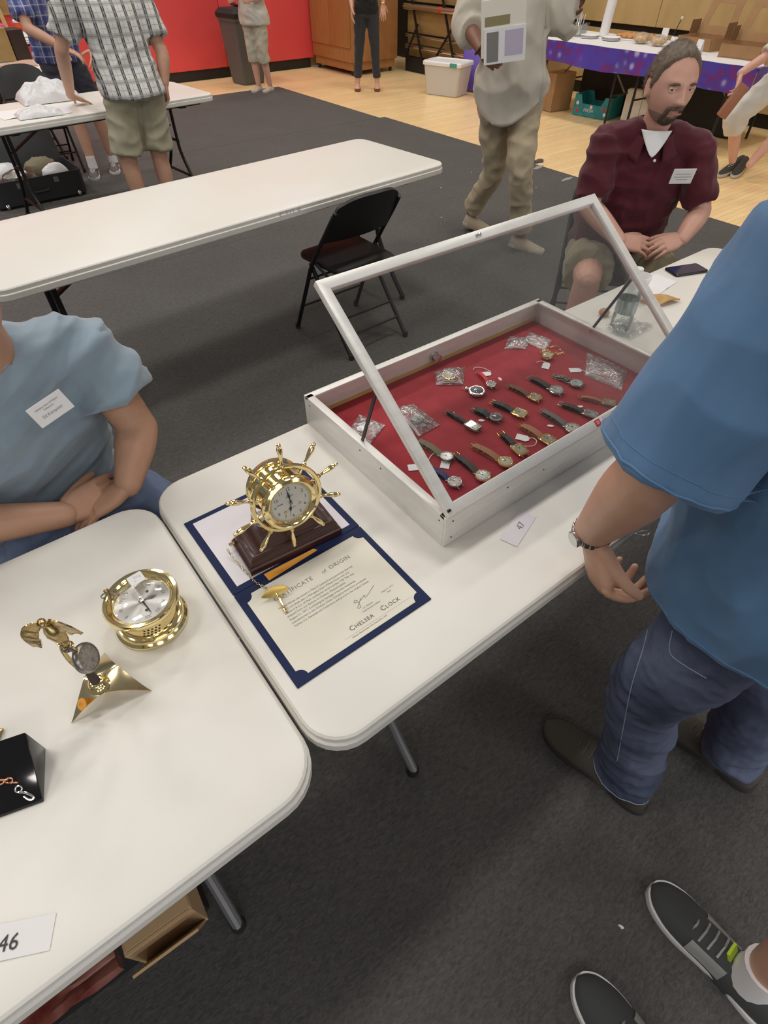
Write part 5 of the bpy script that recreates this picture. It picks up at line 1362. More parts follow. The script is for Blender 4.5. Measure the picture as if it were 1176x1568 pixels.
def shoe(t, heel, toe, m_up, m_sole, w=.048, h=.075, nm='shoe', extra=None, open_top=True):
    """shoe on the ground from heel to toe (world xy); soft upper on a sole"""
    a, b = V(heel[0], heel[1], 0), V(toe[0], toe[1], 0); z0 = heel[2] if len(heel) > 2 else 0
    f = unit(b - a); L = np.linalg.norm(b - a); s = V(-f[1], f[0], 0)
    prof = ((.0, .55), (.04, .80), (.15, .93), (.32, .84), (.50, .88), (.68, 1.02), (.82, .97), (.92, .76), (.98, .42), (1.0, .16))
    def outline(k, z, ins=0): 
        P = catmull([V(u*L, wv*w*k) for u, wv in prof], 3)
        left = [a + f*max(min(q[0], L - ins), ins) + s*q[1]*1.0 + V(0, 0, z0 + z) for q in P]; right = [a + f*max(min(q[0], L - ins), ins) - s*q[1]*.94 + V(0, 0, z0 + z) for q in P]
        return right + left[::-1]
    so = MB().rings([outline(.95, .0, .002), outline(1.0, .006), outline(1.01, .016), outline(.98, .024, .002)]).build('sole', m_sole, t, world=True, fix=True)
    up = MB()
    secs = []
    for u, wk, zt, zc in ((.02, .55, .060, .036), (.08, .80, h, .040), (.22, .86, h*1.02, .040), (.36, .86, h*.98, .040), (.50, .88, h*.86, .036), (.64, .96, h*.70, .032), (.78, .96, h*.58, .028), (.90, .78, h*.47, .026), (.955, .56, h*.40, .024), (.985, .30, h*.34, .024), (.996, .08, .026, .02)):
        secs.append((a + f*u*L + V(0, 0, z0 + .012), wk*w, zt))
    rg = []
    C_ = catmull([V(*c, q, z_) for c, q, z_ in secs], 3)
    for q in C_:
        c, wv, zt = q[:3], q[3], q[4]; rg.append([c + s*wv*math.cos(th) + V(0, 0, 1)*(max(math.sin(th), -.25)*(zt - .012)) for th in (2*math.pi*i/18 for i in range(18))])
    up.rings(rg)
    u_ = up.build(nm, m_up, t, world=True, fix=True)
    so.parent = u_
    return u_, a, f, s, L
def laces(u_, a, f, s, L, h, m, w=.02, n=4, z0=0):
    for i in range(n):
        k = .49 + .06*i; zt = z0 + h*(1.04 - .42*(k - .36)/.3) + .004
        c = a + f*k*L + V(0, 0, zt)
        MB().tube([c - s*w - V(0, 0, .008), c + V(0, 0, .003), c + s*w - V(0, 0, .008)], .0026, 6).build('lace', m, u_, world=True)

def cloth_mat2(name, col, col2=None, rough=.8, weave=900, sheen=.2, bumpstr=.25):
    return mat(name, col, rough, var=(7, col2 or tuple(c*.86 for c in col)), bump=(weave, bumpstr, .0008), sheen=sheen, spec=.25)
def plaid_mat(name, base, stripes, sx=9., sz=9.):
    """checked cloth from crossing bands in the wearer's own space"""
    m = mat(name, base, .8, spec=.2); nt = m.node_tree; b = nt.nodes['Principled BSDF']; tc = nd(nt, 'ShaderNodeTexCoord'); sp = nd(nt, 'ShaderNodeSeparateXYZ')
    nt.links.new(tc.outputs['Object'], sp.inputs[0]); last = None
    col = None
    for ax, freq, lo, hi, c, fac in stripes:
        mu = nd(nt, 'ShaderNodeMath', operation='MULTIPLY'); mu.inputs[1].default_value = freq; nt.links.new(sp.outputs[ax], mu.inputs[0])
        fr = nd(nt, 'ShaderNodeMath', operation='FRACT'); nt.links.new(mu.outputs[0], fr.inputs[0])
        g1 = nd(nt, 'ShaderNodeMath', operation='GREATER_THAN'); g1.inputs[1].default_value = lo; nt.links.new(fr.outputs[0], g1.inputs[0])
        g2 = nd(nt, 'ShaderNodeMath', operation='LESS_THAN'); g2.inputs[1].default_value = hi; nt.links.new(fr.outputs[0], g2.inputs[0])
        an = nd(nt, 'ShaderNodeMath', operation='MULTIPLY'); nt.links.new(g1.outputs[0], an.inputs[0]); nt.links.new(g2.outputs[0], an.inputs[1])
        an2 = nd(nt, 'ShaderNodeMath', operation='MULTIPLY'); an2.inputs[1].default_value = fac; nt.links.new(an.outputs[0], an2.inputs[0])
        mx = nd(nt, 'ShaderNodeMix', data_type='RGBA'); nt.links.new(an2.outputs[0], mx.inputs[0]); mx.inputs[7].default_value = (*c, 1)
        if col is None: mx.inputs[6].default_value = (*base, 1)
        else: nt.links.new(col, mx.inputs[6])
        col = mx.outputs[2]
    nt.links.new(col, b.inputs['Base Color'])
    return m

def figure(t, J, o):
    """one continuous body with clothes as children; J: joints in world space"""
    J = {k: V(v) for k, v in J.items()}
    b = o.get('bulk', 1.0); vox = o.get('voxel', .008)
    up = unit(J['neck'] - J['pelvis']); fr = V(o['front']); fc = V(o.get('chest_front', o['front']))
    lh = unit(J['hipR'] - J['hipL']); ls = unit(J['shR'] - J['shL']); lm = unit(lh + ls)
    pel, nk = J['pelvis'], J['neck']; tl = np.linalg.norm(nk - pel)
    at_ = lambda k: J['chest']*0 + (catmull([pel, lerp(pel, nk, .5)*.4 + J['chest']*.6, nk], 20)[int(round(40*k))] if 0 <= k <= 1 else pel + (nk - pel)*k)
    belly = o.get('belly', 0.); wide = o.get('wide', 0.); ak = o.get('arm_k', 1.0)
    sw = np.linalg.norm(J['shR'] - J['shL'])/2
    def secs(g, bottom=-.16, top=True, flare=0.):
        S = [(at_(bottom), .150*b + g + flare, .105*b + g + flare + belly*.4, .120*b + g + flare, lh, fr),
             (at_(0.0), .168*b + g + flare*.6, .112*b + g + flare*.6 + belly*.8, .122*b + g, lh, fr),
             (at_(.28), .152*b + g + wide, .108*b + g + belly, .098*b + g, lm, fr),
             (at_(.55), .164*b + g + wide*.7, .112*b + g + belly*.55, .108*b + g, ls, fc),
             (at_(.76), .172*b + g, .102*b + g + belly*.1, .108*b + g, ls, fc),
             (at_(.90), .125*b + g*.8, .066*b + g*.6, .080*b + g*.8, ls, fc)]
        if top: S.append((at_(.985), .066*b + g*.5, .052*b + g*.5, .060*b + g*.5, ls, fc))
        return S
    body = MB()
    torso(body, secs(-.024, bottom=o.get('body_bottom', -.12)))
    limb(body, [at_(.86), nk, lerp(nk, J['head'], .55)], [.066*b, .058, .056], 16)
    for s in ('L', 'R'):
        limb(body, [lerp(nk, J['sh'+s], .25) - up*.04, J['sh'+s] - up*.022], [.032*b, .040*b], 12)
        limb(body, [J['sh'+s], lerp(J['sh'+s], J['el'+s], .5), J['el'+s]], [.044*b, .046*b*ak, .041*b*ak], 14)
        limb(body, [J['el'+s], lerp(J['el'+s], J['wr'+s], .35), J['wr'+s]], [.042*b*ak, .043*b*ak, .029*b*ak], 14)
        if o.get('legs', True):
            limb(body, [J['hip'+s], lerp(J['hip'+s], J['kn'+s], .5), J['kn'+s]], [.085*b, .076*b, .057*b], 14)
            limb(body, [J['kn'+s], lerp(J['kn'+s], J['an'+s], .33), J['an'+s]], [.056*b, .056*b, .036], 14)
    hf = head_frame(J['head'], o['face'], o.get('head_up', (0, 0, 1)), o.get('head_scale', 1.0), o.get('head_wide', 1.0))
    add_head(body, hf, None)
    bm_ = skin_over(body, vox if not o.get('fine_face') else .0042, 3 if o.get('fine_face') else 4)
    parts = [bm_]
    for h in o.get('hands', ()):
        hm = MB(); hand(hm, **h); parts.append(skin_over(hm, o.get('hand_voxel', .0032), 4))
    bd = link('body', mesh_join(*parts), o['skin'], t, 60, world=True)
    # hair
    if o.get('hair'):
        hair_shell(hf, None, o['hair']).build('hair', o['hair_m'], t, 0, world=True)
    # lower clothes
    if o.get('pants'):
        pm = MB(); g = o.get('pg', .016); ln = o['pant_len']
        S = secs(g, bottom=-.16, top=False)[:3]; torso(pm, S)
        for s in ('L', 'R'):
            h, k, a = J['hip'+s], J['kn'+s], J['an'+s]
            pr = o.get('pant_r', (.100, .090, .080, .075))
            if ln <= 1: limb(pm, [h, lerp(h, k, ln*.5), lerp(h, k, ln)], [pr[0]*b, pr[1]*b, pr[2]*b*1.05], 16, dome=False)
            else:
                e = lerp(k, a, ln - 1); limb(pm, [h, lerp(h, k, .5), k, lerp(k, e, .5), e], [pr[0]*b, pr[1]*b, pr[2]*b, pr[3]*b, pr[3]*b], 16, dome=False)
        me = skin_over(pm, vox, 5)
        for w in o.get('pant_folds', ((.010, (9, 9, 20), 1),)): wrinkle(me, w[0], w[1], w[2])
        link('trousers' if ln > 1 else 'shorts', me, o['pants'], t, 0, world=True)
    # shirt
    if o.get('shirt'):
        sm = MB(); g = o.get('sg', .020)
        torso(sm, secs(g, bottom=o.get('shirt_bottom', -.10), flare=o.get('flare', .01)))
        for s in ('L', 'R'):
            k = o.get('sleeve', .62); A, E, W = J['sh'+s], J['el'+s], J['wr'+s]
            if isinstance(k, dict): k = k[s]
            e = lerp(A, E, k) if k <= 1 else lerp(E, W, k - 1)
            sr = o.get('sleeve_r', (.080, .078, .076))
            limb(sm, [lerp(nk, A, .30) - up*.035, A - up*.014], [.068*b, sr[0]*b*.98], 14)
            pts = [A, lerp(A, e, .5), e] if k <= 1 else [A, lerp(A, E, .6), E, e]
            rr = [sr[0]*b, sr[1]*b, sr[2]*b] if k <= 1 else [sr[0]*b, sr[1]*b, sr[1]*b*.95, sr[2]*b]
            limb(sm, pts, rr, 16, dome=False)
        me = skin_over(sm, vox, 5)
        for w in o.get('shirt_folds', ((.009, (8, 8, 14), 2),)): wrinkle(me, w[0], w[1], w[2], axes=w[3] if len(w) > 3 else None)
        if o.get('tail'):
            co = get_co(me); zb = co[:, 2].min(); lat = np.abs((co - pel) @ lh)/.24; k = np.clip((zb + .30 - co[:, 2])/.30, 0, 1)
            co[:, 2] += o['tail']*np.clip(lat, 0, 1.1)**2*k*2.0; set_co(me, co)
        so_ = link('shirt', me, o['shirt'], t, 0, world=True)
        if o.get('tail'):
            inv = root_inv(t); pts = []
            for i in range(30):
                q = lerp(at_(.93), at_(o['shirt_bottom'] + .03), i/29) + fr*.21 + lh*(-.02)
                okk, loc, no, ii = so_.closest_point_on_mesh(inv @ Vector(q)); pts.append(V(*(inv.inverted() @ (loc + no*.003))))
            MB().tube(pts, [(.016, .003)]*len(pts), 8, ref=lh).build('placket', o['shirt'], so_, world=True)
    return hf

M['hair_brown'] = mat('brown_hair', (.075, .045, .028), .6, var=(60, (.13, .085, .055), (1, 1, .25)), bump=(180, .8, .004, (1, 1, .3)))
M['hair_grey'] = mat('grey_hair', (.28, .27, .25), .6, var=(60, (.42, .41, .39), (1, 1, .25)), bump=(180, .8, .004, (1, 1, .3)))
M['hair_dark'] = mat('dark_hair', (.02, .014, .010), .55, var=(60, (.04, .028, .02), (1, 1, .25)), bump=(180, .8, .004, (1, 1, .3)))
M['eye_white'] = mat('eye_white', (.70, .66, .62), .2)
M['eye_dark'] = mat('iris', (.03, .022, .018), .15)
M['lip'] = mat('lip', (.42, .16, .13), .5)
def eyes(t, fr, look=(0, 1, 0)):
    for s in (-1, 1):
        c = V(s*.032, .0735, .001); d = unit(V(look))
        e = MB().sphere((0, 0, 0), .0122, 16, 12); e.v = [tuple(fr(V(p) + c)) for p in e.v]; eo = e.build('eye', M['eye_white'], t, world=True)
        i = MB().sphere((0, 0, 0), (.0056, .0056, .0056), 12, 8); i.v = [tuple(fr(V(p)*V(1, .55, 1) + c + d*.0098)) for p in i.v]; i.build('iris', M['eye_dark'], eo, world=True)
        # upper lid and brow
        l = MB().tube([fr(c + V(s*x_, .0118 - 9*x_*x_*1.6, .0052 - 16*x_*x_)) for x_ in (-.014, -.008, 0, .008, .014)], .0040, 8); l.build('eyelid', o_skin[0], t, world=True)
        l2 = MB().tube([fr(c + V(s*x_, .0108 - 9*x_*x_*1.6, -.0072 + 12*x_*x_)) for x_ in (-.014, -.008, 0, .008, .014)], .0030, 8); l2.build('lower_lid', o_skin[0], t, world=True)
        bq = MB().tube([fr(V(s*(.032 + x_), .0935 - 8*(x_ + .008)**2*2.2, .0175 - 9*x_*x_ - .05*x_)) for x_ in (-.019, -.010, 0, .010, .019)], [.002, .0042, .0042, .0034, .0015], 8); bq.build('eyebrow', M['hair_brown'], t, world=True)
o_skin = [M['skin_pink']]

# ================================================================== the seated man in the maroon polo
t = person('bearded man in a maroon polo shirt seated behind the table, hands together', (2.62, 1.56, 0), math.atan2(-.66, -.75) - math.pi/2)
F6 = unit(V(-.75, -.66, 0)); R6 = V(F6[1], -F6[0], 0)
M['maroon'] = cloth_mat2('maroon_pique', (.090, .010, .020), (.075, .008, .016), .75)
M['khaki_short'] = cloth_mat2('olive_khaki_cotton', (.32, .29, .19), (.27, .245, .155))
wr_r, wr_l = V(2.352, 1.372, .705), V(2.560, 1.205, .715)
J = dict(pelvis=(2.70, 1.625, .52), chest=(2.62, 1.555, .86), neck=(2.545, 1.478, 1.085), head=(2.500, 1.437, 1.232),
         shR=(2.415, 1.60, 1.035), shL=(2.675, 1.34, 1.025), elR=(2.335, 1.555, .80), elL=(2.700, 1.235, .79), wrR=wr_r, wrL=wr_l,
         hipR=(2.64, 1.70, .50), hipL=(2.77, 1.56, .50), knR=(2.255, 1.415, .545), knL=(2.50, 1.13, .53), anR=(2.27, 1.43, .09), anL=(2.48, 1.14, .09))
hd_r = unit(V(2.47, 1.245, .69) - wr_r); hd_l = unit(V(2.46, 1.235, .70) - wr_l)
hf6 = figure(t, J, dict(skin=M['skin_pink'], front=F6, chest_front=F6, face=(-.50, -.86, -.04), head_up=(-.03, -.05, 1), bulk=1.06, belly=.085, wide=.028, voxel=.0075, fine_face=True, head_scale=1.03, head_wide=1.07,
    hands=[dict(wrist=wr_r, fdir=hd_r, palm=(.35, .45, -.75), thumb=(0, 0, 1), curl=(.35, .35, .25), spread=.16, s=1.0, tout=.5),
           dict(wrist=wr_l, fdir=hd_l, palm=(-.1, .55, -.7), thumb=(0, 0, 1), curl=(.55, .5, .4), spread=.08, s=1.0, tout=.4)],
    shirt=M['maroon'], sleeve=.88, sleeve_r=(.064, .070, .070), sg=.022, shirt_bottom=-.06, flare=.012, shirt_folds=((.010, (5, 5, 16), 3), (.006, (16, 16, 9), 5)),
    pants=M['khaki_short'], pant_len=.80, pant_r=(.105, .105, .102, .1), pg=.010, pant_folds=((.012, (12, 12, 12), 4),)))
M['hair_rec'] = mat('brown_grey_hair', (.10, .068, .045), .65, var=(70, (.20, .15, .11), (1, 1, .25)), bump=(200, .8, .004, (1, 1, .3)))
def hair6(p):
    x, y, z = p
    if abs(x) > .058 and -.050 < z < .022 and -.034 < y < .010: return -1
    if y > .060: lim = .088 + .010*(1 - min(abs(x)/.05, 1)**2)
    elif y > .0: lim = -.022 + .112*(y/.060)**1.5
    else: lim = -.022 + .70*y
    d = z - max(lim, -.080) + .010*noise.noise(Vector((x*70, y*70, z*22)))
    return .0085*min(1, d/.022 + .12) if d > 0 else -1
def strands(mb, fr, fn, count, ln, comb, seed, w=.0009, lift=.35):
    rnd = random.Random(seed); D = dirs(144, 120); P = head_points(D, None); ok = [i for i in range(len(P)) if fn(P[i]) > 0]
    for _ in range(count):
        i = rnd.choice(ok); p = P[i]; nn = unit(D[i]/V(.08, .1, .12)); h = max(fn(p), .002)
        d = unit(nn*lift + comb(p) + V(rnd.gauss(0, .28), rnd.gauss(0, .28), rnd.gauss(0, .28))); L = ln*rnd.uniform(.6, 1.3)
        s1 = unit(np.cross(d, nn))*w; b0 = p + nn*h*.55; tip = b0 + d*L; s2 = unit(np.cross(d, s1))*w
        mb.add(list(fr(np.array([b0 - s1, b0 + s1, b0 + s2*1.4, tip]))), [(0, 1, 3), (1, 2, 3), (2, 0, 3)])
    return mb
hb = hair_shell(hf6, None, hair6, 108, 90, seed=4)
strands(hb, hf6, hair6, 5200, .016, lambda p: V(0, -.75, -.15 - 6*max(0, .03 - p[2])), 5)
hb.build('hair', M['hair_rec'], t, 0, world=True)
o_skin[0] = M['skin_pink']
eyes(t, hf6, (.25, .96, -.02))
def goatee(p):
    x, y, z = p
    if y < .035: return -1
    mus = abs(z + .053 + .10*abs(x)) < .0062 and abs(x) < .030
    side_ = .019 < abs(x) < .031 and -.100 < z < -.052
    chin = z < -.086 and abs(x) < .030 and z > -.124
    return .0055 if (mus or side_ or chin) else -1
M['beard'] = mat('brown_beard', (.11, .06, .04), .8, var=(90, (.22, .16, .12)), bump=(300, .8, .003))
bb6 = hair_shell(hf6, None, goatee, 144, 120, seed=2)
strands(bb6, hf6, goatee, 1800, .007, lambda p: V(0, .1, -.9), 6, .0006)
bb6.build('beard', M['beard'], t, 0, world=True)
def jawline(p):
    x, y, z = p
    return .0022 if (z < -.070 - .35*max(0, .05 - abs(x)) and z > -.118 and y > -.02 and abs(x) > .030) or (z < -.108 and y > .0) else -1
hair_shell(hf6, None, jawline, 144, 120, seed=9).build('stubble', mat('stubble', (.26, .17, .125), .8, var=(140, (.38, .25, .19))), t, 0, world=True)
lp_ = MB().tube([hf6(V(x_, .1035 - 10*x_*x_, -.0715 + 2.0*x_*x_)) for x_ in (-.019, -.010, 0, .010, .019)], [.0012, .0036, .0042, .0036, .0012], 8); lp_.build('lips', M['lip'], t, world=True)
# white undershirt, collar, placket, button and name badge
def under(u, v):
    z = 1.082 - .082*u; x = (v*2 - 1)*(.058*(1 - u)**.75 + .0015)
    return V(2.547, 1.480, z) + F6*(.074 + (1.085 - z)*.52 - 5.5*x*x) + R6*x
MB().slab(under, 12, 10, .003).build('undershirt', M['white_paper'], t, 0, world=True, fix=True)
for s in (-1, 1):
    def col(u, v, s=s):
        a = u*math.pi*.86; c = V(2.548, 1.482, 1.085)
        r_ = .088 + .034*v
        p = c + R6*s*math.sin(a)*r_ - F6*math.cos(a)*(r_*1.02) + V(0, 0, .022 - .050*v*(1 + .5*u) - .055*u*u)
        return p
    MB().slab(col, 16, 6, .005).build('collar', M['maroon'], t, 0, world=True, fix=True)
ch = V(2.565, 1.500, .93)
def chest_pt(x, z, out): return V(2.60, 1.535, 0) + R6*x + F6*out + V(0, 0, z)
MB().sphere((2.441, 1.375, 0.996), (.0055, .0055, .0055), 10, 8).build('button', M['white_plastic'], t, world=True)
bc_ = V((2.52, 1.277, 0.948)); bx = unit(V(.70, -.70, .05)); by = unit(V(-.22, -.20, .95)); bz = unit(np.cross(bx, by))
bd_ = MB().obox(bc_, bx*.043, by*.031, bz*.0012).build('name_badge', M['white_paper'], t, bevel=(.001, 1), world=True)
for k, w_ in ((.010, .030), (-.002, .034), (-.012, .022)): MB().obox(bc_ + by*k + bz*(.0016 if bz @ (V(0, 0, 1.6) - bc_) > 0 else -.0016), bx*w_, by*.0010, bz*.0002).build('badge_print', M['grey_ink'], bd_, world=True)
gm = M['black_rubber']
for s, an, kn in (('R', J['anR'], J['knR']), ('L', J['anL'], J['knL'])):
    a = V(an); shoe(t, a[:2] - F6[:2]*.07, a[:2] + F6[:2]*.20, M['s_grey'], M['white_plastic'])
    MB().tube([(a[0], a[1], .06), (a[0], a[1], .14)], [.045, .043], 14).build('sock', M['white_paper'], t, world=True)

# ================================================================== the seated man in the blue T-shirt
F8 = unit(V(.30, -.95, 0)); R8 = V(F8[1], -F8[0], 0)
t = person('man in a light blue T-shirt seated at the left table with clasped hands', (-.10, 1.55, 0), math.atan2(F8[1], F8[0]) - math.pi/2)
M['tee'] = cloth_mat2('faded_blue_jersey', (.275, .355, .43), (.235, .315, .39), .85, 1200, .35, .15)
M['jean_light'] = cloth_mat2('washed_denim', (.16, .21, .34), (.11, .15, .27), .8, 700, .1, .5)
wl8, wr8 = V((0.086, 1.092, 0.755)), V((-0.059, 1.106, 0.735))
J = dict(pelvis=(-.125, 1.50, .52), chest=(-.075, 1.36, .84), neck=(-.040, 1.225, 1.085), head=(-.045, 1.14, 1.235),
         shL=(.128, 1.262, 1.020), shR=(-.205, 1.170, 1.020), elL=(0.168, 1.183, 0.825), elR=(-.300, 1.150, .800), wrL=wl8, wrR=wr8,
         hipL=(-.03, 1.50, .50), hipR=(-.21, 1.46, .50), knL=(.12, 1.20, .555), knR=(-.10, 1.12, .555), anL=(.13, 1.24, .09), anR=(-.08, 1.15, .09))
hf8 = figure(t, J, dict(skin=M['skin_tan'], front=F8, face=(.25, -.93, -.25), bulk=1.06, belly=.05, wide=.025, voxel=.0065, hair=hair_cap(), hair_m=M['hair_brown'],
    hands=[dict(wrist=wl8, fdir=V(-.085, .005, -.030), palm=(-.2, -.1, -.9), thumb=(-.1, 1, .3), curl=(.25, .3, .3), spread=.02, s=.98, tout=.5),
           dict(wrist=wr8 + V(0, 0, .0), fdir=V(.085, .012, .004), palm=(.2, .5, -.55), thumb=(0, .5, .8), curl=(.5, .55, .4), spread=.05, s=.98, tout=.4)],
    shirt=M['tee'], sleeve=.60, sleeve_r=(.074, .080, .084), sg=.028, shirt_bottom=-.08, flare=.03,
    shirt_folds=((.017, (3, 3, 13), 3, ((.8, .3, .5), (0, 1, 0), (-.45, .2, .9))), (.007, (6, 6, 24), 6, ((.8, .3, .5), (0, 1, 0), (-.45, .2, .9)))),
    pants=M['jean_light'], pant_len=1.9, pant_r=(.100, .096, .088, .085), pant_folds=((.012, (12, 12, 14), 4),)))
eyes(t, hf8)
bc_ = V((0.018, 1.118, 0.985)); bx = unit(V(.75, .38, .06)); by = unit(V(-.20, .36, .90)); bz = unit(np.cross(bx, by))
bc_ = V((0.017, 1.082, 1.005)); bx = unit(V(.80, .05, .22)); by = unit(V(-.18, .38, .90)); by = unit(by - bx*(by @ bx)); bz = unit(np.cross(bx, by))
bd_ = MB().obox(bc_, bx*.036, by*.021, bz*.0012).build('name_badge', M['white_paper'], t, bevel=(.001, 1), world=True)
for s_, k, h_ in (('National Assn of Watch', .0090, .0050), ('Collectors', .0030, .0050), ('Ed Kempster', -.0085, .0080)):
    me = bm_text(s_, h_, .0001, 'CENTER'); q = bc_ + by*k + bz*.0015
    me.transform(Matrix(((bx[0], by[0], bz[0], q[0]), (bx[1], by[1], bz[1], q[1]), (bx[2], by[2], bz[2], q[2]), (0, 0, 0, 1)))); link('badge_print', me, M['grey_ink'], bd_, None, world=True)
for an in ('anL', 'anR'):
    a = V(J[an]); shoe(t, a[:2] - F8[:2]*.07, a[:2] + F8[:2]*.20, M['s_grey'], M['white_plastic'])

# ================================================================== the walking man in pale shirt and trousers
F5 = unit(V(.10, -1, 0)); R5 = V(F5[1], -F5[0], 0)
t = person('man in a pale loose shirt and tan trousers walking with papers in hand', (3.40, 2.95, 0), math.atan2(F5[1], F5[0]) - math.pi/2)
M['pale_shirt'] = cloth_mat2('pale_linen', (.60, .555, .47), (.55, .505, .42))
M['tan_trouser'] = cloth_mat2('tan_twill', (.46, .39, .27), (.40, .335, .225))
wr5r, wr5l = V((2.971, 2.952, 1.166)), V((3.471, 2.759, 1.307))
J = dict(pelvis=(3.33, 3.018, 0.961), chest=(3.306, 3.037, 1.304), neck=(3.301, 3.04, 1.53), head=(3.267, 3.015, 1.656),
         shR=(3.158, 3.225, 1.464), shL=(3.439, 2.834, 1.48), elR=(3.101, 3.218, 1.25), elL=(3.45, 2.775, 1.256), wrR=wr5r, wrL=wr5l,
         hipR=(3.287, 3.101, 0.886), hipL=(3.392, 2.92, 0.9), knL=(3.278, 2.781, 0.532), knR=(3.366, 3.091, 0.453), anL=(3.43, 2.80, .085), anR=(3.375, 3.29, .13))
figure(t, J, dict(skin=M['skin_dark'], front=F5, face=(.1, -1, -.05), bulk=1.05, belly=.035, voxel=.011, hair=hair_cap(), hair_m=M['hair_dark'], hand_voxel=.005,
    hands=[dict(wrist=wr5r, fdir=(.55, -.5, -.5), palm=(.5, .7, .1), thumb=(0, 0, 1), curl=(.5, .5, .3)), dict(wrist=wr5l, fdir=(.15, -.5, .75), palm=(-.8, .1, .2), thumb=(0, -1, .3), curl=(.7, .7, .5))],
    shirt=M['pale_shirt'], sleeve=1.35, sleeve_r=(.088, .092, .080), sg=.040, shirt_bottom=-.28, flare=.035, shirt_folds=((.018, (5, 5, 4), 3), (.010, (10, 10, 4), 5)),
    pants=M['tan_trouser'], pant_len=1.93, pant_r=(.105, .095, .080, .072), pant_folds=((.012, (6, 6, 9), 4), (.007, (12, 12, 12), 2)), tail=.075))
M['tan_shoe'] = mat('tan_suede', (.40, .33, .24), .8); M['pale_sole'] = mat('pale_sole', (.55, .50, .42), .6)
shoe(t, (3.400, 2.87), (3.475, 2.60), M['tan_shoe'], M['pale_sole']); shoe(t, (3.36, 3.33, .035), (3.385, 3.05), M['tan_shoe'], M['pale_sole'])
wb_ = MB().torus(wr5r - unit(V(.55, -.5, -.5))*.015, unit(V(.55, -.5, -.5)), .034, .006, 24, 8).build('wrist_band', M['s_dark'], t, world=True)
# papers held in the right hand
pp = thing('paper_folder', 'cream folder and printed sheet held in the walking man\'s hand', 'folder', (2.973, 2.788, 1.153), math.atan2(-.72, -.62) + math.pi/2)
tl5 = Matrix.Rotation(R(-7), 4, 'Y')
MB().box(-.115, .125, -.005, .005, .0, .245).xf(tl5).build('cover', M['cream_paper'], pp, bevel=(.002, 1))
sheet5 = MB().box(-.10, .13, -.010, -.0055, -.03, .125).xf(tl5).build('printed_sheet', M['white_paper'], pp)
MB().box(-.085, -.02, -.0112, -.0102, -.02, .11).xf(tl5).build('photo_print', M['grey_ink'], sheet5); MB().box(.015, .115, -.0112, -.0102, .0, .11).xf(tl5).build('photo_print', mat('lilac_print', (.52, .47, .60), .6), sheet5)
MB().box(-.095, .04, -.0066, -.0052, .135, .175).xf(tl5).build('printed_band', mat('olive_print', (.28, .24, .12), .6), pp)

# ================================================================== the leaning man in the checked shirt
t = person('man in a checked shirt and khaki shorts leaning on the left table', (1.45, 4.9, 0), R(-6))
M['plaid'] = plaid_mat('grey_white_check', (.66, .65, .62), [('X', 14, .0, .34, (.36, .36, .36), .9), ('X', 14, .06, .16, (.045, .045, .05), .95), ('X', 14, .22, .31, (.045, .045, .05), .95), ('Z', 13, .0, .32, (.34, .34, .34), .55), ('Z', 13, .12, .17, (.16, .16, .17), .55), ('X', 14, .62, .66, (.30, .30, .31), .7), ('Z', 13, .60, .66, (.32, .32, .33), .6)])
M['khaki'] = cloth_mat2('khaki_cotton', (.40, .375, .27), (.35, .325, .23))
wl1, wr1 = V((1.219, 5.448, 0.8)), V((1.761, 4.92, 0.884))
J = dict(pelvis=(1.525, 4.93, .91), chest=(1.535, 5.02, 1.20), neck=(1.545, 5.13, 1.44), head=(1.545, 5.22, 1.57),
         shL=(1.345, 5.10, 1.385), shR=(1.745, 5.10, 1.385), elL=(1.185, 5.13, 1.09), elR=(1.815, 4.97, 1.043), wrL=wl1, wrR=wr1,
         hipL=(1.425, 4.93, .87), hipR=(1.625, 4.93, .87), knL=(1.345, 4.90, .46), knR=(1.590, 4.92, .46), anL=(1.350, 4.86, .085), anR=(1.585, 4.88, .085))
figure(t, J, dict(skin=M['skin'], front=(0, 1, 0), face=(0, .9, -.3), bulk=1.08, belly=.04, voxel=.011, hair=hair_cap(), hair_m=M['hair_grey'], hand_voxel=.005,
    hands=[dict(wrist=wl1, fdir=(.42, .10, -.20), palm=(.1, .1, -.9), thumb=(0, 1, 0), curl=(.05, .12, .1), spread=.45), dict(wrist=wr1, fdir=(-.05, .12, -1), palm=(-1, 0, 0), thumb=(0, 1, 0), curl=(.6, .6, .4))],
    shirt=M['plaid'], sleeve=.78, sleeve_r=(.090, .094, .092), sg=.030, shirt_bottom=-.12, flare=.02, shirt_folds=((.014, (5, 5, 8), 3),),
    pants=M['khaki'], pant_len=.90, pant_r=(.100, .100, .098, .1), pg=.010, pant_folds=((.014, (8, 8, 10), 4),)))
for a in ('anL', 'anR'):
    q = V(J[a]); shoe(t, (q[0], q[1] - .07), (q[0], q[1] + .20), M['s_brown'], M['black_rubber']); MB().tube([(q[0], q[1], .05), (q[0], q[1], .13)], [.045, .043], 12).build('sock', M['white_paper'], t, world=True)

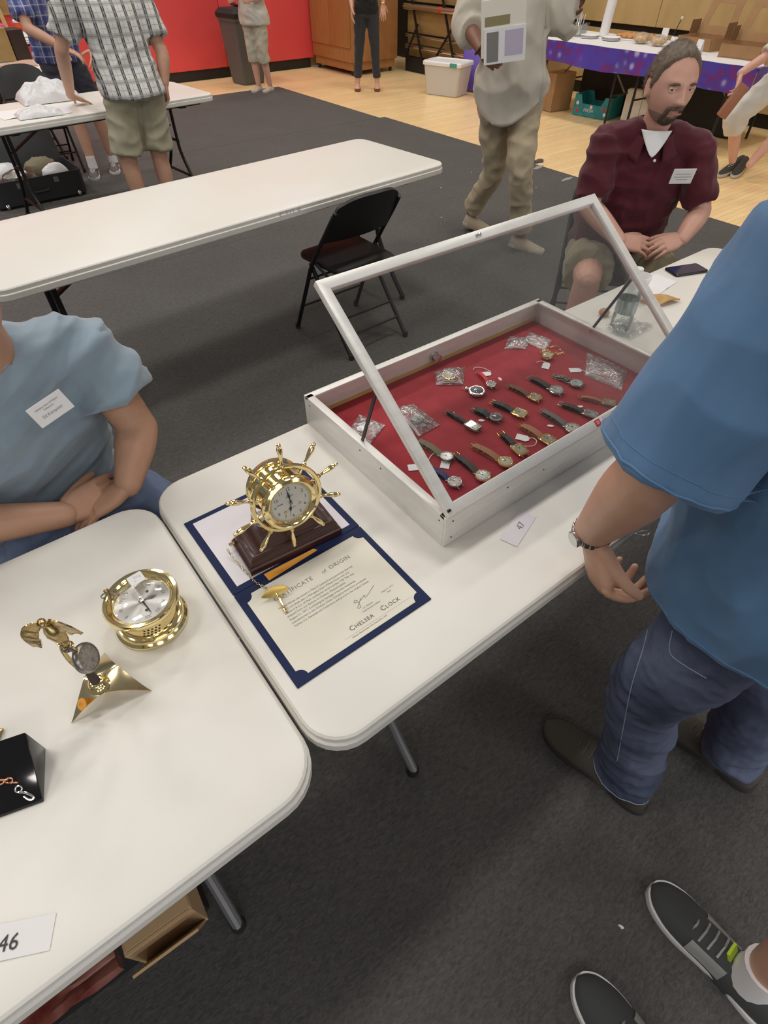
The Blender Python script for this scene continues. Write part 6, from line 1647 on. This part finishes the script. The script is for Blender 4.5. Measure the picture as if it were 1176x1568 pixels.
# ================================================================== the person in blue check behind that table
t = person('person in a blue checked shirt behind the left table, arm stretched out', (1.46, 6.62, 0), R(180))
M['plaid_blue'] = plaid_mat('blue_check', (.20, .23, .46), [('X', 16, .0, .4, (.07, .09, .26), .9), ('Z', 15, .0, .4, (.07, .09, .26), .6), ('X', 16, .52, .60, (.60, .60, .70), .9), ('Z', 15, .52, .60, (.60, .60, .70), .7)])
J = dict(pelvis=(1.50, 6.68, .90), chest=(1.49, 6.62, 1.18), neck=(1.48, 6.52, 1.42), head=(1.47, 6.46, 1.56),
         shR=(1.315, 6.56, 1.36), shL=(1.70, 6.56, 1.36), elR=(1.285, 6.42, 1.10), elL=(1.78, 6.45, 1.10), wrR=(1.475, 6.28, .98), wrL=(1.70, 6.25, .95),
         hipR=(1.42, 6.68, .87), hipL=(1.60, 6.68, .87), knR=(1.475, 6.62, .46), knL=(1.66, 6.62, .46), anR=(1.455, 6.56, .085), anL=(1.68, 6.64, .085))
figure(t, J, dict(skin=M['skin'], front=(0, -1, 0), face=(0, -.9, -.4), voxel=.012, hair=hair_cap(), hair_m=M['hair_grey'], hand_voxel=.005,
    hands=[dict(wrist=J['wrR'], fdir=(.6, -.4, -.3), palm=(0, 0, -1), thumb=(0, -1, 0)), dict(wrist=J['wrL'], fdir=(-.3, -.6, -.5), palm=(-.5, 0, -.6), thumb=(0, -.5, 1))],
    shirt=M['plaid_blue'], sleeve=.75, sleeve_r=(.085, .088, .086), sg=.026, shirt_folds=((.012, (5, 5, 8), 3),), pants=cloth_mat2('dark_red_shorts', (.05, .05, .07)), pant_len=.75, pant_r=(.10, .10, .10, .1)))
for a in ('anR', 'anL'):
    q = V(J[a]); u_, a_, f_, s_, L_ = shoe(t, (q[0] + .01, q[1] + .07), (q[0] - .07, q[1] - .19), M['s_grey'], M['white_plastic'], w=.052); laces(u_, a_, f_, s_, L_, .075, M['white_paper']); MB().tube([(q[0], q[1], .06), (q[0], q[1], .16)], [.043, .040], 12).build('sock', M['white_paper'], t, world=True)

# ================================================================== the person in pale capri trousers
F3 = unit(V(-.85, -.45, 0)); t = person('person in pale capri trousers and pale top beside the rubbish bin', (4.78, 9.24, 0), math.atan2(F3[1], F3[0]) - math.pi/2)
R3 = V(F3[1], -F3[0], 0); c = V(4.78, 9.24, 0)
J = dict(pelvis=c + V(0, 0, .86), chest=c + V(0, 0, 1.12) + F3*.02, neck=c + V(0, 0, 1.38) + F3*.05, head=c + V(0, 0, 1.54) + F3*.08, shR=c + R3*.17 + V(0, 0, 1.33), shL=c - R3*.17 + V(0, 0, 1.33),
         elR=c + R3*.22 + V(0, 0, 1.06) + F3*.02, elL=c - R3*.22 + V(0, 0, 1.06) + F3*.02, wrR=c + R3*.14 + V(0, 0, 1.02) + F3*.22, wrL=c - R3*.14 + V(0, 0, 1.02) + F3*.22,
         hipR=c + R3*.085 + V(0, 0, .82), hipL=c - R3*.085 + V(0, 0, .82), knR=c + R3*.075 + V(0, 0, .46) + F3*.02, knL=c - R3*.085 + V(0, 0, .46) + F3*.02, anR=c + R3*.07 + V(0, 0, .075), anL=c - R3*.09 + V(0, 0, .075) - F3*.06)
M['pale_cotton'] = cloth_mat2('pale_cotton', (.50, .47, .38), (.45, .42, .335)); M['off_white'] = cloth_mat2('off_white_cotton', (.60, .58, .52))
figure(t, J, dict(skin=M['skin_pink'], front=F3, face=F3, voxel=.013, hair=hair_cap(.05, -.06, -.12, .02), hair_m=M['hair_grey'], hand_voxel=.006, hands=[dict(wrist=J['wrR'], fdir=F3, palm=-R3, thumb=(0, 0, 1)), dict(wrist=J['wrL'], fdir=F3, palm=R3, thumb=(0, 0, 1))],
    shirt=M['off_white'], sleeve=.9, sg=.03, shirt_bottom=-.22, flare=.03, pants=M['pale_cotton'], pant_len=1.32, pant_r=(.105, .095, .085, .082), pg=.02, pant_folds=((.014, (8, 8, 10), 4),)))
M['beige_shoe'] = mat('beige_canvas', (.50, .42, .33), .8)
for a in ('anR', 'anL'): q = V(J[a]); shoe(t, q[:2] - F3[:2]*.06, q[:2] + F3[:2]*.18, M['beige_shoe'], M['pale_sole'], h=.06)

# ================================================================== the person in black top and dark trousers
F4 = unit(V(-.60, -.80, 0)); R4 = V(F4[1], -F4[0], 0); c = V(6.11, 8.40, 0)
t = person('person in a black top, dark narrow trousers and sandals by the oak cabinet', tuple(c), math.atan2(F4[1], F4[0]) - math.pi/2)
J = dict(pelvis=c + V(0, 0, .90), chest=c + V(0, 0, 1.15), neck=c + V(0, 0, 1.40), head=c + V(0, 0, 1.56) + F4*.03, shR=c + R4*.17 + V(0, 0, 1.34), shL=c - R4*.17 + V(0, 0, 1.34), elR=c + R4*.22 + V(0, 0, 1.10), elL=c - R4*.23 + V(0, 0, 1.10) - F4*.03,
         wrR=c + R4*.20 + V(0, 0, .93) + F4*.12, wrL=c - R4*.235 + V(0, 0, .955) + F4*.04, hipR=c + R4*.085 + V(0, 0, .86), hipL=c - R4*.085 + V(0, 0, .86), knR=c + R4*.115 + V(0, 0, .47), knL=c - R4*.115 + V(0, 0, .47), anR=c + R4*.150 + V(0, 0, .075), anL=c - R4*.145 + V(0, 0, .075))
M['dark_trouser'] = cloth_mat2('charcoal_trouser', (.030, .034, .042)); M['black_top'] = cloth_mat2('black_top', (.010, .010, .011))
figure(t, J, dict(skin=M['skin_pink'], front=F4, face=F4, bulk=.90, voxel=.012, hair=hair_cap(.05, -.06, -.12, .02), hair_m=M['hair_brown'], hand_voxel=.005, hands=[dict(wrist=J['wrR'], fdir=(-.1, -.1, -1), palm=-R4, thumb=F4, curl=(.3, .3, .2)), dict(wrist=J['wrL'], fdir=V(0, 0, -1) + F4*.15, palm=R4*.4 - F4*.9, thumb=-R4, curl=(.15, .15, .1), spread=.2)],
    shirt=M['black_top'], sleeve=.8, sg=.018, shirt_bottom=-.10, pants=M['dark_trouser'], pant_len=1.84, pant_r=(.105, .094, .078, .068), pg=.016, pant_folds=((.006, (8, 8, 10), 4),)))
MB().torus(V(J['wrL']) + V(0, 0, .01), (0, 0, 1), .032, .007, 20, 8).build('wrist_watch', M['gold'], t, world=True)
for a, s in (('anR', 1), ('anL', -1)):
    q = V(J[a]); h0, h1 = q[:2] - F4[:2]*.05, q[:2] + F4[:2]*.18
    f2 = MB(); limb(f2, [V(h0[0], h0[1], .045), V(*lerp(h0, h1, .45), .05), V(*lerp(h0, h1, .92), .034)], [(.030, .030), (.036, .028), (.040, .016)], 12, ref=R4); f2.build('foot', M['skin_pink'], t, 0, world=True)
    so = MB(); so.rings([[V(*h0, z) + V(*F4[:2], 0)*(x + .0) + R4*y_ for x, y_ in rrect(-.01, .245, -.042, .042, .038)] for z in (0, .018)]); so = so.build('sandal', M['s_brown'], t, world=True, fix=True)
    m_ = V(*lerp(h0, h1, .62), 0); MB().tube([m_ - R4*.042 + V(0, 0, .016), m_ + V(0, 0, .062), m_ + R4*.042 + V(0, 0, .016)], .007, 8).build('strap', M['s_dark'], so, world=True)

# ================================================================== the woman in white capris at the right edge
F7 = unit(V(.45, -.89, 0)); R7 = V(F7[1], -F7[0], 0); c = V(6.44, 2.74, 0)
t = person('person in white capris carrying a brown wallet at the right edge', tuple(c), math.atan2(F7[1], F7[0]) - math.pi/2)
J = dict(pelvis=c + V(0, 0, .90) + F7*.10, chest=c + V(0, 0, 1.16) + F7*.12, neck=c + V(0, 0, 1.42) + F7*.15, head=c + V(0, 0, 1.57) + F7*.18, shR=c + R7*.18 + V(0, 0, 1.36) + F7*.12, shL=c - R7*.18 + V(0, 0, 1.36) + F7*.14, elR=c + R7*.24 + V(0, 0, 1.08) + F7*.04, elL=c - R7*.24 + V(0, 0, 1.08) + F7*.10,
         wrR=(5.837, 2.776, 0.836), wrL=c - R7*.22 + V(0, 0, .92) + F7*.25, hipR=c + R7*.09 + V(0, 0, .86) + F7*.10, hipL=c - R7*.09 + V(0, 0, .86) + F7*.10, knR=(6.157, 2.82, 0.498), knL=c - R7*.05 + V(0, 0, .47) + F7*.26, anR=(6.339, 2.782, 0.136), anL=(6.365, 2.623, 0.126))
M['white_cotton'] = cloth_mat2('white_cotton', (.66, .64, .59))
figure(t, J, dict(skin=M['skin_pink'], front=F7, face=F7, bulk=1.02, voxel=.012, hair=hair_cap(.05, -.06, -.12, .02), hair_m=M['hair_grey'], hand_voxel=.005, hands=[dict(wrist=J['wrR'], fdir=(.1, -.2, -1), palm=(-.5, .6, 0), thumb=F7, curl=(.6, .6, .4)), dict(wrist=J['wrL'], fdir=F7, palm=R7, thumb=(0, 0, 1))],
    shirt=M['pale_shirt'], sleeve=1.6, sleeve_r=(.085, .080, .070), sg=.035, shirt_bottom=-.20, flare=.03, shirt_folds=((.016, (5, 5, 8), 3),), pants=M['white_cotton'], pant_len=1.32, pant_r=(.110, .102, .094, .092), pg=.02, pant_folds=((.012, (8, 8, 10), 4),)))
M['dark_mesh'] = mat('dark_mesh', (.05, .048, .045), .7)
u_, a_, f_, s_, L_ = shoe(t, (6.922, 2.939, 0)[:2], (6.231, 2.802, 0)[:2], M['dark_mesh'], M['pale_sole'], w=.05); laces(u_, a_, f_, s_, L_, .075, M['white_paper'])
shoe(t, (6.898, 2.899, 0)[:2], (6.322, 2.707, 0)[:2], M['dark_mesh'], M['pale_sole'], w=.05)
tag(MB().obox((5.804, 2.738, 0.656), (unit(V(.05, .10, .9))*.14 + V(.06, -.05, 0))*.78, unit(V(.79, -.61, -.5))*.042, V(.03, .045, 0)*.4).build('wallet', M['s_tan'], bevel=(.008, 2)), 'long tan leather wallet in the hand of the person in white capris', 'wallet')

# ================================================================== the man in blue shirt and jeans standing at the table
F9 = unit(V(-.06, 1, 0)); R9 = V(F9[1], -F9[0], 0)
t = person('man in a blue short-sleeved shirt and jeans standing at the watch table', (.96, .02, 0), math.atan2(F9[1], F9[0]) - math.pi/2)
def denim_mat():
    m = mat('blue_denim', (.05, .09, .22), .8); nt = m.node_tree; b = nt.nodes['Principled BSDF']; tc = nd(nt, 'ShaderNodeTexCoord')
    n1 = nd(nt, 'ShaderNodeTexNoise'); n1.inputs['Scale'].default_value = 5; n1.inputs['Detail'].default_value = 4
    n2 = nd(nt, 'ShaderNodeTexNoise'); n2.inputs['Scale'].default_value = 420; n2.inputs['Detail'].default_value = 2
    for n in (n1, n2): nt.links.new(tc.outputs['Object'], n.inputs['Vector'])
    r = nd(nt, 'ShaderNodeValToRGB'); e = r.color_ramp.elements; e[0].position = .36; e[0].color = (.062, .078, .130, 1); e[1].position = .70; e[1].color = (.155, .185, .285, 1)
    nt.links.new(n1.outputs['Fac'], r.inputs[0])
    mr = nd(nt, 'ShaderNodeMapRange'); mr.inputs['To Min'].default_value = .72; mr.inputs['To Max'].default_value = 1.3; nt.links.new(n2.outputs['Fac'], mr.inputs['Value'])
    sc_ = nd(nt, 'ShaderNodeVectorMath', operation='SCALE'); nt.links.new(r.outputs[0], sc_.inputs[0]); nt.links.new(mr.outputs[0], sc_.inputs['Scale']); nt.links.new(sc_.outputs[0], b.inputs['Base Color'])
    bp = nd(nt, 'ShaderNodeBump'); bp.inputs['Strength'].default_value = .35; bp.inputs['Distance'].default_value = .001; nt.links.new(n2.outputs['Fac'], bp.inputs['Height']); nt.links.new(bp.outputs[0], b.inputs['Normal'])
    b.inputs['Specular IOR Level'].default_value = .2
    return m
M['denim'] = denim_mat()
M['blue_shirt'] = cloth_mat2('blue_cotton_shirt', (.115, .225, .40), (.095, .198, .355), .8, 1300, .15, .12)
M['denim_thread'] = mat('pale_thread', (.30, .36, .50), .8)
wr9 = V((0.741, 0.309, 0.848)); el9 = V(.676, .232, 1.088)
J = dict(pelvis=(.965, .015, .90), chest=(.965, .085, 1.20), neck=(.965, .185, 1.470), head=(.960, .265, 1.625),
         shL=(.790, .195, 1.400), shR=(1.150, .165, 1.400), elL=el9, elR=(1.265, .10, 1.10), wrL=wr9, wrR=(1.235, .32, .98),
         hipL=(.872, .025, .86), hipR=(1.062, .010, .86), knL=(.806, .075, .48), knR=(1.100, -.045, .48), anL=(.836, .000, .085), anR=(1.120, -.150, .085))
kn9 = V((0.739, 0.262, 0.758))
hf9 = figure(t, J, dict(skin=M['skin'], front=F9, face=(-.35, .93, -.25), bulk=1.10, belly=.045, arm_k=1.14, voxel=.0062, body_bottom=-.16, hair=hair_cap(), hair_m=M['hair_grey'], hand_voxel=.0026,
    hands=[dict(wrist=wr9 + unit(kn9 - wr9)*.018, fdir=kn9 - wr9, palm=(.80, -.45, .10), thumb=(-.2, -.7, .7), curl=(.95, .75, .45), spread=.03, s=1.14, tout=.35, tcurl=.7,
                curls=((.95, .55, .30), (1.0, .75, .45), (1.1, .85, .5), (1.15, .9, .55))),
           dict(wrist=J['wrR'], fdir=(-.3, .9, -.3), palm=(-.5, 0, -.8), thumb=(-1, 0, .3))]))
# denim trousers
pm = MB(); b9 = 1.1
torso(pm, [(V(.965, .010, .78), .178, .140, .158, R9, F9), (V(.965, .012, .86), .182, .150, .160, R9, F9), (V(.965, .02, .97), .172, .160, .142, R9, F9), (V(.965, .03, 1.04), .168, .160, .135, R9, F9)])
for s, bt9 in (('L', V(.838, .003, .050)), ('R', V(1.118, -.148, .050))):
    h, k = V(J['hip'+s]), V(J['kn'+s])
    limb(pm, [h + V(0, 0, .02), lerp(h, k, .5), k, lerp(k, bt9, .45), lerp(k, bt9, .85), bt9], [.105, .097, .085, .077, .076, .076], 20, dome=False)
me = skin_over(pm, .0055, 5)
wrinkle(me, .010, (7, 7, 6), 3, axes=((1, 0, .2), (0, 1, -.3), (-.2, .3, 1)), mask=lambda p: 1.0 if p[2] < .80 else .5)
wrinkle(me, .011, (7, 7, 20), 7, mask=lambda p: max(0, min(1, (.26 - p[2])/.2)) + .35*math.exp(-((p[2] - .50)/.06)**2) + .4*math.exp(-((p[2] - .80)/.07)**2))
wrinkle(me, .003, (24, 24, 30), 5)
jn = link('jeans', me, M['denim'], t, 0, world=True)
def snap(o, pts, off=.0012):
    inv = root_inv(t); M2 = inv.inverted(); out = []
    for p in pts:
        ok, loc, no, i = o.closest_point_on_mesh(inv @ Vector(p)); out.append(V(*(M2 @ (loc + no*off))))
    return out
def cast(o, pts, off=.001):
    inv = root_inv(t); M2 = inv.inverted(); out = []
    eye = V(0, 0, 1.636)
    for p in pts:
        d = unit(V(p) - eye); ok, loc, no, i = o.ray_cast(inv @ Vector(eye), inv.to_3x3() @ Vector(d))
        if ok: out.append(V(*(M2 @ (loc + no*off))))
    return out
seam = catmull([(0.865, 0.176, 0.642), (0.842, 0.143, 0.548), (0.815, 0.111, 0.426), (0.807, 0.074, 0.284), (0.81, 0.035, 0.119)], 6)
MB().tube(cast(jn, seam, .0008), .0011, 6).build('side_seam', M['denim_thread'], jn, world=True)
pk = [(0.844, 0.114, 0.638), (0.834, 0.093, 0.589), (0.846, 0.059, 0.57), (0.864, 0.014, 0.56)]
MB().tube(cast(jn, catmull(pk, 5), .0008), .0010, 6).build('pocket_stitching', M['denim_thread'], jn, world=True)
hm = [V(.836, .003, .053) + V(math.cos(a)*.092, math.sin(a)*.092, .012) for a in (2*math.pi*i/28 for i in range(28))]
MB().tube(snap(jn, hm, .0008), .0014, 5, closed=True).build('leg_hem', M['denim_thread'], jn, world=True)
# loose short-sleeved shirt
sm = MB()
torso(sm, [(V(.955, .010, .775), .222, .235, .205, R9, F9), (V(.955, .015, .88), .218, .240, .198, R9, F9), (V(.958, .045, 1.02), .210, .225, .172, R9, F9), (V(.962, .085, 1.18), .207, .185, .158, R9, F9),
           (V(.965, .135, 1.32), .205, .125, .145, R9, F9), (V(.965, .170, 1.415), .150, .085, .110, R9, F9), (V(.965, .190, 1.475), .085, .075, .080, R9, F9)])
for s in ('L', 'R'):
    A, E = V(J['sh'+s]), V(J['el'+s])
    limb(sm, [lerp(V(J['neck']), A, .3) - V(0, 0, .05), A - V(0, 0, .012)], [.082, .088], 16)
    e = lerp(A, E, .93)
    limb(sm, [A, lerp(A, e, .4), lerp(A, e, .8), e], [.092, .094, .099, .102], 22, dome=False)
me = skin_over(sm, .0055, 5)
wrinkle(me, .016, (3.2, 3.2, 8), 4, axes=((1, 0, .3), (0, 1, .5), (-.3, -.5, 1)))
wrinkle(me, .007, (9, 9, 5), 11)
sh9 = link('shirt', me, M['blue_shirt'], t, 0, world=True)
# hems: a folded edge round the sleeve and the tail
A, E = V(J['shL']), V(J['elL']); ax = unit(E - A); e0 = lerp(A, E, .93); pa = unit(np.cross(ax, V(0, 1, 0))); pb = np.cross(ax, pa)
for k, rr in ((-.006, .0022), (-.030, .0010)):
    MB().tube(snap(sh9, [e0 + ax*k + (pa*math.cos(a) + pb*math.sin(a))*.13 for a in (2*math.pi*i/40 for i in range(40))], .0002), rr, 6, closed=True).build('sleeve_hem', M['blue_shirt'], sh9, world=True)
MB().tube(snap(sh9, [V(.962, .005, .786) + V(math.cos(a)*.25, math.sin(a)*.23, 0) for a in (2*math.pi*i/60 for i in range(60))], .0002), .0020, 6, closed=True).build('tail_hem', M['blue_shirt'], sh9, world=True)
# wrist watch with a link bracelet
wa = unit(kn9 - wr9 + (wr9 - el9)*.6); wc9 = wr9 + wa*.004; qa = unit(np.cross(wa, V(0, 0, 1))); qb = np.cross(wa, qa)
wt = MB().torus(wc9, wa, .0365, .0010, 32, 6).build('watch_bracelet', M['steel'], t, world=True)
for i in range(22):
    a = 2*math.pi*i/22; d = qa*math.cos(a) + qb*math.sin(a); tg = -qa*math.sin(a) + qb*math.cos(a)
    MB().obox(wc9 + d*.0370, tg*.0046, wa*.0075, d*.0016).build('link', M['dull_silver'], wt, bevel=(.0008, 1), world=True)
dl_ = unit(V(-.75, .2, .35) - wa*(V(-.75, .2, .35) @ wa))
MB().lathe([(.012, 0), (.0165, .001), (.0170, .006), (.0145, .008), (.0, .008)], wc9 + dl_*.036, dl_, 24).build('watch_head', M['steel'], wt, world=True)
# something dark with a silver ring clipped at the waistband
MB().torus((0.791, 0.24, 0.867), (.5, .6, .3), .012, .0016, 20, 6).build('key_ring', M['steel'], t, world=True)
# shoes
M['olive_shoe'] = mat('grey_brown_suede', (.085, .075, .062), .8, bump=(300, .3, .001)); M['dark_sole'] = mat('dark_sole', (.05, .046, .042), .7)
u_, a_, f_, s_, L_ = shoe(t, (.836, -.085), (.785, .236), M['olive_shoe'], M['dark_sole'], w=.054, h=.085); laces(u_, a_, f_, s_, L_, .085, M['s_grey'], .024, 4)
u_, a_, f_, s_, L_ = shoe(t, (1.120, -.235), (1.085, .085), M['olive_shoe'], M['dark_sole'], w=.054, h=.085); laces(u_, a_, f_, s_, L_, .085, M['s_grey'], .024, 4)

# ================================================================== the person standing beside the photographer
t = person('person in dark sports shoes, white socks and shorts at the lower right corner', (.56, -.60, 0), 0)
M['sport_grey'] = mat('grey_sport_mesh', (.055, .060, .062), .7, bump=(500, .35, .001)); M['lime'] = mat('lime_tab', (.55, .75, .03), .5); M['silver_tape'] = mat('silver_overlay', (.40, .41, .39), .4, .3)
J = dict(pelvis=(.58, -.64, .93), chest=(.59, -.66, 1.22), neck=(.60, -.66, 1.47), head=(.60, -.63, 1.63), shL=(.415, -.67, 1.41), shR=(.785, -.67, 1.41), elL=(.36, -.72, 1.12), elR=(.84, -.72, 1.12), wrL=(.40, -.62, .90), wrR=(.80, -.62, .90),
         hipL=(.495, -.63, .88), hipR=(.665, -.63, .88), knL=(.405, -.53, .47), knR=(.720, -.395, .47), anL=(.405, -.425, .085), anR=(.690, -.425, .085))
figure(t, J, dict(skin=M['skin'], front=(0, 1, 0), face=(0, 1, -.2), voxel=.009, hair=hair_cap(), hair_m=M['hair_brown'], hand_voxel=.004,
    hands=[dict(wrist=J['wrL'], fdir=(.05, .2, -1), palm=(1, 0, 0), thumb=(0, 1, 0)), dict(wrist=J['wrR'], fdir=(-.05, .2, -1), palm=(-1, 0, 0), thumb=(0, 1, 0))],
    shirt=cloth_mat2('grey_tee', (.16, .16, .17)), sleeve=.6, sg=.022, pants=cloth_mat2('charcoal_shorts', (.045, .045, .05)), pant_len=.70, pant_r=(.105, .105, .105, .1)))
for x in (.690, .405):
    u_, a_, f_, s_, L_ = shoe(t, (x - .003, -.515), (x - .008, -.195), M['sport_grey'], M['white_plastic'], w=.056, h=.085)
    laces(u_, a_, f_, s_, L_, .085, M['silver_tape'], .026, 4)
    for q in (-1, 1):
        MB().slab(lambda u, v, q=q: snap(u_, [a_ + f_*L_*(.40 + .24*u) + s_*q*(.058 - .022*v) + V(0, 0, .034 + .034*v*(1 - .35*u))], .0012)[0], 8, 4, .0016).build('side_overlay', M['silver_tape'], u_, world=True, fix=True)
    MB().obox(a_ + f_*L_*.455 + V(0, 0, .092), s_*.016, unit(f_*.5 + V(0, 0, .86))*.013, unit(f_*.86 - V(0, 0, .5))*.003).build('tongue_tab', M['lime'], u_, world=True)
    MB().tube([(x, -.425, .055), (x, -.425, .10), (x + .003, -.417, .150)], [.046, .044, .045], 18).build('sock', M['white_paper'], t, world=True)
